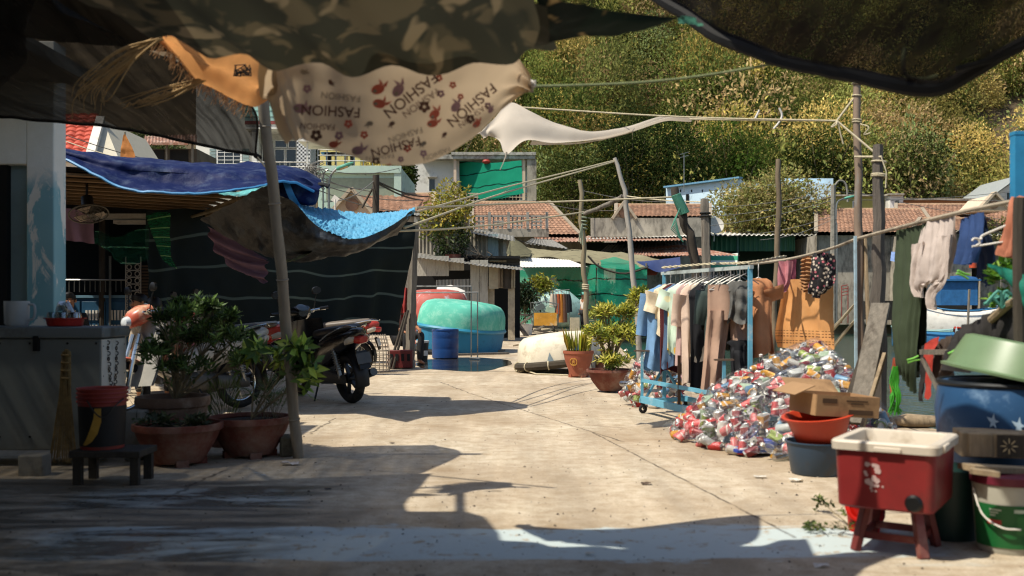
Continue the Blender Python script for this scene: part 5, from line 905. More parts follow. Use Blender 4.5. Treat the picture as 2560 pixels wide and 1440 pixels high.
mb = MB(); [mb.torus(q + Vector((0, 0, z)), .144, .006, (0, 0, 1), 36, 6) for z in (.36, .335, .31, .285)]; mb.build('rim', redb, r); mb = MB()
lm = [M('black_label', '#14110f', .6), M('yellow_label', '#b58a35', .6)]; rg = [[q + Vector(((.1275 + .0165 * z / .36) * math.cos(t), (.1275 + .0165 * z / .36) * math.sin(t), z)) for t in np.linspace(0, 6.283, 41)[:-1]] for z in (.02, .26)]; mb.rings(rg, 0, (False, False))
cs = [(-.30, .25), (-.33, .19), (-.43, .13), (-.57, .07), (-.72, .03), (-.60, .028), (-.40, .05), (-.22, .10), (-.12, .17), (-.12, .25)]   # swoosh, (angle, height)
def lab(t, z): return q + Vector(((.130 + .0165 * z / .36) * math.cos(t * 1.5 - 1.05), (.130 + .0165 * z / .36) * math.sin(t * 1.5 - 1.05), z))
for i in range(4): mb.add([lab(*cs[i]), lab(*cs[i + 1]), lab(*cs[8 - i]), lab(*cs[9 - i])], [(0, 1, 2, 3)], 1)
mb.build('label', lm, r); mb = MB(); mb.tube([q + Vector((.14, -.03, .30)), q + Vector((.12, -.12, .26)), q + Vector((.07, -.15, .2)), q + Vector((.02, -.16, .23)), q + Vector((-.03, -.15, .3))], .004, 6, smooth=20); mb.build('handle', wire_m, r)

def bowl_pot(r, c, Rr, hgt, m=terracotta, feet=True, prof=None):
    p = prof or [(.55, 0), (.6, .06), (.72, .3), (.88, .62), (.94, .8), (1.0, .84), (1.01, .92), (1.0, 1.), (.93, 1.), (.9, .9)]; mb = MB(); mb.lathe([(a * Rr, .02 + b * (hgt - .02)) for a, b in p], c, 40, caps=(True, False))
    if feet: [mb.box(Vector(c) + Vector((math.cos(a) * Rr * .5, math.sin(a) * Rr * .5, .02)), (.08, .08, .05), Matrix.Rotation(a, 3, 'Z')) for a in (.4, 2., 3.6, 5.2)]
    mb.build('pot', m, r); mb = MB(); mb.lathe([(.92 * Rr, hgt * .88), (.5 * Rr, hgt * .93), (.01, hgt * .9)], c, 28); mb.build('soil', soil, r)
def rosettes(tips, dirs, k, L, wr, spread=.75, rng=RNG):
    n = len(tips); P = np.repeat(tips, k, 0); Dd = unit(np.repeat(dirs, k, 0)); a = np.tile(np.arange(k) * 2.4, n) + np.repeat(rng.random(n) * 6.28, k)
    u = unit(np.cross(Dd, np.array([.13, .21, .97]))); w = np.cross(Dd, u); el = spread * (.6 + .7 * rng.random(n * k)); o = Dd * np.cos(el)[:, None] + (u * np.cos(a)[:, None] + w * np.sin(a)[:, None]) * np.sin(el)[:, None]
    P = P - Dd * (np.tile(np.arange(k) / k, n) * L * .9)[:, None]; LL = L * (.65 + .6 * rng.random(n * k)); return leaf_faces(P, o, unit(Dd + rng.normal(size=(n * k, 3)) * .25), LL, LL * wr, .12)
def twig_plant(r, base, blobs, ntips, k, L, wr, cols, spread=.75, stem=.012, var=.25, tipdir=.5):
    """stems from the base out to tips spread through ellipsoids, each tip a whorl of leaves"""
    tips, dirs = [], []; mb = MB(); base = Vector(base)
    for (c, rad) in blobs:
        c = np.array(c)
        for i in range(ntips):
            d = unit(RNG.normal(size=3)); d[2] = abs(d[2]) * .8 if RNG.random() < .8 else d[2]; t = c + d * np.array(rad) * (.45 + .6 * RNG.random()); tips.append(t); dirs.append(unit(d * (1 - tipdir) + np.array([0, 0, tipdir]) + RNG.normal(size=3) * .2))
            if i % 3 == 0: m = base.lerp(Vector(c), .6); mb.tube([base + Vector((.01, 0, 0)), m, Vector(t)], [stem, stem * .6, stem * .2], 5, smooth=6)
    tips, dirs = np.array(tips), np.array(dirs); fs = rosettes(tips, dirs, k, L, wr, spread); n = len(tips); base_c = np.array([rgb(cols[j]) for j in RNG.integers(len(cols), size=n)])
    tt = np.tile(np.repeat(base_c, k, 0) * np.clip(1 + var * RNG.normal(size=(n * k, 1)), .35, 1.9), (2, 1)); mb.build('stem', bark, r); fastmesh('foliage', fs, 3, leaf_m, r, np.clip(tt, 0, 1)); return r
PG = 'potted plants beside the bamboo pole'
r = T('potted_plant', 'big terracotta bowl with weeds in front of the leafy shrub pot', 'potted plant', foot(445, 0, 6.73), PG); bowl_pot(r, r.location, .295, .28)
twig_plant(r, r.location + Vector((0, 0, .25)), [((r.location.x - .12, 6.65, .3), (.14, .12, .06)), ((r.location.x + .14, 6.62, .3), (.12, .1, .05))], 14, 6, .07, .4, ['#2e3a24', '#39452c'], 1.1, .004)
r = T('potted_plant', 'leafy dark green shrub with pointed leaves in the tall ringed pot', 'potted plant', foot(432, 0, 7.25), PG); bowl_pot(r, r.location, .26, .415, M('limed_terracotta', '#6e5646', .85, var=.25, scale=6, dirt=.4, dirtcol='#a09484', bump=.3), False, [(.8, 0), (.9, .5), (.93, .8), (1.0, .83), (1.02, .9), (1.0, 1), (.92, 1), (.9, .9)])
bx = r.location.x; S = lambda x, y, yy=7.25: tuple(W(x, y, yy))
twig_plant(r, r.location + Vector((0, 0, .38)), [(S(455, 850), (.2, .22, .16)), (S(540, 830), (.2, .2, .14)), (S(430, 800, 7.1), (.14, .15, .12)), (S(500, 780, 7.3), (.18, .2, .12)), (S(590, 850, 7.2), (.16, .2, .13)), (S(610, 900, 7.1), (.12, .2, .1)), (S(390, 880, 7.1), (.1, .2, .1)), (S(470, 920, 7.1), (.22, .2, .12)), (S(450, 760, 7.3), (.05, .06, .04)), (S(525, 765, 7.3), (.06, .06, .04)), (S(575, 790, 7.2), (.05, .06, .04))], 46, 9, .064, .27, ['#4a6330', '#5a743a', '#3e5426', '#6a853f', '#34451f'], .95, .007)
r = T('potted_plant', 'terracotta bowl with a palm and drooping big leaved stems against the bamboo pole', 'potted plant', foot(625, 0, 7.09), PG); bowl_pot(r, r.location, .29, .285)
twig_plant(r, r.location + Vector((0, 0, .26)), [(S(700, 905, 7.0), (.14, .2, .16)), (S(640, 880, 7.1), (.14, .2, .12)), (S(770, 935, 6.9), (.12, .16, .13)), (S(745, 875, 6.85), (.1, .14, .09))], 11, 6, .115, .42, ['#3a5428', '#486630', '#6f8f34', '#314722', '#9ab048'], 1.5, .006, tipdir=-.15)
mb = MB(); fs = []; tt = []
for i in range(17):
    a = i * 2.39; b = Vector(r.location) + Vector((.13 + .05 * math.cos(a * 3), .03, .26)); e = b + Vector((math.cos(a) * .17, math.sin(a) * .17, .17 + .06 * (i % 3))); m_ = b.lerp(e, .5) + Vector((0, 0, .07)); P = cr([b, m_, e], 14); mb.tube(P, .002, 4)
    for j in range(3, 14):
        d = Vector(P[min(13, j)] - P[j - 1]).normalized(); sd = d.cross(Vector((0, 0, 1))).normalized()
        for k in (-1, 1): fs.append((P[j], tuple(sd * k + d * .8)))
ps = np.array([f[0] for f in fs]); dd = np.array([f[1] for f in fs]); lf = leaf_faces(ps, dd, unit(RNG.normal(size=ps.shape) * .2 + [0, 0, 1]), np.full(len(ps), .07), np.full(len(ps), .008)); mb.build('frond_rib', bark, r); fastmesh('frond', lf, 3, leaf_m, r, tints(len(lf), '#5a7040', .25))
r = T('potted_plant', 'feathery fern clump between the two front bowls', 'potted plant', foot(560, 0, 7.6), PG); ps = []; dd = []
for i in range(420):
    a = RNG.random() * 6.28; e = RNG.random(); ps.append(np.array(r.location) + [math.cos(a) * .09, math.sin(a) * .09, .06 + .42 * RNG.random()]); dd.append([math.cos(a) * .5, math.sin(a) * .5, .7 + .3 * e])
lf = leaf_faces(np.array(ps), np.array(dd), RNG.normal(size=(420, 3)), np.full(420, .085), np.full(420, .007)); fastmesh('foliage', lf, 3, leaf_m, r, tints(len(lf), '#4c5a28', .3)); mb = MB(); mb.lathe([(.09, 0), (.12, .16), (.11, .16), (.09, .14)], r.location, 20); mb.build('pot', terracotta, r)
mb = MB(); q = foot(714, 0, 7.12); mb.box(q + Vector((0, .02, .07)), (.09, .2, .14), Matrix.Rotation(.25, 3, 'Z')); mb.thing('concrete_block', 'mossy concrete block wedged at the bamboo pole foot', 'block', M('mossy_block', '#6b6551', .9, var=.3, scale=8, bump=.5, dirt=.3), 'loose concrete blocks', bevel=.012)
mb = MB(); q = foot(335, 0, 6.9); mb.box(q + Vector((0, .1, .17)), (.12, .25, .34)); mb.thing('concrete_block', 'grey block standing between the bucket bench and the big bowl', 'block', conc, 'loose concrete blocks', bevel=.01)

spokem = steel
def motorbike(label, p_rear, p_front, body, trim, seatm, style='scooter', lean=R(6), decal=None, steer=0., headcol=None):
    d = Vector(p_front) - Vector(p_rear); rz = math.atan2(d.y, d.x); wb = .62; c = (Vector(p_rear) + Vector(p_front)) / 2
    r = T('motorbike', label, 'motorbike', (c.x, c.y, 0), 'parked motorbikes', rz); r.rotation_euler = (-lean, 0, rz); L = True
    def wheel(x, sp):
        mb = MB(); mb.torus((x, 0, .28), .225, .055 if style == 'scooter' else .042, (0, 1, 0), 36, 10); w = mb.build('wheel', rubber, r, L); mb = MB(); mb.torus((x, 0, .28), .19, .016, (0, 1, 0), 36, 8)
        if sp:
            for i in range(18): a = i / 18 * 6.283; mb.tube([(x + .03 * math.cos(a + .5), .02 * (-1) ** i, .28 + .03 * math.sin(a + .5)), (x + .18 * math.cos(a), 0, .28 + .18 * math.sin(a))], .0028, 4)
        else:
            for i in range(5): a = i / 5 * 6.283; mb.bar((x + .03 * math.cos(a), 0, .28 + .03 * math.sin(a)), (x + .18 * math.cos(a), 0, .28 + .18 * math.sin(a)), .035, .03)
        mb.lathe([(.05, -.05), (.055, 0), (.05, .05)], (x, 0, .28), 14, rot=Matrix.Rotation(R(90), 3, 'X')); mb.build('rim', chrome if sp else M('dark_alloy', '#3a3c3e', .35, .8), w, True)
    sp = style == 'cub'; wheel(-wb, sp); wheel(wb, sp)
    wd = .13 if style == 'scooter' else .105
    mb = MB(); mb.loft([(-.98, 0, .80, .03, .03, 2.5), (-.92, 0, .78, wd * .75, .075, 2.6), (-.75, 0, .72, wd, .11, 2.8), (-.5, 0, .65, wd * 1.05, .15, 3), (-.25, 0, .58, wd, .17, 3), (-.05, 0, .5, wd * .85, .14, 3), (.05, 0, .45, wd * .6, .1, 2.6)], 20); mb.build('body', body, r, L)
    mb = MB(); mb.loft([(-.86, 0, .845, .07, .02, 2.5), (-.8, 0, .85, .11, .04, 2.8), (-.5, 0, .815, .125, .05, 3), (-.25, 0, .785, .12, .055, 3), (-.03, 0, .76, .085, .05, 2.8), (.04, 0, .74, .04, .02, 2.5)], 20); mb.build('seat', seatm, r, L)
    mb = MB(); mb.loft([(-.1, 0, .42, .09, .09, 2.6), (.15, 0, .40, .08, .07, 2.6), (.34, 0, .52, .07, .07, 2.6), (.44, 0, .75, .06, .07, 2.6)], 16); mb.build('frame_cover', body, r, L)
    mb = MB(); A = np.zeros((9, 11, 3))
    for i, v in enumerate(np.linspace(0, 1, 9)):
        for j, u in enumerate(np.linspace(-1, 1, 11)):
            w = .25 - .04 * abs(v - .55) - .08 * max(0, v - .75); A[i, j] = (.47 + .05 * v * -1 - .10 * abs(u) ** 1.7 - .02 * v + (.09 * (1 - v) ** 2), u * w, .30 + .62 * v)
    mb.grid(A); mb.grid(A - np.array([.025, 0, 0]), flip=True); ls = mb.build('leg_shield', trim, r, L)
    if decal:
        for k in (-1, 1):
            m2 = MB(); flat_text(m2, decal, (.455, k * .262, .62) if k < 0 else (.29, k * .262, .62), (-k * -1, 0, 0) if k < 0 else (1, 0, 0), (0, 0, 1), .03); m2.build('lettering', white_paint, ls, True)
        m2 = MB(); [m2.add([(.50 - .11 * abs(y) ** 1, k * abs(y), z) for y, z in ((.10, .42), (.17, .40), (.19, .52), (.13, .58), (.09, .52))], [(0, 1, 2, 3, 4)]) for k in (-1, 1)]
    mb = MB(); mb.loft([(.30, 0, 1.0, .06, .04, 2.5), (.36, 0, 1.01, .13, .08, 2.6), (.45, 0, .98, .14, .1, 2.6), (.54, 0, .94, .1, .085, 2.4), (.58, 0, .92, .04, .04, 2.2)], 18); hc = mb.build('handlebar_cowl', headcol or body, r, L)
    mb = MB(); mb.loft([(.55, 0, .925, .075, .06, 2.3), (.60, 0, .915, .06, .045, 2.2), (.615, 0, .91, .02, .02, 2)], 16); mb.build('headlight', M('lamp_glass', '#c8cdd0', .1, spec=.8), r, L)
    mb = MB(); mb.lathe([(.062, 0), (.065, .012), (.05, .018), (.01, .018)], (.335, 0, 1.055), 18, rot=Matrix.Rotation(R(-35), 3, 'Y')); mb.build('gauge', M('gauge_face', '#3c4a52', .15, spec=.7), hc, True)
    mb = MB(); mb.tube([(.40, -.31, 1.02), (.42, -.15, 1.01), (.43, 0, 1.0), (.42, .15, 1.01), (.40, .31, 1.02)], .012, 8, smooth=16); mb.build('handlebar', chrome, r, L)
    for k in (-1, 1):
        mb = MB(); mb.tube([(.385, k * .37, 1.025), (.40, k * .27, 1.02)], .019, 10); mb.build('grip', blackpl, r, L)
        mb = MB(); mb.tube([(.45, k * .22, 1.02), (.45, k * .20, 1.0), (.46, k * .14, 1.0)], .022, 8); mb.tube([(.44, k * .22, 1.01), (.43, k * .36, 1.0)], .006, 5); mb.build('lever', chrome, r, L)
        mb = MB(); mb.tube([(.44, k * .21, 1.02), (.43, k * .24, 1.14), (.42, k * .25, 1.2)], .006, 6); mb.loft([(-.012, 0, 0, .055, .04, 2.3), (.012, 0, 0, .058, .043, 2.3), (.025, 0, 0, .03, .02, 2.2)], 16, c=(.42, k * .26, 1.24)); mb.build('mirror', blackpl, r, L)
        mb = MB(); mb.loft([(-.95, k * .055, .73, .03, .03, 2.3), (-.9, k * .09, .725, .04, .04, 2.3), (-.82, k * .125, .70, .012, .03, 2.2)], 10); mb.build('indicator', M('indicator_lens', '#b8b0a0', .2), r, L)
        mb = MB(); mb.tube([(wb, k * .075, .28), (wb - .05, k * .075, .5), (wb - .14, k * .06, .8)], .022, 8); mb.build('fork', chrome if sp else blackpl, r, L)
        mb = MB(); mb.tube([(-.25, k * .12, .70), (-.55, k * .15, .80), (-.85, k * .13, .87), (-.98, k * .05, .86)], .011, 7, smooth=16); mb.build('grab_rail', chrome, r, L)
        mb = MB(); mb.tube([(-wb, k * .11, .29), (-wb + .08, k * .12, .62)], .024, 8); [mb.torus((-wb + .08 * q, k * (.11 + .01 * q), .29 + .33 * q), .034, .006, (.2, 0, 1), 12, 5) for q in np.linspace(.3, .95, 9)]; mb.build('shock_absorber', steel, r, L)
    mb = MB(); mb.loft([(-1.01, 0, .72, .05, .035, 2.5), (-.98, 0, .72, .08, .045, 2.6), (-.90, 0, .73, .1, .05, 2.6)], 14); mb.build('tail_light', M('tail_red', '#a82414', .25, spec=.7), r, L)
    mb = MB(); A = np.zeros((8, 5, 3))
    for i, a in enumerate(np.linspace(R(75), R(195), 8)):
        for j, u in enumerate(np.linspace(-1, 1, 5)): A[i, j] = (-wb + (.30 + .02 * (1 - u * u)) * math.cos(a), u * .075, .29 + (.31 + .02 * (1 - u * u)) * math.sin(a))
    mb.grid(A); mb.grid(A * np.array([1, 1, 1]) + np.array([.012, 0, -.008]), flip=True); mb.box((-.955, 0, .50), (.02, .13, .2), Matrix.Rotation(R(18), 3, 'Y')); mb.build('rear_mudguard', blackpl, r, L)
    mb = MB(); mb.box((-.975, 0, .52), (.008, .17, .12), Matrix.Rotation(R(18), 3, 'Y')); mb.build('number_plate', M('dull_plate', '#4a4c4c', .5) if style == 'scooter' else M('plate', '#b8b8b0', .5), r, L)
    mb = MB(); A = np.zeros((9, 5, 3))
    for i, a in enumerate(np.linspace(R(15), R(165), 9)):
        for j, u in enumerate(np.linspace(-1, 1, 5)): A[i, j] = (wb + (.295 + .02 * (1 - u * u)) * math.cos(a), u * .065, .28 + (.295 + .02 * (1 - u * u)) * math.sin(a))
    mb.grid(A); mb.grid(A * np.array([1, 1, 1]) - np.array([0, 0, .01]), flip=True); mb.build('front_mudguard', headcol or body, r, L)
    mb = MB(); mb.loft([(-.3, 0, .3, .1, .1, 3), (-.1, 0, .31, .13, .12, 3), (.1, 0, .33, .1, .1, 2.6), (.18, 0, .35, .07, .06, 2.4)], 14); mb.loft([(-wb - .05, .1, .28, .03, .05, 2.5), (-.3, .1, .3, .05, .08, 2.5)], 10); mb.build('engine', M('engine_metal', '#4a4844', .5, .6, dirt=.3), r, L)
    mb = MB(); mb.tube([(.1, -.1, .24), (-.2, -.14, .2), (-.45, -.15, .24), (-.62, -.155, .28), (-.88, -.16, .34)], [.018, .02, .045, .052, .045], 12, smooth=18); mb.build('exhaust', M('exhaust_metal', '#5c5c5a', .35, .7), r, L)
    mb = MB(); mb.tube([(-.1, .1, .25), (-.16, .22, .03)], .012, 6); mb.tube([(.02, -.2, .27), (.02, .2, .27)], .013, 6); mb.build('side_stand', blackpl, r, L)
    return r
gloss_black = M('gloss_black', '#0a0b0d', .25, var=.1, coat=.5); seat_black = M('seat_vinyl', '#17171a', .4, var=.15, bump=.1)
motorbike('black scooter seen from behind beside the bamboo pole', foot(880, 0, 11.0), foot(752, 0, 11.95), gloss_black, gloss_black, seat_black, 'scooter', R(7))
motorbike('black motorbike with a red tail and brown seat parked side on at the net wall', foot(893, 0, 15.6), foot(700, 0, 15.7), M('bike_red', '#8f2a1e', .35, coat=.4), M('silver_plastic', '#9a978f', .35, coat=.3), M('brown_seat', '#6b6259', .5, var=.15), 'cub', R(5), headcol=M('bike_orange', '#a8532c', .35))
motorbike('silver motorbike with a red and white cowl behind the freezer', foot(600, 0, 10.35), foot(312, 0, 9.45), M('silver_paint', '#a39d92', .35, .2, coat=.3), M('silver_plastic', '#9a978f', .35, coat=.3), seat_black, 'cub', R(-4), decal='HONDA', headcol=M('cowl_red', '#b4553f', .35, var=.1, scale=3, dirt=.4, dirtcol='#cfc3a4', dscale=5))
motorbike('red motorbike half hidden behind the leafy shrub', foot(668, 0, 12.6), foot(430, 0, 12.9), M('bright_bike_red', '#b8392a', .35, coat=.4), M('silver_paint', '#a39d92', .35, .2), M('cream_seat', '#8f8878', .5), 'cub', R(5))
mb = MB(); c = foot(938, 0, 16.3); 
for z in np.linspace(.03, .6, 10): rad = .24 * (1 - max(0, z - .25) ** 2 * 2.4); mb.torus(c + Vector((0, 0, z)), rad, .006, (0, 0, 1), 36, 5)
for i in range(22):
    a = i / 22 * 6.283; mb.tube([c + Vector((math.cos(a) * .24 * (1 - max(0, z - .25) ** 2 * 2.4), math.sin(a) * .24 * (1 - max(0, z - .25) ** 2 * 2.4), z)) for z in np.linspace(0, .62, 8)], .005, 4)
mb.thing('wire_basket', 'pale upturned wire mesh basket behind the scooter', 'basket', M('pale_cane', '#a89a86', .7, var=.2))

r = T('shed', 'dark open shed with a plank ceiling under the blue tarpaulin', 'shed', (-5.5, 14, 0)); lath = M('ceiling_planks', '#7d6243', .85, var=.45, scale=3, stretch=(.5, 9, 9), dirt=.35, dirtcol='#2b2119', world=True, bump=.5)
q = [W(60, 440, 9.3), W(668, 472, 9.8), W(495, 538, 15), W(60, 512, 15)]; mb = MB(); nb = 26
for i in range(nb):
    u0, u1 = i / nb, (i + .82) / nb; f_ = lambda s, u: q[0].lerp(q[1], s).lerp(q[3].lerp(q[2], s), u); dz = Vector((0, 0, .03 + .02 * (i % 3))); a, b, c_, d_ = f_(0, u0), f_(1, u0), f_(1, u1), f_(0, u1)
    mb.add([a + dz, b + dz, c_ + dz, d_ + dz] + [v + dz + Vector((0, 0, .02)) for v in (a, b, c_, d_)], [(3, 2, 1, 0), (4, 5, 6, 7), (0, 1, 5, 4), (1, 2, 6, 5), (2, 3, 7, 6), (3, 0, 4, 7)])
mb.build('ceiling', lath, r); mb = MB(); mb.add([v + Vector((0, 0, .11)) for v in q], [(0, 1, 2, 3)]); up = Vector((0, 0, .16)); mb.add([q[3] + up, q[2] + up, Vector((-4.6, 18.6, 2.75)), Vector((-9.5, 18.6, 2.75))], [(0, 1, 2, 3)]); mb.build('roof_sheet', M('roof_felt', '#3a3129', .9, var=.3), r)
mb = MB(); mb.bar(q[1] + Vector((.02, 0, 0)), q[2] + Vector((.02, 0, -.02)), .05, .09); mb.build('eave_beam', palewood, r); mb = MB(); mb.tube([W(480, 542, 13.6), W(663, 487, 9.7)], .02, 7); mb.build('eave_pole', bamboo, r)
mb = MB(); mb.box((-6.8, 18.7, 1.4), (8.2, .15, 2.8)); mb.box((-7.6, 13.4, 1.4), (.15, 10.4, 2.8)); mb.build('back_wall', M('near_black_wall', '#12181a', .9, var=.3, world=True), r)  # back and side walls coloured near black
for x, Y in ((255, 15), (492, 15.2)): mb = MB(); mb.tube([foot(x, 0, Y), W(x, 520, Y)], .05, 8); mb.build('post', darkwood, r)
mb = MB(); mb.box(W(300, 545, 15) + Vector((0, 0, .02)), (1.4, .25, .07)); mb.box(W(335, 556, 15.02), (.55, .2, .05)); mb.thing('shelf_board', 'white edged board hung under the shed ceiling', 'board', white_paint)
cabm = M('cabinet_blue', '#1f4a66', .5, var=.15); r = T('cabinet', 'dark blue cabinet with white slatted vents deep in the shed', 'cabinet', foot(235, 0, 15)); c = r.location; mb = MB(); mb.box(c + Vector((0, .2, .6)), (1.15, .4, 1.2)); mb.build('body', cabm, r, bevel=.01)
for i in range(3): mb = MB(); mb.box(c + Vector((-.38 + .38 * i, -.012, .62)), (.35, .02, 1.05)); d_ = mb.build('door', cabm, r, bevel=.004); mb = MB(); [mb.box(c + Vector((-.38 + .38 * i - .1 + .05 * k, -.03, .72 + .22 * w)), (.03, .012, .15)) for k in range(5) for w in range(2)]; mb.build('vent', white_paint, d_)
mb = MB(); mb.box(c + Vector((0, .2, 1.22)), (1.25, .46, .04)); mb.build('top', M('cabinet_top', '#5d7f90', .5), r)
mb = MB(); c = foot(333, 0, 14.6)
for z in np.arange(.75, 1.75, .1): mb.torus(c + Vector((-.06, 0, z)), .035, .008, (0, 1, 0), 10, 5); mb.torus(c + Vector((.06, 0, z)), .035, .008, (0, 1, 0), 10, 5); mb.bar(c + Vector((-.1, 0, z + .05)), c + Vector((.1, 0, z + .05)), .015, .015)
[mb.tube([c + Vector((x, 0, 0)), c + Vector((x, 0, 1.8))], .01, 5) for x in (-.11, .11)]; mb.thing('iron_screen', 'narrow white scrolled iron screen in the dark shed', 'screen', M('dim_white', '#9a9488', .6))
mb = MB(); c = foot(372, 0, 14.8); [mb.bar(c + Vector((-.15, 0, z)), c + Vector((.15, .01 * math.sin(z * 40), z)), .02, .03) for z in np.arange(.5, 1.7, .045)]; mb.thing('slatted_blind', 'brown slatted blind beside the iron screen', 'blind', M('brown_slats', '#5a4a3c', .8, var=.25))
mb = MB(); mb.tube([foot(275, 0, 14.9), W(275, 640, 14.9)], .018, 6); mb.tube([W(150, 700, 14.8), W(315, 700, 14.8)], .015, 6); [mb.tube([W(160 + i * 13, 700, 14.8), W(160 + i * 13, 730, 14.8)], .008, 5) for i in range(12)]; mb.thing('rail_stand', 'grey metal rail stand over the blue cabinet', 'rail', steel)
def cloth(name, label, cat, rows, m, nu=26, nv=20, wr=.02, ws=5, fold=None, group=None): mb = MB().grid(sheet([[W(*p) for p in row] for row in rows], nu, nv, wr, ws, fold)); return mb.thing(name, label, cat, m, group, sharp=80)
mauve = M('mauve_cloth', '#7d5f6c', .9, var=.1, trans=.1)
cloth('mauve_garment', 'mauve sleeveless garment drying under the shed ceiling', 'garment', (((133, 520, 11), (180, 522, 11), (205, 530, 11)), ((140, 545, 11), (180, 548, 11), (232, 552, 11.1)), ((140, 575, 11), (180, 575, 11), (234, 580, 11.1)), ((135, 598, 11), (185, 603, 11), (236, 610, 11.1))), mauve, fold=lambda u, v: .03 * math.sin(u * 16) * v)
r = T('ceiling_fan', 'round caged electric fan hanging from the shed ceiling', 'fan', W(222, 535, 10.5)); c = Vector(r.location); ax = Vector((.25, -.35, -.9)).normalized(); rt = ax.to_track_quat('Z', 'Y').to_matrix(); mb = MB()
for q_ in (.35, .65, 1.): mb.torus(c + ax * .06 * (1 - q_), .19 * q_, .004, ax, 36, 5); mb.torus(c - ax * .06 * (1 - q_), .19 * q_, .004, ax, 36, 5)
for i in range(20): a = i / 20 * 6.283; mb.tube([c + rt @ Vector((0, 0, .06)), c + rt @ Vector((math.cos(a) * .19, math.sin(a) * .19, 0)), c + rt @ Vector((0, 0, -.06))], .002, 4)
mb.torus(c, .195, .008, ax, 40, 6); mb.build('cage', M('fan_metal', '#4a453c', .5, .3), r); mb = MB()
for i in range(3):
    a = i * 2.094; mb.add([c + rt @ Vector((math.cos(a + t) * q_, math.sin(a + t) * q_, .015 * math.cos(t * 3) * (1 if t > 0 else -1))) for q_, t in ((.04, -.3), (.16, -.45), (.165, .2), (.15, .5), (.04, .3))], [(0, 1, 2, 3, 4)])
mb.build('blades', M('fan_blade', '#8a7a6c', .4), r); mb = MB(); mb.lathe([(.02, -.22), (.06, -.2), (.065, -.08), (.03, -.05)], c, 16, rot=rt); mb.tube([c - ax * .2, c - ax * .2 + Vector((0, 0, .2)), W(218, 470, 10.5)], .014, 6); mb.build('motor', blackpl, r)
netdark = netmat('dark_green_net', '#121b19', '#46514a', .75, .12, 1., 3.6); tealnet = netmat('tangled_teal_net', '#12503c', '#6fae8c', 1.5, .3, .55, 4.)
cloth('sagging_net', 'sagging teal green net hanging under the shed', 'net', (((238, 575, 12), (300, 590, 12), (372, 560, 12)), ((238, 600, 12), (305, 640, 11.8), (372, 625, 12)), ((250, 612, 12), (310, 662, 11.8), (374, 648, 12))), tealnet, wr=.05)
cloth('hanging_net', 'bright green net rope bunched at the left end of the dark net wall', 'net', (((365, 540, 13), (395, 530, 13), (428, 532, 13)), ((385, 600, 13), (405, 598, 13), (425, 590, 13)), ((402, 640, 13), (415, 640, 13), (428, 636, 13)), ((425, 665, 13), (434, 668, 13), (442, 672, 13))), netmat('bright_net', '#1f6a45', '#9fd08a', 2.6, .3, .85, 2.), wr=.04)
cloth('shade_net_wall', 'large dark green shade net wall with pale stripes behind the motorbikes', 'shade net', (((365, 528, 13.4), (500, 520, 14.2), (700, 528, 15.3), (900, 545, 16.5), (1036, 556, 17.2)), ((372, 640, 13.4), (500, 650, 14.2), (700, 660, 15.3), (900, 655, 16.5), (1024, 640, 17.2)), ((380, 760, 13.4), (500, 770, 14.2), (700, 775, 15.3), (900, 765, 16.5), (1004, 750, 17.2)), ((390, 850, 13.3), (500, 850, 14.1), (700, 846, 15.2), (900, 840, 16.4), (985, 838, 17.1))), netdark, 110, 40, .07, 1.0, lambda u, v: .07 * math.sin(u * 34 + 2.5 * v + 2 * math.sin(u * 9)) * (.15 + v))
def tarpmat(name, cf, cb, rough=.35, wr=.5, spec=.5):
    t = NT(name); co = t.coord(True); p = t.n('ShaderNodeBsdfPrincipled', Roughness=rough); g_ = t.n('ShaderNodeNewGeometry'); n_ = t.noise(co, 2.2, 5, .6)
    c = t.mix(t.math('MULTIPLY', t.ramp(t.noise(co, 6, 6, .7), [(.5, 0), (.75, 1)]), .15), t.mix(n_, cf, tuple(x * .7 for x in rgb(cf))), '#9fb4c4'); p.inputs['Specular IOR Level'].default_value = spec
    t.l(c, p.inputs[0]); h = t.math('ADD', t.noise(co, 9, 5, .65, None, 1.), t.math('MULTIPLY', t.noise(co, 28, 3, .6), .35)); t.l(t.bump(h, wr, .03), p.inputs['Normal']); t.l(p.outputs[0], t.out.inputs[0]); return t.m
bluetarp = tarpmat('blue_tarpaulin', '#0a1a48', '#000000', .6, .22, .15); cyantarp = tarpmat('bright_blue_tarpaulin', '#5aa3c6', '#000000', .5, 1., .3); blacktarp = tarpmat('black_tarpaulin', '#15130f', '#000000', .45, .5)
r = T('blue_tarpaulin', 'wrinkled navy blue tarpaulin draped over the shed roof edge', 'tarpaulin', W(450, 480, 9.6))
rows = [[(100, 360, 11.6), (300, 392, 11.4), (480, 405, 11.2), (640, 410, 11.1), (740, 422, 11), (800, 448, 11)], [(120, 368, 9.7), (300, 398, 9.7), (430, 412, 9.8), (560, 419, 9.9), (700, 432, 10), (806, 462, 10.4)], [(128, 376, 9.5), (250, 420, 9.45), (350, 445, 9.5), (470, 460, 9.55), (600, 452, 9.6), (700, 446, 9.8), (800, 470, 10.1)], [(128, 382, 9.35), (225, 430, 9.25), (320, 466, 9.2), (400, 482, 9.2), (490, 487, 9.25), (590, 479, 9.35), (670, 462, 9.5), (730, 452, 9.7), (790, 480, 10)]]
mb = MB().grid(sheet([[W(*p) for p in row] for row in rows], 110, 40, .035, 2.6)); mb.build('sheet', bluetarp, r, sharp=80)
mb = MB(); A_ = sheet([[W(*p) for p in row] for row in rows], 110, 40, .035, 2.6); mb.tube([Vector(p) + Vector((0, -.006, 0)) for p in A_[-1][::2]], .014, 6); mb.build('hem', M('light_blue_hem', '#3f86b8', .5), r)
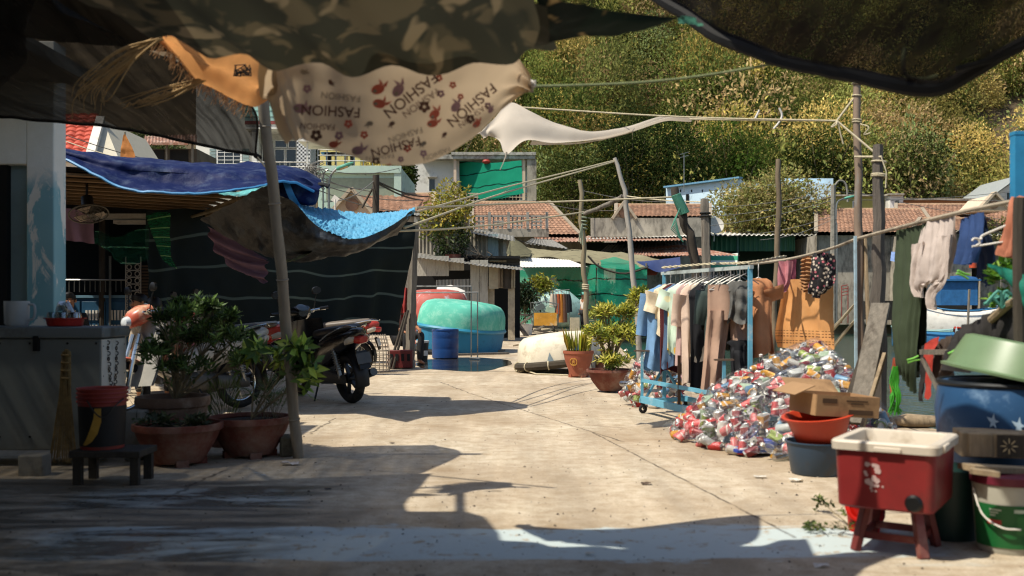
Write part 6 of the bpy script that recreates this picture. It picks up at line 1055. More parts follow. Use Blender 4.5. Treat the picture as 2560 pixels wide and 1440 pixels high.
mb = MB(); mb.grid(sheet([[W(*p) for p in row] for row in (((690, 452, 9.9), (750, 446, 10), (800, 470, 10.2)), ((700, 490, 9.9), (770, 500, 10), (795, 500, 10.2)), ((735, 505, 10), (765, 515, 10.1), (790, 512, 10.2)))], 24, 18, .04, 4)); mb.build('end_flap', bluetarp, r, sharp=80)
mb = MB(); mb.grid(sheet([[W(*p) for p in row] for row in (((706, 452, 9.78), (722, 451, 9.8)), ((720, 490, 9.8), (738, 490, 9.82)), ((748, 540, 10.2), (768, 535, 10.3)), ((800, 566, 10.6), (800, 558, 10.7)))], 8, 20, .01, 5)); mb.build('folded_strip', M('light_blue_hem', '#3f86b8', .5), r)
mb = MB(); mb.grid(sheet([[W(*p) for p in row] for row in (((540, 480, 9.3), (600, 480, 9.3), (668, 462, 9.4)), ((560, 488, 9.2), (610, 490, 9.2), (640, 480, 9.3)))], 20, 6, .015, 8)); mb.build('torn_fringe', M('torn_teal', '#4f9a98', .7, var=.6, scale=12, dirt=.6, dirtcol='#221d16', dscale=8), r)
mb = MB(); a = W(800, 462, 10.3); mb.tube([a, W(812, 462, 10.2), W(822, 466, 10.2)], [.03, .02, .028], 8); mb.build('knot', rubber, r)
crum = lambda u, v: .03 * abs(noise.noise(Vector((u * 22, v * 11, 1)))) + .03 * abs(noise.noise(Vector((u * 48, v * 22, 4)))) + .015 * abs(noise.noise(Vector((u * 90, v * 40, 7))))
r = T('sagging_tarpaulin', 'sagging tarpaulin, bright crumpled blue on top and black beneath, tied at the right corner', 'tarpaulin', W(860, 600, 11))
top_rows = (((735, 500, 10.21), (790, 515, 10.56), (880, 528, 10.74), (970, 528, 10.65), (1038, 518, 10.21)), ((745, 520, 9.59), (810, 550, 9.77), (880, 566, 9.86), (960, 558, 9.86), (1036, 520, 10.03)), ((730, 500, 9.06), (790, 560, 9.15), (866, 594, 9.24), (950, 578, 9.50), (1034, 524, 9.86)))
mb = MB().grid(sheet([[W(*p) for p in row] for row in top_rows], 150, 60, .02, 4, crum)); mb.build('top_sheet', cyantarp, r, sharp=80)
mb = MB().grid(sheet([[W(*p) for p in row] for row in (((655, 470, 8.54), (735, 505, 8.98), (790, 563, 9.11), (866, 597, 9.20), (950, 581, 9.46), (1036, 528, 9.81)), ((560, 520, 9.50), (690, 570, 9.24), (780, 605, 9.15), (866, 618, 9.24), (955, 600, 9.50), (1030, 545, 9.86)), ((505, 545, 10.56), (610, 600, 9.86), (700, 635, 9.50), (800, 640, 9.42), (900, 622, 9.50), (1000, 578, 9.86)), ((508, 548, 10.82), (600, 612, 10.21), (680, 642, 9.86), (765, 652, 9.68), (870, 630, 9.77), (985, 590, 10.03)))], 80, 36, .04, 3)); mb.build('under_sheet', blacktarp, r, sharp=80)
mb = MB().grid(sheet([[W(*p) for p in row] for row in (((712, 648, 9.50), (750, 640, 9.42), (790, 620, 9.42)), ((715, 652, 9.42), (755, 648, 9.33), (782, 628, 9.33)))], 14, 6, .03, 9)); mb.build('net_fringe', M('olive_fringe', '#5a5838', .9, var=.5, scale=20), r)
cloth('mauve_curtain', 'mauve cloth hanging in folds below the black tarpaulin', 'curtain', (((518, 565, 10.91), (560, 590, 10.65), (610, 620, 10.47), (668, 648, 10.30)), ((528, 600, 10.82), (570, 628, 10.65), (620, 650, 10.47), (667, 660, 10.30)), ((550, 640, 10.74), (590, 662, 10.56), (630, 680, 10.38), (666, 692, 10.30)), ((590, 672, 10.65), (620, 690, 10.47), (645, 700, 10.38), (665, 710, 10.30))), mauve, 40, 30, .015, 5, lambda u, v: .03 * math.sin(v * 20 + u * 3))
cloth('red_cloth', 'red cloth hanging beside the grey timber post', 'cloth', (((1006, 718, 17.5), (1018, 720, 17.5), (1030, 722, 17.6)), ((1003, 770, 17.4), (1015, 772, 17.4), (1030, 775, 17.5)), ((1003, 800, 17.4), (1018, 805, 17.4), (1030, 808, 17.5))), M('red_fabric', '#8a2a26', .85, var=.15), fold=lambda u, v: .02 * math.sin(u * 14))
mb = MB(); [mb.tube([foot(972 + i * 10, 0, 17.0), W(1014 + i * 6, 782 - i * 6, 17.3)], .025, 6) for i in range(2)]; mb.bar(W(985, 785, 17.2), W(1012, 785, 17.3), .02, .02); mb.thing('leaning_sticks', 'dark sticks leaning against the end of the net wall', 'sticks', darkwood)
r = T('crate', 'dark red crate by the grey timber post', 'crate', foot(1002, 0, 17.2)); c = r.location; mb = MB(); mb.box(c + Vector((0, 0, .17)), (.42, .3, .3)); mb.build('body', M('crate_red', '#5a1a18', .5, var=.15), r, bevel=.01); mb = MB(); [mb.box(c + Vector((-.15 + .1 * k, -.156, .2)), (.05, .012, .12)) for k in range(4)]; mb.build('slots', dark, r)
rackblue = M('rack_blue_paint', '#5f9fb6', .5, var=.12, scale=4, dirt=.25, dirtcol='#b8c4c4', dscale=5)
R0, R1 = Vector((1.53, 10.0, 1.40)), Vector((1.985, 8.3, 1.395)); rd = (R1 - R0).normalized(); rx = Vector((-rd.y, rd.x, 0)).normalized()
r = T('clothes_rack', 'pale blue wheeled clothes rack packed with hanging garments', 'clothes rack', (1.75, 9.15, 0)); mb = MB(); mb.bar(R0 - rd * .05, R1 + rd * .03, .032, .032); mb.build('top_rail', M('rack_rail', '#a8b2ae', .5, var=.15, dirt=.3), r)
for q in (R0, R1):
    mb = MB(); b0 = Vector((q.x, q.y, .13)); mb.bar(q, b0, .034, .034, up=(0, 1, 0)); mb.build('upright', rackblue, r)
    mb = MB(); mb.bar(b0 - rx * .26, b0 + rx * .26, .04, .04); mb.build('foot_beam', rackblue, r); mb = MB(); [mb.bar(b0 + rx * k * .2 + Vector((0, 0, .02)), b0 + Vector((0, 0, .34)), .022, .022) for k in (-1, 1)]; mb.build('brace', rackblue, r)
    for k in (-1, 1):
        c = b0 + rx * k * .23; mb = MB(); mb.torus(c + Vector((0, 0, -.085)), .03, .016, rd, 18, 8); mb.lathe([(.02, -.05), (.02, -.02)], c, 10); mb.bar(c + Vector((.0, 0, -.09)) + rd * .02, c + Vector((0, 0, -.02)) + rd * .02, .02, .006); mb.build('caster', rubber, r)
for k, z, w in ((-.24, .33, .022), (.22, .33, .022), (-.24, .14, .04), (.22, .14, .03)):
    mb = MB(); a, b = (Vector((q.x, q.y, z)) + rx * k for q in (R0, R1)); mb.bar(a, b, w, w * 1.6); mb.build('lower_rail', rackblue, r)
for q, k in ((0, -.24), (.5, -.24), (1, -.24), (0.35, .22), (1, .22)):
    mb = MB(); c = R0.lerp(R1, q) + rx * k; c.z = 0; mb.bar(c + Vector((0, 0, .12)), c + Vector((0, 0, .62 if k < 0 else .5)), .026, .026, up=(0, 1, 0)); mb.build('stub_post', rackblue if q != .5 else M('rusty_tube', '#5d4634', .8, .2), r)
    if q in (0, 1) and k < 0: mb = MB(); mb.box(c + Vector((0, 0, .625)), (.16, .05, .014)); mb.build('shelf_cap', M('rusty_plate', '#5b4a3c', .7), r)

def fabric(name, col, var=.08, trans=.12, rough=.85): return M(name, col, rough, var=var, scale=12, trans=trans, bump=.12, bscale=90)
def garment(c, ax, w, L, mats, sleeve=0., seed=0, hem=1.1, depth=.05, neck=.07, sl_in=0., name='shirt', fall=.07):
    """shirt or dress hanging from a hanger at c; ax = shoulder direction; closed body, tube sleeves"""
    mb = MB(); ax = Vector(ax).normalized(); nr = Vector((ax.y, -ax.x, 0)); rr = random.Random(seed); ph = [rr.uniform(0, 6.28) for _ in range(6)]
    prof = [(0, neck, .03), (.03, neck * 1.5, .035), (fall, w * .92, .045), (fall + .05, w, depth)] + [(q, w * (1 - .1 * math.sin(q * 3)) * (1 + (hem - 1) * q), depth * (.9 + .5 * q)) for q in np.linspace(.2, 1, 12)]
    rg = []
    for v, hw, hd in prof:
        z = -v * L if v > fall + .06 else -v * max(L, .7); ring = []; am = .25 + .75 * v
        for t in np.linspace(0, 2 * math.pi, 41)[:-1]:
            f = 1 + .5 * am * math.sin(5 * t + ph[0] + v * 1.3) + .38 * am * math.sin(9 * t + ph[1] - v * 2) + .2 * math.sin(v * 17 + ph[2] + 2 * t); x = hw * math.copysign(abs(math.cos(t)) ** .8, math.cos(t)); y = hd * math.sin(t) * f + .025 * v * math.sin(x * 22 + ph[2]) + .02 * v * math.sin(v * 5 + ph[3])
            ring.append(c + ax * (x + .012 * v * math.sin(v * 4 + ph[4])) + nr * y + Vector((0, 0, z + .028 * v * v * math.sin(3 * t + ph[5]))))
        rg.append(ring)
    mb.rings(rg, caps=(False, False))
    if sleeve:
        for k in (-1, 1):
            s0 = c + ax * (k * w * .86) + Vector((0, 0, -.115 * max(L, .7))); out = .35 + rr.uniform(-.1, .15); d = (ax * k * (out if sleeve < .3 else out * .45) + Vector((0, 0, -1)) + nr * rr.uniform(-.1, .25)).normalized(); n = 8; rg = []; sd = d.cross(nr).normalized()
            for i in range(n):
                q = i / (n - 1); o = s0 + d * sleeve * q + nr * .02 * math.sin(q * 4 + ph[1]); a = (.085 - .03 * q) * (1.25 if sleeve < .3 else 1)
                rg.append([o + sd * a * math.cos(t) + nr * .042 * math.sin(t) * (1 + .2 * math.sin(4 * t + ph[2])) for t in np.linspace(0, 6.283, 17)[:-1]])
            mb.rings(rg, caps=(True, False))
    o = mb.build(name, mats, sharp=80); return o
def settle(o, label, cat, group=None):
    A = np.array([v.co for v in o.data.vertices]); c = Vector(((A[:, 0].min() + A[:, 0].max()) / 2, (A[:, 1].min() + A[:, 1].max()) / 2, A[:, 2].min()))
    for v in o.data.vertices: v.co -= c
    o.location = c; return tag(o, label, cat, group)
def hanger(c, ax, m, label, hook=.10, w=.2):
    ax = Vector(ax).normalized(); mb = MB(); top = c + Vector((0, 0, hook)); nr = Vector((ax.y, -ax.x, 0))
    mb.tube([top + nr * .03 + Vector((0, 0, -.03)), top + nr * .025 + Vector((0, 0, .005)), top + Vector((0, 0, .025)), top - nr * .025, top - nr * .01 + Vector((0, 0, -.05)), c + Vector((0, 0, .01))], .0032, 6, smooth=18)
    mb.tube([c + Vector((0, 0, .01)), c + ax * w * .5 + Vector((0, 0, -.02)), c + ax * w + Vector((0, 0, -.075)), c - ax * w + Vector((0, 0, -.075)), c - ax * w * .5 + Vector((0, 0, -.02)), c + Vector((0, 0, .01))], .0042, 6, smooth=0); return mb.thing('hanger', label, 'hanger', m, 'hangers on the pale blue rack')
lemon = NT('lemon_print'); co = lemon.coord(); vo = lemon.n('ShaderNodeTexVoronoi', Scale=9.); lemon.l(co, vo.inputs['Vector']); sp_ = lemon.ramp(vo.outputs['Distance'], [(.33, 1), (.37, 0)]); cc = lemon.mix(sp_, '#b4c6b2', lemon.mix(lemon.math('GREATER_THAN', vo.outputs['Color'], .55), '#dfae3c', '#c9c39a'))
pp = lemon.n('ShaderNodeBsdfPrincipled', Roughness=.85); lemon.l(cc, pp.inputs[0]); lemon.l(pp.outputs[0], lemon.out.inputs[0])
plaid = NT('plaid'); co = plaid.coord(); b1 = plaid.n('ShaderNodeTexWave', _bands_direction='X', Scale=9); b2 = plaid.n('ShaderNodeTexWave', _bands_direction='Z', Scale=9); plaid.l(co, b1.inputs[0]); plaid.l(co, b2.inputs[0]); k_ = plaid.math('MAXIMUM', plaid.ramp(b1.outputs['Fac'], [(.88, 0), (.93, 1)]), plaid.ramp(b2.outputs['Fac'], [(.88, 0), (.93, 1)]))
pp = plaid.n('ShaderNodeBsdfPrincipled', Roughness=.85); plaid.l(plaid.mix(k_, '#121215', '#8d8878'), pp.inputs[0]); plaid.l(pp.outputs[0], plaid.out.inputs[0])
GG = 'garments on the pale blue rack'; beige = fabric('beige_knit', '#cdb5a2'); brownp = fabric('tan_twill', '#a88a76')
racked = [  # t along the rail, half width, length, material, sleeve, hem, label, hanger label
    (.02, .20, .84, fabric('sky_denim', '#6f95bb', .14), .42, 1.1, 'light blue denim shirt with long sleeves at the far end of the rail', 'grey', 'shirt'),
    (.09, .18, .50, fabric('cream_print', '#d8c8aa', .25), .20, 1.0, 'cream short sleeved top with ochre patches beside the denim shirt', 'white', 'shirt'),
    (.15, .17, .86, fabric('maroon_cloth', '#4d1a1d'), .0, .9, 'long maroon dress hanging third on the rail', 'grey', 'dress'),
    (.22, .18, .80, fabric('dusty_blue', '#4d6480'), .0, 1.0, 'dusty blue dress behind the lemon print shirt', 'grey', 'dress'),
    (.27, .17, .66, lemon.m, .17, 1.05, 'pale green shirt printed with lemons', 'white', 'shirt'),
    (.36, .15, .75, fabric('rose_beige', '#b89a92'), .0, 1.0, 'rose beige slip hanging behind the long beige shirt', 'grey', 'dress'),
    (.42, .155, .95, beige, .30, .95, 'long beige shirt dress with folded sleeves', 'white', 'shirt'),
    (.50, .12, .70, fabric('cream_satin', '#c2b7a2'), .0, .9, 'cream slip with a pale hem behind the black dress', 'white', 'slip'),
    (.55, .17, .98, fabric('black_jersey', '#101116'), .0, 1.0, 'long black dress in the middle of the rail', 'grey', 'dress'),
    (.62, .12, .40, plaid.m, .0, 1.0, 'short black and white checked skirt', 'white', 'skirt'),
    (.68, .14, .58, fabric('slate_green', '#384642'), .30, .9, 'slate green cardigan beside the checked skirt', 'grey', 'cardigan'),
    (.90, .10, .34, fabric('grey_denim', '#5d5c58', .25), .0, 1.0, 'grey denim pinafore with pocket near the front of the rail', 'white', 'pinafore'),
    (.97, .13, .66, fabric('rust_orange', '#c4875c'), .12, 1.0, 'rust orange top hanging just past the near end of the rail', 'white', 'shirt')]
for i, (t, hw, L, m, sl, hem, lb, hc, nm) in enumerate(racked):
    c = R0.lerp(R1, t) + Vector((0, 0, -.115)); c = c + Vector((.17, .3, .03)) if t == .97 else c; rz = R(random.Random(i).uniform(-40, -12)); ax = Matrix.Rotation(rz, 3, 'Z') @ rx * -1
    o = garment(c, ax, hw, L, m, sl, i, hem, name=nm); settle(o, lb, nm, GG); hanger(c, ax, M('wire_white', '#c9c7c0', .4) if hc == 'white' else steel, f'{hc} wire hanger of the ' + lb[:60].rsplit(' ', 2)[0] if 0 else f'{hc} hanger holding the ' + ' '.join(lb.split()[:5]), w=hw * .95)
def trousers_hung(c, ax, w, L, m, seed=0):
    mb = MB(); ax = Vector(ax).normalized(); nr = Vector((ax.y, -ax.x, 0)); rr = random.Random(seed); ph = [rr.uniform(0, 6.28) for _ in range(4)]
    def rg(o, hw, hd, v): return [o + ax * hw * math.cos(t) + nr * (hd * math.sin(t) * (1 + .5 * math.sin(5 * t + ph[0] + 2 * v) + .25 * math.sin(v * 14 + t)) + .025 * math.sin(v * 6 + ph[1])) for t in np.linspace(0, 6.283, 25)[:-1]]
    mb.rings([rg(c + Vector((0, 0, -v * L)), w * (1 + .08 * v), .05 + .05 * v, v) for v in np.linspace(0, .3, 6)], caps=(True, True))
    for k in (-1, 1): mb.rings([rg(c + ax * k * w * (.46 + (.55 if k > 0 else .2) * v) + Vector((0, 0, -(.22 + .78 * v) * L)), w * (.54 - .14 * v), .07 - .015 * v, v + k) for v in np.linspace(0, 1, 12)], caps=(True, False))
    return mb.build('trousers', m, sharp=80)
c = R0.lerp(R1, .80) + Vector((0.0, 0, -.14)); ax = Matrix.Rotation(R(-20), 3, 'Z') @ rx * -1; settle(trousers_hung(c, ax, .19, 1.02, brownp, 4), 'tan wide legged trousers hanging before the black dress', 'trousers', GG); hanger(c + Vector((0, 0, .03)), ax, M('wire_white', '#c9c7c0'), 'white hanger holding the tan wide legged trousers', w=.18)
c = R0.lerp(R1, .86) + Vector((0.02, 0, -.62)); settle(garment(c, ax, .07, .42, fabric('black_jersey', '#101116'), 0, 44, name='leggings'), 'black leggings showing between the tan trouser legs', 'leggings', GG)
mb = MB(); c = R0.lerp(R1, .6); 
for i in range(22):
    q = R0.lerp(R1, .32 + .03 * i); mb.tube([q + Vector((0, 0, .02)), q + Vector((.01, 0, -.05)), q + Vector((.09 * (-1) ** i, .02, -.10)), q + Vector((.15 * (-1) ** i, .02, -.14))], .004, 5)
mb.thing('spare_hangers', 'bunch of empty wire hangers crowding the pale blue rail', 'hangers', steel, 'hangers on the pale blue rack')
mb = MB(); LP = cr([W(1660, 682, 9.95), W(1800, 668, 9.9), W(1960, 650, 9.5), W(2075, 622, 8.2), W(2150, 595, 7.45), W(2330, 548, 6.13), W(2450, 520, 5.5), W(2570, 496, 5.0)], 40); mb.tube(LP[8:], [.015, .012, .013, .011], 8); mb.thing('laundry_pole', 'long pale pole along the quay carrying wet laundry', 'pole', M('bleached_pole', '#9a8e7a', .75, var=.2, scale=8, dirt=.2))
mb = MB(); P = cr([W(1655, 676, 9.95), W(1770, 668, 9.2), W(1875, 664, 8.4), W(1965, 648, 9.3)], 50); 
for k in range(2): mb.tube([Vector(P[i]) + Vector((0, .008 * math.cos(i * 1.6 + k * 3.14), .028 + .008 * math.sin(i * 1.6 + k * 3.14))) for i in range(50)], .007, 6)
mb.thing('twisted_rope', 'twisted rope lashed along the top of the pale blue rack', 'rope', rope_m, RG)
towel = NT('orange_towel'); co = towel.coord(); sz = towel.n('ShaderNodeSeparateXYZ'); towel.l(co, sz.inputs[0]); z = sz.outputs[2]; m_ = None
for z0, w in ((.062, .004), (.085, .003), (.125, .004), (.15, .003), (.175, .0025)):
    b = towel.math('LESS_THAN', towel.math('ABSOLUTE', towel.math('SUBTRACT', z, z0)), w); m_ = b if m_ is None else towel.math('MAXIMUM', m_, b)
wv = towel.n('ShaderNodeTexWave', _bands_direction='X', Scale=14); towel.l(co, wv.inputs[0]); m_ = towel.math('MULTIPLY', m_, towel.ramp(wv.outputs['Fac'], [(.3, 0), (.4, 1)])); cc = towel.mix(m_, towel.mix(towel.noise(co, 14, 4), '#e39c58', '#f0b577'), '#5a2f1a')
pp = towel.n('ShaderNodeBsdfPrincipled', Roughness=.9); towel.l(cc, pp.inputs[0]); tr = towel.n('ShaderNodeBsdfTranslucent'); towel.l(cc, tr.inputs[0]); mx = towel.n('ShaderNodeMixShader', Fac=.35); towel.l(pp.outputs[0], mx.inputs[1]); towel.l(tr.outputs[0], mx.inputs[2]); towel.l(mx.outputs[0], towel.out.inputs[0])
LG = 'laundry hanging along the quay'
cloth('towel', 'orange towel with brown dashed bands hanging over the bag of cans', 'towel', (((1958, 702, 9.1), (1985, 698, 9.05), (2040, 702, 8.8), (2083, 706, 8.6)), ((1950, 760, 9.1), (1990, 765, 9.05), (2040, 765, 8.8), (2083, 770, 8.6)), ((1938, 830, 9.1), (1985, 838, 9.05), (2040, 838, 8.8), (2084, 835, 8.6)), ((1944, 868, 9.1), (1990, 874, 9.05), (2040, 876, 8.8), (2086, 874, 8.6))), towel.m, 40, 30, .01, 6, lambda u, v: .012 * math.sin(u * 22) * (.4 + v) + (.05 * (u < .28) * math.sin(u * 11)), LG)
cloth('pink_garment', 'pink cloth drying folded over the pole left of the orange towel', 'garment', (((1944, 655, 9.0), (1960, 652, 8.95), (1980, 652, 8.9)), ((1940, 700, 9.0), (1960, 700, 8.92), (1976, 698, 8.9)), ((1940, 748, 9.0), (1950, 742, 8.95), (1962, 728, 8.9))), fabric('pink_cloth', '#b5747a', .15), fold=lambda u, v: .02 * math.sin(u * 12 + 2), group=LG)
cloth('magenta_garment', 'dark magenta cloth behind the pink one on the laundry pole', 'garment', (((1968, 652, 9.2), (1990, 648, 9.2)), ((1970, 690, 9.2), (1990, 690, 9.2)), ((1972, 712, 9.2), (1988, 705, 9.2))), fabric('magenta_cloth', '#7a3a4c'), group=LG)
cloth('knit_top', 'tan ribbed knit hanging against the floral cloth', 'garment', (((2005, 645, 8.9), (2020, 642, 8.85), (2032, 640, 8.8)), ((2003, 690, 8.9), (2015, 690, 8.83), (2030, 690, 8.8)), ((2003, 725, 8.9), (2012, 732, 8.85), (2022, 725, 8.8))), fabric('tan_knit', '#9a6f48', .25), 24, 40, fold=lambda u, v: .012 * math.sin(v * 60) + .01 * math.sin(u * 9), group=LG)
floral = NT('floral_print'); co = floral.coord(); vo = floral.n('ShaderNodeTexVoronoi', Scale=34.); floral.l(co, vo.inputs['Vector']); cc = floral.mix(floral.ramp(vo.outputs['Distance'], [(.30, 1), (.42, 0)]), '#141214', floral.mix(floral.math('GREATER_THAN', vo.outputs['Color'], .62), '#b8aa98', '#b5606a')); pp = floral.n('ShaderNodeBsdfPrincipled', Roughness=.85); floral.l(cc, pp.inputs[0]); floral.l(pp.outputs[0], floral.out.inputs[0])
cloth('floral_cloth', 'black cloth with small pale flowers bunched on the laundry pole', 'garment', (((2030, 634, 8.7), (2055, 632, 8.5), (2080, 634, 8.35)), ((2022, 675, 8.7), (2055, 670, 8.45), (2086, 672, 8.35)), ((2020, 710, 8.7), (2052, 715, 8.45), (2083, 712, 8.35)), ((2024, 730, 8.7), (2040, 745, 8.5), (2065, 728, 8.4))), floral.m, 40, 36, .015, 8, lambda u, v: .025 * math.sin(u * 20 + v * 3), LG)
vf = lambda a, f: (lambda u, v: a * (.3 + v) * math.sin(u * f + 2.2 * v) + a * .5 * math.sin(u * f * 2.1 + 1))
darkgreen = fabric('olive_trouser', '#37422c'); r = T('trousers', 'dark green trousers draped over the laundry pole', 'trousers', W(2275, 980, 6.5), LG)
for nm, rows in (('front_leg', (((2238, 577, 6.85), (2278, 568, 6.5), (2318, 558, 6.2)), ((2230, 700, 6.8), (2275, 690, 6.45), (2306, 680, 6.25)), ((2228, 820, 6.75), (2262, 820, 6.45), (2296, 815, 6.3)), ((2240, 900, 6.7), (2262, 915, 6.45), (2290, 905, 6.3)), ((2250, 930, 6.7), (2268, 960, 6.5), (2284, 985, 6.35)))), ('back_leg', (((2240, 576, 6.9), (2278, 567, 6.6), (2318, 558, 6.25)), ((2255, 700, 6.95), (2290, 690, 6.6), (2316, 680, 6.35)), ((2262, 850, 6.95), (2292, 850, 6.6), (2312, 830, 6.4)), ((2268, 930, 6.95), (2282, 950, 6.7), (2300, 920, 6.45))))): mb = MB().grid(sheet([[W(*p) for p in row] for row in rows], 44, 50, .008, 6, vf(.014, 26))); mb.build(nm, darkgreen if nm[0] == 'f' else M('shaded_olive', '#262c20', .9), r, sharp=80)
cream = fabric('cream_fleece', '#b8aaa0'); r = T('sweatshirt', 'cream sweatshirt draped over the laundry pole with sleeves dangling', 'sweatshirt', W(2335, 770, 6.1), LG)
mb = MB().grid(sheet([[W(*p) for p in row] for row in (((2300, 560, 6.33), (2345, 548, 6.05), (2388, 540, 5.85)), ((2285, 640, 6.3), (2335, 630, 6.0), (2380, 620, 5.85)), ((2282, 690, 6.3), (2325, 700, 6.0), (2368, 690, 5.88)), ((2290, 735, 6.3), (2308, 715, 6.1), (2330, 705, 5.98)))], 40, 36, .012, 6, vf(.012, 18))); mb.build('front', cream, r, sharp=80)
mb = MB().grid(sheet([[W(*p) for p in row] for row in (((2300, 559, 6.36), (2388, 540, 5.9)), ((2330, 640, 6.4), (2392, 620, 5.98)), ((2345, 690, 6.4), (2376, 680, 6.05)))], 20, 20, .012, 6, vf(.01, 14))); mb.build('back', cream, r, sharp=80)
for rows in (((2286, 610, 6.26), (2300, 606, 6.2), (2318, 604, 6.12)), ((2280, 665, 6.26), (2296, 664, 6.2), (2316, 662, 6.12)), ((2284, 706, 6.26), (2298, 708, 6.2), (2314, 704, 6.12)), ((2294, 742, 6.22), (2303, 744, 6.18), (2312, 738, 6.14))), (((2352, 590, 5.98), (2370, 588, 5.88), (2390, 586, 5.8)), ((2346, 650, 5.98), (2364, 650, 5.88), (2384, 648, 5.82)), ((2334, 706, 6.0), (2350, 708, 5.92), (2370, 706, 5.84)), ((2324, 735, 6.02), (2334, 735, 5.97), (2346, 732, 5.92)), ((2326, 772, 6.0), (2333, 775, 5.97), (2342, 768, 5.93))): mb = MB().grid(sheet([[W(*p) - Vector((.02, 0, 0)) for p in row] for row in rows], 26, 34, .012, 9, lambda u, v: .03 * math.sin(3.1416 * u) + .010 * math.sin(u * 17 + v * 5))); mb.build('sleeve', cream, r, sharp=80)
navy = fabric('navy_cotton', '#263f6b', .12); r = T('navy_shirt', 'navy blue shirt folded over the laundry pole', 'shirt', W(2430, 700, 5.6), LG); mb = MB().grid(sheet([[W(*p) for p in row] for row in (((2400, 548, 5.78), (2428, 538, 5.6), (2458, 530, 5.45)), ((2393, 600, 5.76), (2425, 600, 5.55), (2455, 590, 5.42)), ((2386, 660, 5.76), (2415, 662, 5.55), (2440, 655, 5.45)))], 34, 30, .01, 6, vf(.014, 20))); mb.build('front', navy, r, sharp=80)
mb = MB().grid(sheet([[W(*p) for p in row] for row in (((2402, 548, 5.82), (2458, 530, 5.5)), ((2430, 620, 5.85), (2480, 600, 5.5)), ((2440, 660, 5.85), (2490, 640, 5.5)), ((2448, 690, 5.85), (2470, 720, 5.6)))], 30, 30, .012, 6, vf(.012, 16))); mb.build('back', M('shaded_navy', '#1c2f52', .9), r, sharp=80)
cloth('peach_garment', 'peach knit top twisted over the right end of the laundry pole', 'garment', (((2522, 503, 5.15), (2540, 492, 5.1), (2560, 490, 5.0)), ((2515, 540, 5.15), (2532, 540, 5.05), (2545, 540, 5.0)), ((2505, 590, 5.15), (2525, 590, 5.05), (2545, 585, 5.0)), ((2497, 635, 5.15), (2520, 645, 5.05), (2540, 635, 5.0))), fabric('peach_knit', '#a8694f', .2), 30, 34, .012, 7, vf(.02, 13), LG)
mb = MB(); mb.tube([W(2430, 602, 5.2), W(2436, 596, 5.2), W(2452, 598, 5.2), W(2458, 588, 5.2), W(2520, 562, 5.1)], .006, 6, smooth=20); mb.tube([W(2430, 616, 5.2), W(2450, 614, 5.2), W(2500, 606, 5.1), W(2520, 604, 5.1)], .006, 6); mb.tube([W(2446, 598, 5.2), W(2450, 608, 5.2), W(2440, 614, 5.2)], .006, 6); mb.thing('plastic_hanger', 'white plastic hanger tip poking out from the peach knit', 'hanger', white_paint)
pegm = M('lime_peg', '#6fae48', .4)
for i, (x, y, Y, a) in enumerate(((2408, 686, 5.4, .4), (2283, 899, 5.9, -.3), (2386, 880, 5.4, -.5))):
    c = W(x, y, Y); rt = Matrix.Rotation(a, 3, 'Y'); mb = MB(); [mb.loft([(-.035, 0, .008 * k, .009, .006, 2.5), (0, 0, .006 * k, .011, .006, 2.5), (.035, 0, .012 * k, .009, .005, 2.5)], 10, rot=rt, c=c) for k in (-1, 1)]; mb.thing('clothes_peg', ['lime clothes peg below the navy shirt', 'lime clothes peg beside the red strap', 'lime clothes peg above the green basin'][i], 'clothes peg', pegm, 'lime clothes pegs')
blackc = fabric('faded_black', '#24211f', .25); cloth('black_clothes', 'faded black shirt hanging low behind the green basin', 'shirt', (((2378, 838, 5.75), (2440, 800, 5.5), (2500, 768, 5.3), (2575, 742, 5.1)), ((2352, 880, 5.7), (2440, 860, 5.45), (2500, 850, 5.3), (2575, 840, 5.1)), ((2340, 925, 5.7), (2430, 930, 5.45), (2500, 920, 5.3), (2575, 920, 5.1))), blackc, 60, 26, .03, 5, vf(.02, 24), LG)
cloth('brown_clothes', 'worn brown shirt hanging at the left end of the low line', 'shirt', (((2330, 868, 5.95), (2355, 850, 5.85), (2385, 836, 5.75)), ((2322, 920, 5.95), (2350, 920, 5.85), (2380, 915, 5.75)), ((2335, 945, 5.95), (2352, 950, 5.85), (2375, 945, 5.75))), fabric('worn_brown', '#4a3d34', .3), 26, 24, .03, 7, vf(.02, 14), LG)
cloth('black_strip', 'narrow black cloth dangling left of the red strap', 'garment', (((2303, 865, 6.0), (2318, 858, 5.95)), ((2297, 930, 6.0), (2314, 930, 5.95)), ((2298, 1002, 6.0), (2310, 1005, 5.95))), blackc, 12, 24, .02, 7, group=LG)
cloth('red_strap', 'red cloth strap hanging beside the brown shirt', 'garment', (((2312, 860, 5.9), (2335, 846, 5.85), (2350, 842, 5.8)), ((2308, 900, 5.9), (2322, 900, 5.86), (2334, 880, 5.82)), ((2314, 935, 5.9), (2322, 938, 5.87), (2330, 930, 5.85)), ((2314, 995, 5.9), (2322, 999, 5.87), (2327, 990, 5.85))), fabric('red_cotton', '#a8382c', .15), 18, 34, .012, 8, group=LG)
mb = MB(); rr = random.Random(9)
for i in range(16): a = W(2238 + rr.uniform(-6, 6), 915 + rr.uniform(0, 10), 6.6); mb.tube([a, a + Vector((rr.uniform(-.03, .03), 0, -.1)), a + Vector((rr.uniform(-.05, .03), rr.uniform(-.02, .02), -.2)), a + Vector((rr.uniform(-.04, .04), 0, -.3))], .006, 5, smooth=9)
mb.thing('strap_bundle', 'bright green plastic straps dangling below the green trousers', 'straps', M('lime_strap', '#3f9a2a', .5, trans=.2))
cloth('coral_cloth', 'coral cloth strip behind the bright green straps', 'cloth', (((2232, 895, 6.75), (2240, 893, 6.75)), ((2225, 950, 6.75), (2242, 950, 6.75)), ((2226, 990, 6.75), (2248, 1000, 6.75))), fabric('coral', '#b5543c'), 10, 16)
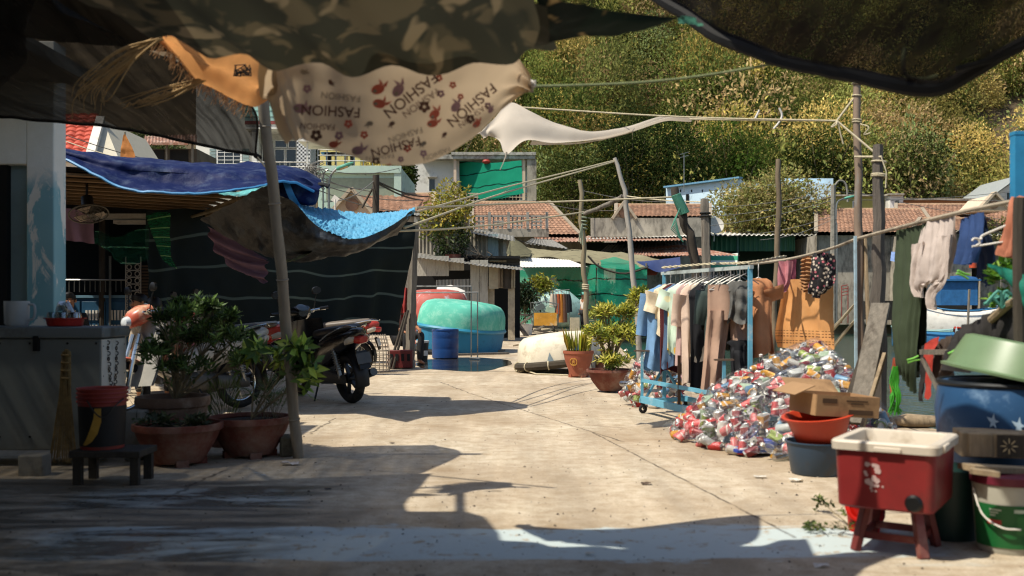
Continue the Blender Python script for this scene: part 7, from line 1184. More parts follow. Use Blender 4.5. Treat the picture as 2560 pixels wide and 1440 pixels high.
mb = MB(); mb.tube([W(2478, 800, 5.35), W(2520, 762, 5.2), W(2575, 730, 5.0)], .022, 8); mb.thing('low_branch', 'pale branch carrying the faded black shirt', 'branch', palewood)
mb = MB(); a = W(2505, 770, 5.2); [mb.tube([a + Vector((0, 0, .0)), a + Vector((.05 * math.cos(i), .02 * math.sin(i * 2), .05 + .02 * (i % 3))), a + Vector((.10 * math.cos(i * 1.3), 0, .02))], .008, 5, smooth=8) for i in range(8)]; mb.thing('knotted_rope', 'teal cord knotted on the pale branch', 'cord', M('teal_cord', '#4f8f80', .8))
cloth('teal_net', 'bright teal net gathered at the right edge pole', 'net', (((2466, 660, 5.1), (2510, 668, 5.), (2570, 690, 4.9)), ((2470, 672, 5.1), (2515, 690, 5.), (2570, 730, 4.9)), ((2500, 684, 5.1), (2535, 720, 5.), (2572, 800, 4.9))), M('teal_net', '#1f7f6a', .7, var=.4, scale=18, trans=.3), wr=.03)
r = T('leafy_plant', 'bright leaved plant by the right edge pole', 'plant', foot(2530, 0, 5.4)); twig_plant(r, r.location, [(S(2500, 690, 5.4), (.08, .08, .06)), (S(2510, 745, 5.4), (.1, .08, .05)), (S(2540, 660, 5.4), (.07, .08, .05))], 12, 6, .07, .5, ['#5f8a2a', '#7a9a35', '#4a7428'], 1.1, .007)
pk = 'planks leaning on the dark timber post'
for lb, a, b, w, m in (('broad grey plank leaning with its worn top sunlit', (2140, 1060, 6.7), (2202, 760, 7.15), .13, greywood), ('dark narrow plank leaning beside the broad one', (2110, 1050, 6.9), (2190, 800, 7.2), .07, darkwood), ('thin stripped stick leaning in front of the planks', (2150, 1085, 6.5), (2212, 885, 6.9), .025, palewood), ('slim upright batten behind the painted post', (2178, 1000, 7.35), (2162, 590, 7.5), .022, palewood)): mb = MB(); A_, B_ = W(*a), W(*b); A_.z = max(A_.z, .02); mb.bar(A_, B_, w, .035); mb.thing('leaning_plank', lb, 'plank', m, pk, bevel=.004)
mb = MB(); c = G(2235, 1062); 
for i in range(5): mb.torus(c + Vector((.1 * i - .2, .1 * math.sin(i * 2), .04 + .02 * (i % 2))), .10 - .01 * i, .016, (.3 * math.sin(i), .2, 1), 22, 6)
mb.tube([c + Vector((-.3, 0, .02)), c + Vector((-.1, -.15, .05)), c + Vector((.2, -.1, .03)), c + Vector((.5, .05, .06))], .02, 7, smooth=16); mb.thing('coiled_rope', 'thick old rope coiled at the quay edge behind the cooler', 'rope', M('old_rope', '#6b5f4c', .95, var=.3, scale=30))
mb = MB(); c = G(2300, 1068); mb.loft([(-.25, 0, .05, .04, .03, 2.5), (-.1, 0, .06, .1, .06, 2.6), (.15, 0, .05, .11, .05, 2.6), (.3, 0, .04, .05, .03, 2.4)], 14, c=c); mb.thing('driftwood', 'brown weathered wood lump at the quay edge', 'driftwood', palewood)
mb = MB(); mb.bar(W(2345, 1000, 5.9), W(2440, 1000, 5.8), .04, .05); mb.bar(W(2305, 895, 5.8), W(2400, 1080, 5.6), .02, .02); mb.bar(W(2300, 880, 5.8), W(2380, 880, 5.7), .03, .03); mb.thing('timber_frame', 'low timber frame of grey sticks behind the blue barrel', 'frame', greywood)

can_mats = [('red', '#a8322f'), ('silver', '#a9aba6'), ('gold', '#c08a2c'), ('green', '#7a8a3a'), ('pink red', '#b5605c'), ('white', '#c4c0b6'), ('dark red', '#6a1f1f'), ('pale green', '#93a58c'), ('bluish', '#5a7f9a')]
alu = M('can_aluminium', '#b8b6b0', .42, .55, var=.1)
def can_mesh(cname, col, seed, L=.112, crush=0.):
    mb = MB(); mb.lathe([(.026, -L / 2), (.0325, -L / 2 + .008), (.0325, L / 2 - .012)], n=14, mi=0, caps=(False, False)); mb.lathe([(.02, -L / 2 + .006), (.026, -L / 2)], n=14, mi=1, caps=(True, False)); mb.lathe([(.0325, L / 2 - .012), (.027, L / 2 - .002), (.027, L / 2), (.024, L / 2 - .004), (.0, L / 2 - .004)], n=14, mi=1, caps=(False, False))
    mb.lathe([(.009, L / 2 - .003), (.0, L / 2 - .0025)], (.009, 0, 0), n=8, mi=2, caps=(False, False)); mb.box((-.006, 0, L / 2 - .001), (.016, .01, .002), mi=1)
    rg = [[(.0328 * math.cos(t), .0328 * math.sin(t), z + .018 * math.sin(t + seed)) for t in np.linspace(0, 6.283, 15)[:-1]] for z in (-.006, .008)]
    if cname in ('red', 'pink red', 'gold', 'green'): mb.rings(rg, 3, (False, False))
    rr = random.Random(seed); A = []
    for x, y, z in mb.v:
        d = noise.noise(Vector((x * 30 + seed * 3, y * 30, z * 18))) * crush; s = 1 + 1.6 * d; A.append((x * s + d * .02, y * (1 + .8 * d), z * (1 - abs(d) * .25)))
    mb.v = A; o = mb.build('drink_can', [M('can_' + cname.replace(' ', '_'), col, .45, .15, var=.15, scale=25), alu, dark, M('can_swirl', '#c9beb4', .5)], local=True, sharp=50); me = o.data; D.objects.remove(o); return me
cans = [(nm, can_mesh(nm, col, i * 3 + k, .112, (.0, .35, .9)[k])) for i, (nm, col) in enumerate(can_mats) for k in range(3)]
wts = {'red': 8, 'silver': 4, 'gold': 6, 'green': 2, 'pink red': 6, 'white': 4, 'dark red': 3, 'pale green': 2, 'bluish': 1}; pool = [c for c in cans for _ in range(wts[c[0]])]
def bottle_mesh():
    mb = MB(); mb.lathe([(.0, -.1), (.028, -.1), (.031, -.09), (.031, -.02), (.029, -.01), (.031, .0), (.031, .04), (.022, .07), (.013, .085), (.013, .1)], n=16, caps=(False, False)); mb.lathe([(.015, .088), (.015, .106), (.0, .106)], n=14, mi=1, caps=(False, False)); o = mb.build('bottle', [clear, white_paint], local=True); me = o.data; D.objects.remove(o); return me
bott = bottle_mesh()
def heap_h(x, y, c, ra, rb, hgt, e):
    ra = ra if x < c[0] or ra < .5 else .46; d = math.hypot((x - c[0]) / ra, (y - c[1]) / rb); return hgt * max(0, 1 - d ** 1.15) ** e if d < 1 else None
def fill(c, ra, rb, hgt, e, step, limit, where, group, seed, ycut):
    rr = random.Random(seed); pts = []; x = c[0] - ra
    while x < c[0] + ra:
        y = c[1] - rb
        while y < ycut:
            px, py = x + rr.uniform(-.4, .4) * step, y + rr.uniform(-.4, .4) * step; h = heap_h(px, py, c, ra, rb, hgt, e)
            if h is not None:
                h2 = heap_h(px, py - .03, c, ra, rb, hgt, e) or 0; steep = max(0, (h - h2) / .03); pts.append((px, py, h, steep)); 
                for k in range(int(min(4, steep * .8))):
                    if rr.random() < .65: pts.append((px + rr.uniform(-.5, .5) * step, py + rr.uniform(-.2, .3) * step, h - .075 * (k + 1), steep))
            y += step
        x += step
    rr.shuffle(pts); out = []; pts = [p for p in pts if p[2] > -.01]
    for i, (px, py, h, st_) in enumerate(pts):
        rot = (rr.uniform(.9, 2.2), rr.uniform(-.5, .5), rr.uniform(0, 6.28)) if rr.random() < .8 else (rr.uniform(-.5, .5), rr.uniform(-.4, .4), 0)
        if i < limit:
            if rr.random() < .1: nm, me = 'clear', bott
            else: nm, me = rr.choice(pool)
            o = D.objects.new('drink_can' if nm != 'clear' else 'bottle', me); COL.objects.link(o); o.location = (px, py, max(.035, h + .01)); o.rotation_euler = rot
            tag(o, f'{nm} drink can piled {where}' if nm != 'clear' else f'clear plastic bottle piled {where}', 'drink can' if nm != 'clear' else 'bottle', f'{nm} ' + group)
        else: out.append((px, py, max(.03, h - .01), rot))
    return out
HC = (2.44, 8.0); rest = fill(HC, 1.13, 1.32, .74, .7, .088, 236, 'in the big clear sack by the clothes rack', 'containers in the big sack', 3, 8.3)
BC = (1.56, 10.75); rest2 = fill(BC, .36, .36, .58, .42, .105, 58, 'in the smaller sack behind the clothes rack', 'containers in the smaller sack', 8, 10.9)
rr = random.Random(4); V = []; mm = []; fc = []
for cc_, ra, rb, hg, e, n in ((HC, 1.08, 1.26, .68, .7, 640), (BC, .34, .34, .52, .42, 90)):
    k = 0
    while k < n:
        x, y = cc_[0] + rr.uniform(-ra, ra), cc_[1] + rr.uniform(-rb, rb); h = heap_h(x, y, cc_, ra, rb, hg, e); k += 1
        if h is None: continue
        z = max(.03, h - .05 - rr.random() ** 2 * .2); rt = (Matrix.Rotation(rr.uniform(0, 6.28), 3, 'Z') @ Matrix.Rotation(rr.uniform(.4, 2.4), 3, 'X')); nm, me = rr.choice(pool); o_ = len(V); V += [tuple(rt @ v.co + Vector((x, y, z))) for v in me.vertices]
        for p in me.polygons: fc.append(tuple(i + o_ for i in p.vertices)); mm.append([c[0] for c in can_mats].index(nm) if p.material_index in (0, 3) else 9)
me = D.meshes.new('tins_beneath'); me.from_pydata(V, [], fc); [me.materials.append(M('can_' + n_.replace(' ', '_'), '#888888')) for n_, _ in can_mats]; me.materials.append(alu); me.polygons.foreach_set('material_index', mm); me.polygons.foreach_set('use_smooth', [True] * len(fc)); o = D.objects.new('tins_beneath', me); COL.objects.link(o); tag(o, 'mass of crushed drink cans filling the clear sacks', 'drink cans', kind='stuff')
film = NT('sack_film'); gs = film.n('ShaderNodeBsdfGlossy', Roughness=.22); tp = film.n('ShaderNodeBsdfTransparent'); lw = film.n('ShaderNodeLayerWeight', Blend=.3); mx = film.n('ShaderNodeMixShader'); film.l(film.math('ADD', film.math('MULTIPLY', lw.outputs['Facing'], .22), .03), mx.inputs[0]); film.l(tp.outputs[0], mx.inputs[1]); film.l(gs.outputs[0], mx.inputs[2]); co = film.coord(True); film.l(film.bump(film.noise(co, 11, 5, .65, None, 1.2), .9, .04), gs.inputs['Normal']); film.l(mx.outputs[0], film.out.inputs[0])
def sack(label, c, ra, rb, hgt, e):
    mb = MB(); rg = []
    for q in np.linspace(1.04, .02, 16):
        ring = []
        for t in np.linspace(0, 6.283, 49)[:-1]:
            w = 1 + .05 * noise.noise(Vector((math.cos(t) * 2, math.sin(t) * 2, q * 3 + c[0]))); x, y = c[0] + (ra if math.cos(t) < 0 or ra < .5 else .5) * q * w * math.cos(t), c[1] + rb * q * w * math.sin(t); h = hgt * max(0, 1 - min(1, q) ** 1.15) ** e; ring.append((x, y, max(.01, h + .055 + .03 * noise.noise(Vector((x * 7, y * 7, 1))))))
        rg.append(ring)
    mb.rings(rg, caps=(False, True)); mb.thing('clear_sack', label, 'plastic sack', film.m)
sack('big clear plastic sack bulging with drink cans by the clothes rack', HC, 1.16, 1.35, .76, .7); sack('smaller clear plastic sack of cans behind the clothes rack', BC, .38, .38, .60, .42)
mb = MB(); c = G(1925, 1148); mb.box(c + Vector((-.05, .22, .04)), (.36, .2, .02), Matrix.Rotation(.2, 3, 'Z')); mb.box(c + Vector((.05, .2, .085)), (.22, .15, .05), Matrix.Rotation(-.1, 3, 'Z')); mb.thing('blue_board_scrap', 'blue board scrap under the front of the can sack', 'board', M('royal_blue_plastic', '#1f3f9a', .4))

q = Vector((W(2042, 0, 6.35).x, 6.35, 0)); mb = MB(); mb.lathe([(.15, 0), (.16, .01), (.19, .2), (.2, .202), (.2, .212), (.185, .21), (.155, .02)], q, 36); mb.thing('basin', 'slate blue plastic basin on the ground under the red one', 'basin', M('slate_plastic', '#2c3f52', .4, var=.1, dirt=.2), 'plastic basins')
q2 = q + Vector((.02, -.01, .215)); rt = Matrix.Rotation(R(-7), 3, 'Y') @ Matrix.Rotation(R(4), 3, 'X'); mb = MB(); mb.lathe([(.14, 0), (.15, .005), (.2, .15), (.225, .158), (.228, .166), (.205, .168), (.19, .15), (.135, .02)], q2, 40, rot=rt); mb.thing('basin', 'red plastic basin tilted on the slate blue one under the cardboard box', 'basin', M('bright_red_plastic', '#b03a22', .4, var=.08), 'plastic basins')
card = M('cardboard', '#967653', .85, var=.12, scale=4, dirt=.2, dirtcol='#6e5338'); r = T('cardboard_box', 'torn open cardboard box resting on the red basin', 'cardboard box', q2 + Vector((.03, 0, .17))); c = Vector(r.location) + Vector((.05, 0, -.005)); rt = Matrix.Rotation(R(4), 3, 'Y') @ Matrix.Rotation(R(14), 3, 'Z')
mb = MB(); X_, Y_, Z_ = .22, .16, .13
for p, s_ in (((0, -Y_, Z_ / 2), (2 * X_, .005, Z_)), ((0, Y_, Z_ / 2), (2 * X_, .005, Z_)), ((-X_, 0, Z_ / 2), (.005, 2 * Y_ - .006, Z_)), ((X_, 0, Z_ / 2), (.005, 2 * Y_ - .006, Z_)), ((0, 0, .003), (2 * X_ - .006, 2 * Y_ - .006, .005))): mb.box(c + rt @ Vector(p), s_, rt)
mb.build('body', card, r)
for p, s_, ry in (((-X_ - .06, .02, Z_ + .02), (.15, .28, .005), R(-25)), ((-X_ * .2, Y_ + .06, Z_ + .03), (.36, .14, .005), 0)): mb = MB(); mb.box(c + rt @ Vector(p), s_, rt @ Matrix.Rotation(ry, 3, 'Y') @ (Matrix.Rotation(R(35), 3, 'X') if not ry else Matrix.Identity(3))); mb.build('flap', card, r)
mb = MB(); ink = M('box_ink', '#4a3624', .8)
for p, s_ in (((-.13, -Y_ - .004, .095), (.10, .002, .028)), ((.06, -Y_ - .004, .10), (.15, .002, .008)), ((.06, -Y_ - .004, .083), (.09, .002, .008)), ((.09, -Y_ - .004, .03), (.17, .002, .03))): mb.box(c + rt @ Vector(p), s_, rt)
mb.build('printing', ink, r)
FR, FL, BR = Vector((1.738, 4.1, 0)), Vector((1.382, 4.25, 0)), Vector((2.03, 4.476, 0)); ux = Vector((math.cos(R(-33)), math.sin(R(-33)), 0)); uy = Vector((-ux.y, ux.x, 0)); rot = Matrix((ux, uy, Vector((0, 0, 1)))).transposed(); cc = FL.lerp(BR, .5) + Vector((-.015, .02, 0)); wx, wy = .42, .50
cool = M('cooler_red', '#7d2423', .45, var=.15, scale=4, dirt=.35, dirtcol='#5a2a26', dscale=3); rimw = M('cooler_rim', '#c4b9a8', .5, var=.05, dirt=.2, dirtcol='#8f8068')
r = T('cooler', 'open red picnic cooler with a cream rim standing on the stool', 'cooler', cc + Vector((0, 0, .215)))
def sq(hx, hy, z, rad=.04, n=6):
    o = []
    for sx, sy, a0 in ((1, 1, 0), (-1, 1, 90), (-1, -1, 180), (1, -1, 270)):
        for i in range(n): a = R(a0 + 90 * i / (n - 1)); o.append(cc + rot @ Vector((sx * (hx - rad) + rad * math.cos(a), sy * (hy - rad) + rad * math.sin(a), z)))
    return o
mb = MB(); mb.rings([sq(wx / 2 - .022, wy / 2 - .022, .205), sq(wx / 2 - .014, wy / 2 - .014, .213), sq(wx / 2 - .005, wy / 2 - .005, .465)], caps=(True, False)); mb.build('body', cool, r)
mb = MB(); mb.rings([sq(wx / 2 - .008, wy / 2 - .008, .45), sq(wx / 2 + .008, wy / 2 + .008, .452), sq(wx / 2 + .01, wy / 2 + .01, .484), sq(wx / 2 + .004, wy / 2 + .004, .492), sq(wx / 2 - .03, wy / 2 - .03, .492), sq(wx / 2 - .034, wy / 2 - .034, .485), sq(wx / 2 - .05, wy / 2 - .05, .26), sq(wx / 2 - .06, wy / 2 - .06, .25)], caps=(False, True)); mb.build('rim', rimw, r)
MB().box(cc + rot @ Vector((.02, -wy / 2 - .012, .463)), (.11, .012, .022), rot).build('latch', rimw, r, bevel=.004); [MB().box(cc + rot @ Vector((k * (wx / 2 + .012), -.1 * k, .470)), (.014, .12, .03), rot).build('handle', rimw, r, bevel=.004) for k in (-1, 1)]
mb = MB(); mb.lathe([(.0, 0), (.034, 0), (.036, .018), (.026, .03), (.0, .03)], cc + rot @ Vector((wx / 2 - .09, -wy / 2 + .025, .248)), 16, rot=rot @ Matrix.Rotation(R(90), 3, 'X')); mb.build('drain_plug', blackpl, r)
mb = MB(); rr = random.Random(2)
for i in range(22):
    v = .34 + .06 * rr.uniform(-1, 1); u = -.04 + .03 * rr.uniform(-1, 1) + .25 * (.34 - v); s = rr.uniform(.006, .018); sl = -wy / 2 + .014 - .009 * (v - .213) / .25 - .0025; pts = [cc + rot @ Vector((u + s * (.5 + .5 * rr.random()) * math.cos(t), sl, v + s * (.4 + .6 * rr.random()) * math.sin(t))) for t in np.linspace(0, 6.283, 9)[:-1]]; mb.add(pts, [tuple(range(8))])
mb.build('worn_sticker', M('worn_white', '#b59a94', .7, var=.2), r)
stoolm = M('stool_red', '#6a2a26', .5, var=.12, dirt=.25, dirtcol='#8a6a60'); r = T('stool', 'low red plastic stool under the cooler', 'stool', cc); h_ = .21; mb = MB(); mb.box(cc + Vector((0, 0, h_ - .012)), (.26, .26, .022), rot); mb.build('seat', stoolm, r, bevel=.008)
for a in (-1, 1):
    for b in (-1, 1): mb = MB(); mb.bar(cc + rot @ Vector((a * .105, b * .105, h_ - .02)), cc + rot @ Vector((a * .14, b * .14, 0)), .045, .03); mb.build('leg', stoolm, r, bevel=.004)
for p, q_ in (((-.12, -.12), (.12, -.12)), ((-.12, .12), (.12, .12)), ((-.12, -.12), (-.12, .12)), ((.12, -.12), (.12, .12))): mb = MB(); mb.bar(cc + rot @ Vector((*p, .07)), cc + rot @ Vector((*q_, .07)), .012, .03); mb.build('rung', stoolm, r)
mb = MB(); c = cc + Vector((-.02, .34, 0)); mb.lathe([(.07, 0), (.085, .13), (.095, .135), (.095, .15), (.08, .15)], c, 24); mb.tube([c + Vector((-.09, 0, .14)), c + Vector((-.07, -.06, .07)), c + Vector((.04, -.09, .06)), c + Vector((.09, 0, .14))], .012, 7, smooth=14); mb.thing('red_pail', 'bright red pail behind the stool legs', 'pail', M('vivid_red', '#c41a0e', .4, trans=.3))
mb = MB(); c = Vector((W(2385, 0, 4.55).x, 4.62, 0)); mb.lathe([(.13, 0), (.16, .32), (.155, .32), (.125, .02)], c, 28); mb.thing('teal_bin', 'dark teal tub in the shade between stool and paint bucket', 'tub', M('dark_teal_plastic', '#10302c', .5, var=.1))
c = Vector((W(2520, 0, 4.36).x, 4.36, 0)); r = T('paint_bucket', 'green and white paint bucket with a dark red lid at the right edge', 'paint bucket', c); mb = MB(); mb.lathe([(.122, 0), (.128, .02), (.148, .30), (.142, .30)], c, 40, caps=(True, False)); mb.build('body', M('bucket_white', '#a9a698', .5, var=.08, dirt=.35, dirtcol='#6e675a'), r)
mb = MB(); mb.lathe([(.150, .295), (.156, .30), (.156, .33), (.15, .335), (.01, .336)], c, 40); mb.build('lid', M('lid_maroon', '#5d1c2a', .45), r)
mb = MB(); cy = lambda t, z, e=.0022: c + Vector(((.1285 + .0195 * z / .28 * .98 + e) * math.cos(t), (.1285 + .0195 * z / .28 * .98 + e) * math.sin(t), z)); th = np.linspace(R(175), R(365), 40)
def band(z0, z1, t0=0, t1=39, e=.0022, mi=0): rg = [[cy(t, z, e) for t in th[t0:t1 + 1]] for z in (z0, z1)]; mb.rings(rg, mi, (False, False), closed=False)
band(.03, .215); band(.185, .2, 16, 22, .003, 1); band(.13, .15, 7, 12, .003, 2); band(.055, .085, 20, 27, .003, 1); band(.09, .17, 17, 27, .0028, 3); [band(.19 - .012 * i, .196 - .012 * i, 8, 12 - i, .003, 1) for i in range(3)]
mb.build('label', [M('label_green', '#155a2a', .45, var=.12), M('label_pale', '#b8c4b0', .5), M('label_red', '#a83a34', .5), M('label_mid_green', '#2f6a34', .5)], r)
mb = MB(); mb.tube([cy(R(180), .27, .006), cy(R(205), .17, .02), cy(R(235), .125, .03), cy(R(262), .12, .02)], .004, 6, smooth=16); mb.build('handle', white_paint, r)
mb = MB(); mb.bar(W(2415, 1168, 4.30), W(2600, 1178, 4.42), .10, .025); mb.bar(W(2425, 1176, 4.2), W(2500, 1186, 4.15), .05, .02); mb.thing('top_plank', 'splintered pale plank laid across the paint bucket lid', 'plank', palewood)
c = W(2500, 1165, 4.55); c.z = .375; r = T('crate', 'weathered wooden crate with a cut flower pattern on the plank', 'crate', c); rt = Matrix.Rotation(R(-14), 3, 'Z'); mb = MB(); mb.box(c + Vector((0, .08, .055)), (.30, .22, .11), rt); mb.box(c + rt @ Vector((-.09, -.035, .055)), (.10, .012, .105), rt); mb.build('body', palewood, r, bevel=.003); mb = MB()
for fx in (.03, .13):
    for i in range(8): a = i / 8 * 6.283; mb.loft([(-.012, 0, 0, .004, .002, 2), (0, 0, 0, .006, .003, 2), (.012, 0, 0, .004, .002, 2)], 8, rot=rt @ Matrix.Rotation(-a, 3, 'Y'), c=c + rt @ Vector((fx + .024 * math.cos(a), -.036, .055 + .024 * math.sin(a))))
mb.build('flower_cut', M('carved_pale', '#c4ae84', .8), r)
mb = MB(); mb.box(c + rt @ Vector((.08, -.034, .055)), (.20, .008, .1), rt); mb.build('dark_panel', darkwood, r)
c = Vector((W(2530, 0, 4.95).x, 4.98, 0)); r = T('barrel', 'big blue plastic barrel with scuffed star marks under the green basin', 'drum', c); bl = M('barrel_blue', '#25486c', .4, var=.12, scale=3, dirt=.12, dirtcol='#6f8ba6'); mb = MB(); mb.lathe([(.25, .02), (.27, .03), (.33, .38), (.345, .55), (.33, .66), (.32, .69), (.31, .69)], c, 48, caps=(True, True)); mb.build('body', bl, r)
mb = MB()
for (t, z, s) in ((R(232), .52, .045), (R(250), .505, .05)):
    pr = lambda a, b: c + Vector(((.347) * math.cos(t + a / .34), (.347) * math.sin(t + a / .34), z + b)); rr = random.Random(int(z * 1e3)); mb.add([pr(s * .6 * q * math.cos(i * .45), s * q * math.sin(i * .45)) for i, q in enumerate([1, .45, .5, .9, .35, .4, 1.05, .5, .3, .8, .5, .4, 1, .4])], [tuple(range(14))])
mb.build('scuff_mark', M('scuff_white', '#9fb4c4', .6), r); mb = MB(); mb.torus(c + Vector((0, 0, .685)), .325, .014, (0, 0, 1), 48, 8); mb.build('rim', M('dark_rim', '#0e1418', .5), r)
rt = Matrix.Rotation(R(11), 3, 'Y') @ Matrix.Rotation(R(3), 3, 'X'); mb = MB(); mb.lathe([(.36, .0), (.375, .0), (.378, .012), (.35, .02), (.30, .15), (.29, .17), (.26, .18), (.02, .18)], c + Vector((.05, -.02, .70)), 48, rot=rt, caps=(False, True)); mb.thing('basin', 'sage green plastic basin turned upside down on the blue barrel', 'basin', M('sage_plastic', '#647a58', .4, var=.08, dirt=.15, dirtcol='#5a6e4c'), 'plastic basins')
r = T('potted_plant', 'bushy yellow green plant in a wide terracotta bowl by the bent pole', 'potted plant', foot(1525, 980, 12.45), 'potted plants in the sun'); bowl_pot(r, r.location, .292, .285, terracotta, False, [(.45, 0), (.55, .12), (.78, .45), (.93, .78), (.97, .86), (1.02, .88), (1.02, 1.), (.95, 1.), (.93, .9)])
mb = MB(); c = Vector(r.location); [mb.tube([c + Vector((a * .04, b * .04, .25)), c + Vector((a * .07, b * .06, .5)), c + Vector((a * .2, b * .12, .85))], [.022, .018, .008], 7, smooth=8) for a, b in ((-1, 0), (1, .3), (0, 1), (.3, -1))]; mb.build('trunk', bark, r)
twig_plant(r, c + Vector((0, 0, .3)), [(S(1530, 850, 12.4), (.30, .26, .22)), (S(1490, 830, 12.4), (.16, .2, .15)), (S(1560, 830, 12.4), (.18, .2, .14)), (S(1515, 780, 12.5), (.15, .15, .12)), (S(1600, 740, 12.6), (.12, .12, .13)), (S(1565, 780, 12.5), (.14, .15, .11)), (S(1535, 900, 12.3), (.22, .2, .08))], 58, 8, .088, .27, ['#a3a438', '#bcb84a', '#86923a', '#c9bd5c', '#6a7a34'], 1.1, .008, .22)
tall = [(.62, 0), (.64, .04), (.66, .2), (.88, .55), (.96, .75), (.98, .86), (1.04, .9), (1.04, 1.), (.92, 1.), (.9, .9)]
r = T('potted_plant', 'snake plant in a tall footed terracotta pot with a gold emblem', 'potted plant', foot(1446, 943, 15.1), 'potted plants in the sun'); c = Vector(r.location); bowl_pot(r, c, .225, .40, M('orange_terracotta', '#8f4f38', .7, var=.12, dirt=.2, dirtcol='#a98f78'), True, tall); mb = MB(); ps, dd, LL = [], [], []
for i in range(70):
    a = RNG.random() * 6.28; q = RNG.random() ** .5 * .17; ps.append(np.array(c) + [math.cos(a) * q, math.sin(a) * q, .37]); dd.append([math.cos(a) * q * 1.6, math.sin(a) * q * 1.6, 1]); LL.append(.22 + .2 * RNG.random())
lf = leaf_faces(np.array(ps), np.array(dd), RNG.normal(size=(70, 3)), np.array(LL), np.array(LL) * .12); fastmesh('foliage', lf, 3, leaf_m, r, tints(len(lf), '#8a8a2a', .3)); gold = M('gold_paint', '#b8883a', .5)
e = c + Vector((-.085, -.185, .24)); nrm = Vector((-.42, -.9, -.1)).normalized(); mb.torus(e, .055, .006, nrm, 26, 6); u = Vector((.9, -.42, 0)).normalized(); wv_ = Vector((0, 0, 1)); [mb.bar(e + u * a + wv_ * b, e + u * a2 + wv_ * b2, .008, .008) for a, b, a2, b2 in ((-.03, .03, .03, .03), (0, .045, 0, .0), (-.02, .008, .02, .008), (-.022, -.012, .022, -.012), (-.022, -.035, .022, -.035), (-.022, -.012, -.022, -.035), (.022, -.012, .022, -.035))]; mb.build('emblem', gold, r)
r = T('potted_plant', 'small orange pot mostly hidden behind the bushy bowl plant', 'potted plant', foot(1490, 925, 16.6), 'potted plants in the sun'); bowl_pot(r, r.location, .2, .34, M('orange_terracotta', '#8f4f38'), False, tall); twig_plant(r, r.location + Vector((0, 0, .3)), [(S(1590, 760, 16.4), (.22, .2, .25)), (S(1500, 790, 16.5), (.2, .2, .2))], 40, 8, .1, .28, ['#97983a', '#7d8430'], 1.1, .01)
r = T('weed', 'straggly weed creeping over the concrete beside the stool', 'weed', G(2130, 1325)); twig_plant(r, r.location, [(tuple(G(2080, 1335) + Vector((0, 0, .03))), (.12, .06, .03)), (tuple(G(2140, 1315) + Vector((0, 0, .06))), (.09, .06, .05)), (tuple(G(2060, 1280) + Vector((0, 0, .05))), (.06, .06, .05)), (tuple(G(2150, 1300) + Vector((0, 0, .03))), (.08, .05, .03)), (tuple(G(2030, 1325) + Vector((0, 0, .02))), (.08, .04, .02))], 13, 4, .03, .5, ['#4c5a2a', '#5f6a30', '#3c4a24'], 1.2, .003)
LT = 'small litter on the concrete'; rr = random.Random(21)
bits = [(725, 1163, .06, '#b8b0aa', 'crumpled pink and white wrapper at the bamboo pole foot'), (1900, 1195, .035, '#b9b6aa', 'green and white scrap in front of the can sack'), (1990, 1205, .04, '#d0ccc0', 'white paper strip in front of the slate basin'), (2052, 1418, .03, '#c8c4bc', 'white scrap nearest the camera on the right'), (1615, 1212, .03, '#4a3a2c', 'brown twig bit on the sunlit concrete'), (1475, 1388, .02, '#c8c2b4', 'pale scrap in the shaded strip'), (1050, 1445, .02, '#6b6256', 'pebble at the bottom of the shaded strip'), (820, 1225, .02, '#2c2620', 'dark leaf in the shade before the bowls'), (980, 1110, .02, '#3a3026', 'dark leaf on the edge of the canopy shadow'), (640, 1185, .014, '#b5b5b0', 'tiny white crumb before the right bowl'), (660, 1190, .014, '#b5b5b0', 'tiny white crumb left of the wrapper')]
for x, y, s, cc_, lb in bits:
    c = G(x, y); mb = MB(); mb.grid(sheet([[c + Vector((a * s, b * s, .006 + abs(.3 * s * math.sin(a * 5 + b * 3 + x)))) for a in (-1, -.3, .4, 1)] for b in (-.6, 0, .6)], 10, 8, s * .2, 30)); mb.thing('litter', lb, 'litter', M('bit' + cc_, cc_, .7, var=.25, scale=20), LT)
G_ = []; 
for i in range(1700):
    x, y = rr.uniform(-2.6, 3.2), 3.8 + 8.5 * rr.random() ** 1.5; s = rr.uniform(.002, .006) + .006 * rr.random() ** 12 * (1 + (y - 4) * .12); a = rr.uniform(0, 6.28); h = s * .5
    q = [(x + s * math.cos(a + k * 2.09 + rr.uniform(-.4, .4)), y + s * math.sin(a + k * 2.09), .003) for k in range(3)]; t = (x, y, .004 + h)
    for k in range(3): G_.append((q[k], q[(k + 1) % 3], t))
cg = np.repeat(np.array([rgb(rr.choice(['#2a241c', '#3a3026', '#a8a090', '#4a4034', '#241d16'])) for _ in range(1700)]), 3, 0); o = fastmesh('grit', np.array(G_), 3, M('grit', '#ffffff', .9, var=.1, tint=True), tint=cg); tag(o, 'scattered grit, crumbs and leaf bits on the concrete', 'grit', kind='stuff')
mb = MB(); [mb.bar(G(2165 + 8 * i, 1238 - 5 * i) + Vector((0, 0, .008)), G(2178 + 8 * i, 1230 - 5 * i) + Vector((0, 0, .008)), .008, .008) for i in range(1)]; mb.thing('twig', 'dark twig on the concrete before the cooler', 'twig', darkwood, LT)
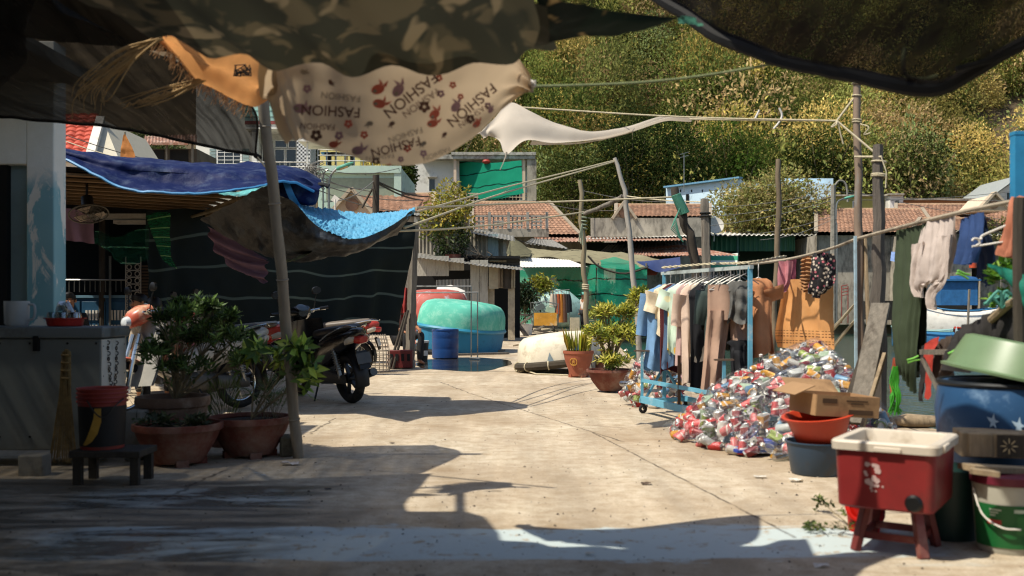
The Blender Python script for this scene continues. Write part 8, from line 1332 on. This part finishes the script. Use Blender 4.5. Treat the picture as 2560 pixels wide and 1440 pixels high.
def camo(name, cols, scale, trans=.12):
    t = NT(name); co = t.coord(True); n1 = t.noise(co, scale, 3, .55, (1, .6, 1), .6); n2 = t.noise(co, scale * 1.3, 3, .55, (.7, 1, 1), .5); n3 = t.noise(co, scale * 1.7, 2, .5, (1, 1, .5), .3)
    c = t.mix(t.ramp(n1, [(.50, 0), (.54, 1)]), cols[0], cols[1]); c = t.mix(t.ramp(n2, [(.53, 0), (.57, 1)]), c, cols[2]); c = t.mix(t.ramp(n3, [(.58, 0), (.62, 1)]), c, cols[3])
    p = t.n('ShaderNodeBsdfPrincipled', Roughness=.9); p.inputs['Specular IOR Level'].default_value = .15; t.l(c, p.inputs[0]); tr = t.n('ShaderNodeBsdfTranslucent'); t.l(c, tr.inputs[0]); m = t.n('ShaderNodeMixShader', Fac=trans); t.l(p.outputs[0], m.inputs[1]); t.l(tr.outputs[0], m.inputs[2]); t.l(m.outputs[0], t.out.inputs[0]); return t.m
camo_in = camo('faded_camouflage', ('#625c49', '#4a4a3e', '#776c54', '#a08f70'), 3.6, .13)
camo_out = camo('bright_camouflage', ('#1b2620', '#141c18', '#26332a', '#9c8258'), 3.4, .08)
far = [W(190, -20, 4.1), W(330, 58, 4.05), W(420, 102, 3.98), W(560, 142, 3.9), W(690, 166, 3.82), W(850, 178, 3.8), W(1000, 182, 3.8), W(1180, 168, 3.8), W(1300, 138, 3.88), W(1385, 112, 3.95)]
mid = [Vector((-2.4 + .245 * i, 2.6 + .25 * (i / 9), 2.5 - .12 * math.sin(i * .35))) for i in range(10)]
near = [Vector((-3.4 + .32 * i, .8, 2.7)) for i in range(10)]; rear = [Vector((-3.8 + .33 * i, -4., 2.7)) for i in range(10)]
r = T('camouflage_canopy', 'faded camouflage cloth stretched overhead across the top', 'canopy', (-.8, 4, 2.4)); mb = MB().grid(sheet([far, mid, near, rear], 70, 60, .03, 2.2, lambda u, v: .025 * math.sin(u * 46) * (1 - v) ** 4)); mb.build('sheet', camo_in, r, sharp=80)
tip = [[W(1345, 112, 3.64), W(1400, 108, 3.64), W(1500, 90, 3.69), W(1600, 70, 3.70), W(1715, 48, 3.77)], [W(1350, 60, 3.40), W(1420, 58, 3.47), W(1510, 55, 3.55), W(1610, 55, 3.64), W(1716, 46, 3.77)], [W(1340, -20, 3.16), W(1420, 5, 3.28), W(1500, 20, 3.47), W(1600, 36, 3.62), W(1718, 44, 3.77)]]
mb = MB().grid(sheet(tip, 30, 16, .02, 4)); mb.build('folded_corner', camo_out, r, sharp=80)
mb = MB().grid(sheet([[W(1335, 116, 3.64), W(1372, 112, 3.64)], [W(1348, 70, 3.40), W(1372, 85, 3.42)], [W(1335, 10, 3.22), W(1368, 20, 3.24)]], 8, 20, .015, 5)); mb.build('corner_seam', M('olive_seam', '#3a3a2c', .9, var=.2), r)
cloth('knotted_net', 'pale green net knot where two canopies meet', 'net', (((1690, 44, 4.1), (1720, 40, 4.3), (1752, 58, 4.5)), ((1692, 56, 4.1), (1720, 60, 4.3), (1755, 66, 4.5))), M('mint_net', '#5fa088', .7, var=.3, scale=30, trans=.4), 14, 8, .02, 12)

def black_net(name, a0, a1, warm=1., stretch=(18, .9, .9)):
    t = NT(name); co = t.coord(True); n1 = t.noise(co, 1., 3, .6, stretch); n2 = t.noise(co, .9, 4, .6); n3 = t.noise(co, 3, 2, .5, (7, .5, .5)) 
    p = t.n('ShaderNodeBsdfPrincipled', Roughness=.85); p.inputs['Specular IOR Level'].default_value = .15; p.inputs[0].default_value = (.010 * warm, .0095, .009, 1); tp = t.n('ShaderNodeBsdfTransparent')
    op = t.math('ADD', t.math('MULTIPLY', t.ramp(n1, [(.35, 0), (.65, 1)]), .5), t.math('MULTIPLY', t.ramp(n3, [(.35, 0), (.65, 1)]), .5)); mr = t.n('ShaderNodeMapRange'); t.l(op, mr.inputs[0]); mr.inputs[3].default_value = a0; mr.inputs[4].default_value = a1
    m = t.n('ShaderNodeMixShader'); t.l(mr.outputs[0], m.inputs[0]); t.l(tp.outputs[0], m.inputs[1]); t.l(p.outputs[0], m.inputs[2]); t.l(m.outputs[0], t.out.inputs[0]); return t.m
bn = black_net('black_shade_cloth', .86, .99); bd = black_net('dense_black_shade_cloth', .965, 1.0); rope_b = M('black_hem', '#0b0a09', .8)
r = T('black_shade_net', 'black shade net hanging down on the left over the blue tarpaulin', 'shade net', (-3, 8, 2.4))
A0 = [Vector((-8, 7.2, 2.6)), W(-300, 240, 6.8), W(0, 288, 6.75), W(160, 304, 6.8), W(320, 326, 6.85), W(480, 356, 6.95), W(640, 389, 7.0)]
A1 = [Vector((-8, 4.81, 2.45)), W(-200, 150, 4.96), W(0, 190, 5.35), W(160, 210, 5.67), W(320, 230, 5.99), W(480, 262, 6.30), W(626, 262, 6.50)]
A2 = [Vector((-8, 4.40, 2.57)), W(-200, 40, 4.57), W(0, 92, 4.88), W(160, 106, 5.19), W(240, 118, 5.3), W(320, 128, 5.45), W(405, 142, 5.6)]
A3 = [Vector((-8, 3.74, 2.76)), W(-200, -200, 3.85), W(0, -150, 4.10), W(40, -110, 4.4), W(80, -60, 4.55), W(115, -15, 4.7), W(150, 30, 4.8)]
ag = sheet([A0, A1, A2, A3], 60, 36, .02, 2.); mb = MB().grid(ag); mb.build('mesh_sheet', bn, r, sharp=80); mb = MB(); mb.tube([Vector(p) for p in ag[0]], .012, 6); mb.tube([Vector(p) for p in ag[:24, -1]], .008, 6); mb.build('hem', rope_b, r); mb = MB(); mb.tube([W(640, 389, 7.0), W(648, 394, 6.95)], .02, 8); mb.build('knot', rope_b, r)
r = T('dense_shade_net', 'second darker shade net above the left one', 'shade net', (-3, 6, 2.7)); mb = MB().grid(sheet([[Vector((-8, 5.6, 2.7)), W(-420, 30, 5.3), W(0, 84, 5.4), W(200, 112, 5.5), W(435, 136, 5.6)], [Vector((-8, 4.6, 2.9)), Vector((-4.5, 4.6, 2.9)), W(-50, -20, 4.9), W(130, 10, 5.), W(335, 40, 5.2)], [Vector((-8, 4.2, 2.9)), Vector((-4.5, 4.2, 2.9)), Vector((-3.5, 4.2, 2.88)), Vector((-2.8, 4.25, 2.85)), Vector((-2.12, 4.3, 2.82))], [Vector((-8, 3.6, 2.9)), Vector((-4.5, 3.6, 2.9)), Vector((-3.3, 3.6, 2.85)), Vector((-2.5, 3.65, 2.82)), Vector((-1.6, 3.7, 2.78))], [Vector((-8, -3, 3)), Vector((-5.5, -3, 3)), Vector((-4.2, -3, 3)), Vector((-3.2, -3, 3)), Vector((-1.6, -2.5, 2.95))]], 40, 24, .03, 2)); mb.build('mesh_sheet', bd, r, sharp=80)
r = T('black_shade_net', 'black shade net sagging overhead on the right', 'shade net', (2.4, 4.5, 2.5))
E0 = [W(1600, -30, 4.99), W(1700, 22, 4.84), W(1790, 82, 4.68), W(1900, 132, 4.52), W(2010, 165, 4.37), W(2130, 190, 4.21), W(2230, 212, 4.06), W(2315, 219, 3.98), W(2390, 196, 3.90), W(2470, 150, 3.82), W(2600, 88, 3.74), W(2760, 20, 3.67)]
E1 = [p + Vector((.05, -.7, .2)) for i, p in enumerate(E0)]; E2 = [Vector((.75 + .2 * i, 2.2, 2.6)) for i in range(12)]; E3 = [Vector((.9 + .35 * i, -3.5, 2.8)) for i in range(12)]
eg = sheet([E0, E1, E2, E3], 70, 34, .025, 2.); mb = MB().grid(eg); mb.build('mesh_sheet', black_net('black_shade_cloth_warm', .86, .99, 1.25, (12, 2, 12)), r, sharp=80); mb = MB(); mb.tube([Vector(p) for p in eg[0]], [.03, .034, .03, .035, .03, .025], 8); mb.build('hem', rope_b, r)
mb = MB(); mb.tube([W(2262, 120, 3.96), W(2258, 150, 3.96), W(2262, 185, 3.98), W(2280, 196, 4.00), W(2310, 198, 4.00), W(2345, 190, 3.98)], .009, 6, smooth=24); mb.thing('cord_loop', 'loop of green cord caught in the right black net', 'cord', greenrope)
mb = MB(); mb.tube([W(2390, 172, 3.76), W(2480, 150, 3.76), W(2600, 96, 3.68)], .012, 6); mb.thing('edge_rope', 'dark rope along the right edge of the black net', 'rope', rope_b, RG)
r = T('orange_cloth', 'torn orange cloth with a frayed edge hanging under the camouflage canopy', 'cloth', W(580, 180, 5.28)); Lc = [(400, 85, 4.96), (440, 130, 5.12), (490, 185, 5.24), (560, 225, 5.32), (625, 258, 5.40), (655, 254, 5.40), (690, 235, 5.36)]; Uc = [(420, 80, 4.88), (470, 100, 4.96), (520, 118, 5.04), (580, 130, 5.08), (630, 145, 5.12), (665, 150, 5.12), (695, 158, 5.12)]
mid_ = [tuple((np.array(a) + np.array(b)) / 2 + np.array((0, 6, 0.02))) for a, b in zip(Lc, Uc)]; og = sheet([[W(*p) for p in row] for row in (Lc, mid_, Uc)], 50, 20, .012, 6, lambda u, v: .03 * math.sin(v * 9 + u * 3)); orm = M('torn_orange', '#dfa062', .6, var=.15, scale=6, trans=.45); mb = MB().grid(og); mb.build('sheet', orm, r, sharp=80)
mb = MB(); rr = random.Random(12); EE = cr([W(*p) for p in Lc[:5]], 170)
for p in EE:
    q = Vector(p); d = Vector((rr.uniform(-.07, .03), rr.uniform(-.02, .02), rr.uniform(-.10, -.03))); mb.tube([q, q + d * .5 + Vector((rr.uniform(-.01, .01), 0, 0)), q + d], .0018, 3)
mb.build('fringe', M('frayed_thread', '#a8825a', .8, var=.3, trans=.3), r); mb = MB(); c = W(607, 178, 5.08); [mb.tube([c + Vector((rr.uniform(-.05, .05), -.02, rr.uniform(-.03, .03))) for _ in range(3)], .003, 4) for _ in range(16)]; mb.build('torn_hole', rope_b, r)
straw = M('dry_straw', '#9a7d50', .8, var=.25, scale=20); mb = MB()
for i in range(26):
    a = W(400 + rr.uniform(-12, 10), 92 + rr.uniform(-3, 8), 4.9); b = W(225 + rr.uniform(-40, 60), 205 + rr.uniform(-25, 40), 5.0 + rr.uniform(-.15, .15)); m_ = a.lerp(b, .55) + Vector((0, 0, rr.uniform(-.02, .05))); mb.tube([a, m_, b, b + Vector((rr.uniform(-.06, .0), 0, rr.uniform(-.12, -.01)))], [.004, .003, .0015], 4, smooth=12)
mb.thing('straw_bundle', 'bundle of dry straw strands hanging from the canopy edge', 'straw', straw, 'dry straw under the canopy'); mb = MB()
for i in range(14):
    a = W(500 + rr.uniform(-20, 20), 202 + rr.uniform(-6, 6), 5.2); b = W(300 + rr.uniform(-30, 90), 262 + rr.uniform(-18, 12), 5.15); m_ = a.lerp(b, .5) + Vector((0, 0, rr.uniform(-.03, .02))); mb.tube([a, m_, b], [.004, .003, .0015], 4, smooth=10)
mb.tube([W(500 - 8 * i, 204 + 2.6 * i + 5 * math.sin(i * 2.2), 5.2) for i in range(24)], .004, 4); mb.thing('straw_strand', 'twisted dry straw strand stretching below the orange cloth', 'straw', straw, 'dry straw under the canopy')
cream_p = NT('cream_print_cloth'); co = cream_p.coord(True); c = cream_p.mix(cream_p.noise(co, 2.2, 4), '#b59e80', '#cdb798'); pp = cream_p.n('ShaderNodeBsdfPrincipled', Roughness=.9); cream_p.l(c, pp.inputs[0]); tr = cream_p.n('ShaderNodeBsdfTranslucent'); cream_p.l(c, tr.inputs[0]); mx = cream_p.n('ShaderNodeMixShader', Fac=.4); cream_p.l(pp.outputs[0], mx.inputs[1]); cream_p.l(tr.outputs[0], mx.inputs[2]); cream_p.l(mx.outputs[0], cream_p.out.inputs[0])
r = T('printed_cloth', 'cream cloth printed with flowers and upside down FASHION lettering', 'printed cloth', W(1000, 300, 4.25))
rows = [[(676, 250, 4.22), (690, 140, 4.08), (800, 130, 4.02), (900, 128, 3.96), (1050, 125, 3.96), (1200, 130, 4.08), (1290, 160, 4.25), (1330, 212, 4.43)], [(680, 285, 4.25), (720, 210, 4.13), (820, 220, 4.12), (930, 230, 4.08), (1060, 228, 4.12), (1180, 210, 4.19), (1270, 205, 4.34), (1328, 214, 4.44)],
        [(690, 320, 4.28), (740, 300, 4.22), (840, 325, 4.19), (940, 345, 4.19), (1060, 335, 4.22), (1170, 290, 4.32), (1260, 240, 4.40), (1327, 215, 4.45)], [(715, 352, 4.32), (760, 352, 4.28), (860, 385, 4.25), (960, 411, 4.25), (1070, 405, 4.28), (1180, 345, 4.37), (1260, 272, 4.43), (1326, 217, 4.46)]]
rows.insert(0, [(x, y - 95 * q, Yr * (1 - .07 * q)) for q, (x, y, Yr) in zip((1, 1, 1, 1, 1, .8, .25, .02), rows[0])])
def pf(u, v): s = max(0, 1 - u / .17); return .036 * s * math.sin(u * 95 + v * 2) + .012 * math.sin(u * 60 + v * 5) * (1 - v) * max(0, 1 - u * 2) + .03 * max(0, u - .82) * 5 * math.sin(v * 22)
PGd = sheet([[W(*p) for p in row] for row in rows], 150, 62, .012, 2.5, pf); mb = MB().grid(PGd); mb.build('sheet', cream_p.m, r, sharp=80)
nv_, nu_ = PGd.shape[:2]
PX = CX + F * PGd[..., 0] / PGd[..., 1]; PY = HY - F * (PGd[..., 2] - H) / PGd[..., 1]
gu = np.gradient(PGd, axis=1); gv = np.gradient(PGd, axis=0); NN = np.cross(gu, gv); NN /= np.linalg.norm(NN, axis=2, keepdims=True) + 1e-9; NN[NN[..., 1] > 0] *= -1
def onto(px, py, off=.006):
    k = np.argmin((PX - px) ** 2 + (PY - py) ** 2); i, j = divmod(int(k), nu_); i2, j2 = min(max(i, 1), nv_ - 2), min(max(j, 1), nu_ - 2)
    Jm = np.array([[(PX[i2, j2 + 1] - PX[i2, j2 - 1]) / 2, (PX[i2 + 1, j2] - PX[i2 - 1, j2]) / 2], [(PY[i2, j2 + 1] - PY[i2, j2 - 1]) / 2, (PY[i2 + 1, j2] - PY[i2 - 1, j2]) / 2]])
    try: d = np.linalg.solve(Jm, np.array([px - PX[i, j], py - PY[i, j]]))
    except Exception: d = np.zeros(2)
    fu, fv = np.clip(j + np.clip(d[0], -1, 1), 0, nu_ - 1.001), np.clip(i + np.clip(d[1], -1, 1), 0, nv_ - 1.001); a, b = int(fu), int(fv); x, y = fu - a, fv - b
    q = lambda Z: (Z[b, a] * (1 - x) + Z[b, a + 1] * x) * (1 - y) + (Z[b + 1, a] * (1 - x) + Z[b + 1, a + 1] * x) * y
    return q(PGd) + q(NN) * off
pr = MB(); pm = [M('print_brown', '#6b4c40', .9), M('print_red', '#c86450', .9), M('print_mauve', '#a27d84', .9), M('print_grey', '#8f8170', .9)]
def word(x, y, h, ang, mi, bold):
    """right end at (x,y) in the picture, letters turned by 180 degrees plus ang"""
    vs, fs = text_faces('FASHION', bold); a = R(180 + ang); ca, sa = math.cos(a), math.sin(a); V = [onto(x + (p[0] * ca + p[1] * sa) * h, y + (p[0] * sa - p[1] * ca) * h) for p in vs]; pr.add(V, fs, mi)
for x, y, h, ang, mi, b in ((901, 268, 26, 3, 0, .012), (838, 310, 15, 3, 0, .005), (902, 238, 17, 6, 3, .0), (1088, 219, 18, -36, 0, .0), (1046, 340, 22, -15, 0, .012), (1052, 316, 15, -18, 3, 0.), (984, 382, 12, -6, 3, 0.), (1210, 256, 15, -38, 0, .0), (1080, 178, 28, -38, 0, .012), (1225, 205, 26, -40, 0, .012), (1120, 366, 12, -22, 3, 0)): word(x, y, h, ang, mi, b)
def shape(pts, mi): V = [onto(x, y, .005) for x, y in pts]; c = onto(sum(p[0] for p in pts) / len(pts), sum(p[1] for p in pts) / len(pts), .005); n = len(V); pr.add(V + [c], [(i, (i + 1) % n, n) for i in range(n)], mi)
def flower(x, y, s, mi, a0=.3):
    for k in range(5): a = a0 + k * 1.2566; shape([(x + s * .62 * math.cos(a) + s * .42 * math.cos(t), y + s * .62 * math.sin(a) + s * .42 * math.sin(t)) for t in np.linspace(0, 6.283, 9)[:-1]], mi)
for x, y, s, mi in ((769, 221, 11, 2), (792, 337, 15, 0), (849, 338, 11, 2), (872, 309, 11, 1), (911, 336, 10, 1), (1060, 266, 15, 0), (1097, 194, 9, 1), (1131, 211, 9, 1), (1101, 233, 10, 2), (1018, 370, 10, 1), (1058, 383, 9, 2), (1174, 297, 12, 0), (1218, 263, 9, 2), (940, 402, 11, 0), (1002, 397, 8, 2), (1150, 240, 8, 1)): flower(x, y, s, mi)
def beast(x, y, s, ang, mi):
    s *= .85
    """plain rounded animal blot with two ears, part of the print"""
    ca, sa = math.cos(R(ang)), math.sin(R(ang)); tr_ = lambda P: [(x + (a * ca - b * sa) * s, y + (a * sa + b * ca) * s) for a, b in P]
    shape(tr_([(1. * math.cos(t), .72 * math.sin(t)) for t in np.linspace(0, 6.283, 15)[:-1]]), mi); shape(tr_([(.8, -.3), (1.9, -.75), (1.2, .15)]), mi); shape(tr_([(.5, -.6), (.7, -1.5), (1.0, -.4)]), mi); shape(tr_([(-.5 + .32 * math.cos(t), .1 + .26 * math.sin(t)) for t in np.linspace(0, 6.283, 9)[:-1]]), 3)
for x, y, s, ang, mi in ((752, 270, 20, 10, 2), (945, 222, 20, -20, 1), (948, 258, 19, 10, 1), (995, 225, 21, -50, 2), (1085, 285, 17, -40, 1), (1080, 308, 16, -10, 1), (1138, 266, 17, -50, 2), (895, 375, 18, -5, 2), (835, 360, 14, 0, 1), (1190, 310, 13, -40, 1), (1225, 275, 10, -50, 2), (970, 414, 8, 0, 1), (760, 180, 10, 20, 3), (925, 308, 10, 170, 3), (980, 308, 9, 150, 0), (1058, 358, 9, 150, 3), (828, 205, 9, 60, 0), (1110, 335, 8, 140, 0)): beast(x, y, s, ang, mi)
pr.build('print', pm, r, sharp=80)
mb = MB(); c = W(1322, 212, 4.43); [mb.tube([c + Vector((rr.uniform(-.03, .03), rr.uniform(-.02, .02), rr.uniform(-.03, .03))) for _ in range(4)], .006, 5, smooth=8) for _ in range(10)]; [mb.tube([W(1295 + rr.uniform(-12, 12), 180 + rr.uniform(-8, 8), 4.35) for _ in range(3)], .005, 5) for _ in range(6)]; mb.build('knot', white_paint, r)
whitec = M('white_shade_cloth', '#c9bfb0', .85, var=.05, scale=2, trans=.4); rows = [[(1196, 335, 8.2), (1230, 300, 8.4), (1275, 252, 8.6), (1330, 275, 8.5), (1400, 305, 8.5), (1480, 326, 8.5), (1570, 318, 8.6), (1660, 295, 8.7), (1728, 297, 8.7)], [(1205, 338, 8.3), (1240, 322, 8.3), (1275, 310, 8.3), (1330, 322, 8.3), (1400, 336, 8.35), (1480, 342, 8.4), (1570, 325, 8.5), (1660, 298, 8.66), (1729, 298, 8.68)], [(1215, 342, 8.4), (1245, 350, 8.2), (1266, 382, 8.05), (1315, 352, 8.15), (1390, 360, 8.25), (1470, 353, 8.35), (1560, 334, 8.45), (1660, 302, 8.62), (1730, 299, 8.66)]]
r = T('cloth_awning', 'white cloth shade slung on a rope with a torn hanging tail', 'shade cloth', W(1400, 330, 8.3)); mb = MB().grid(sheet([[W(*p) for p in row] for row in rows], 90, 30, .01, 3, lambda u, v: .02 * math.sin(v * 8 + u * 4))); mb.build('sheet', whitec, r, sharp=80)
mb = MB().grid(sheet([[W(*p) for p in row] for row in (((1330, 352, 8.3), (1420, 357, 8.35), (1500, 348, 8.42), (1580, 330, 8.5)), ((1325, 362, 8.45), (1420, 361, 8.5), (1500, 352, 8.5), (1580, 333, 8.55)))], 30, 6, .01, 5)); mb.build('lower_hem', whitec, r); mb = MB(); mb.tube([W(1266, 380, 8.05), W(1264, 392, 8.05), W(1256, 412, 8.05), W(1250, 425, 8.05)], [.01, .004, .002], 5, smooth=10); mb.build('tail', whitec, r)
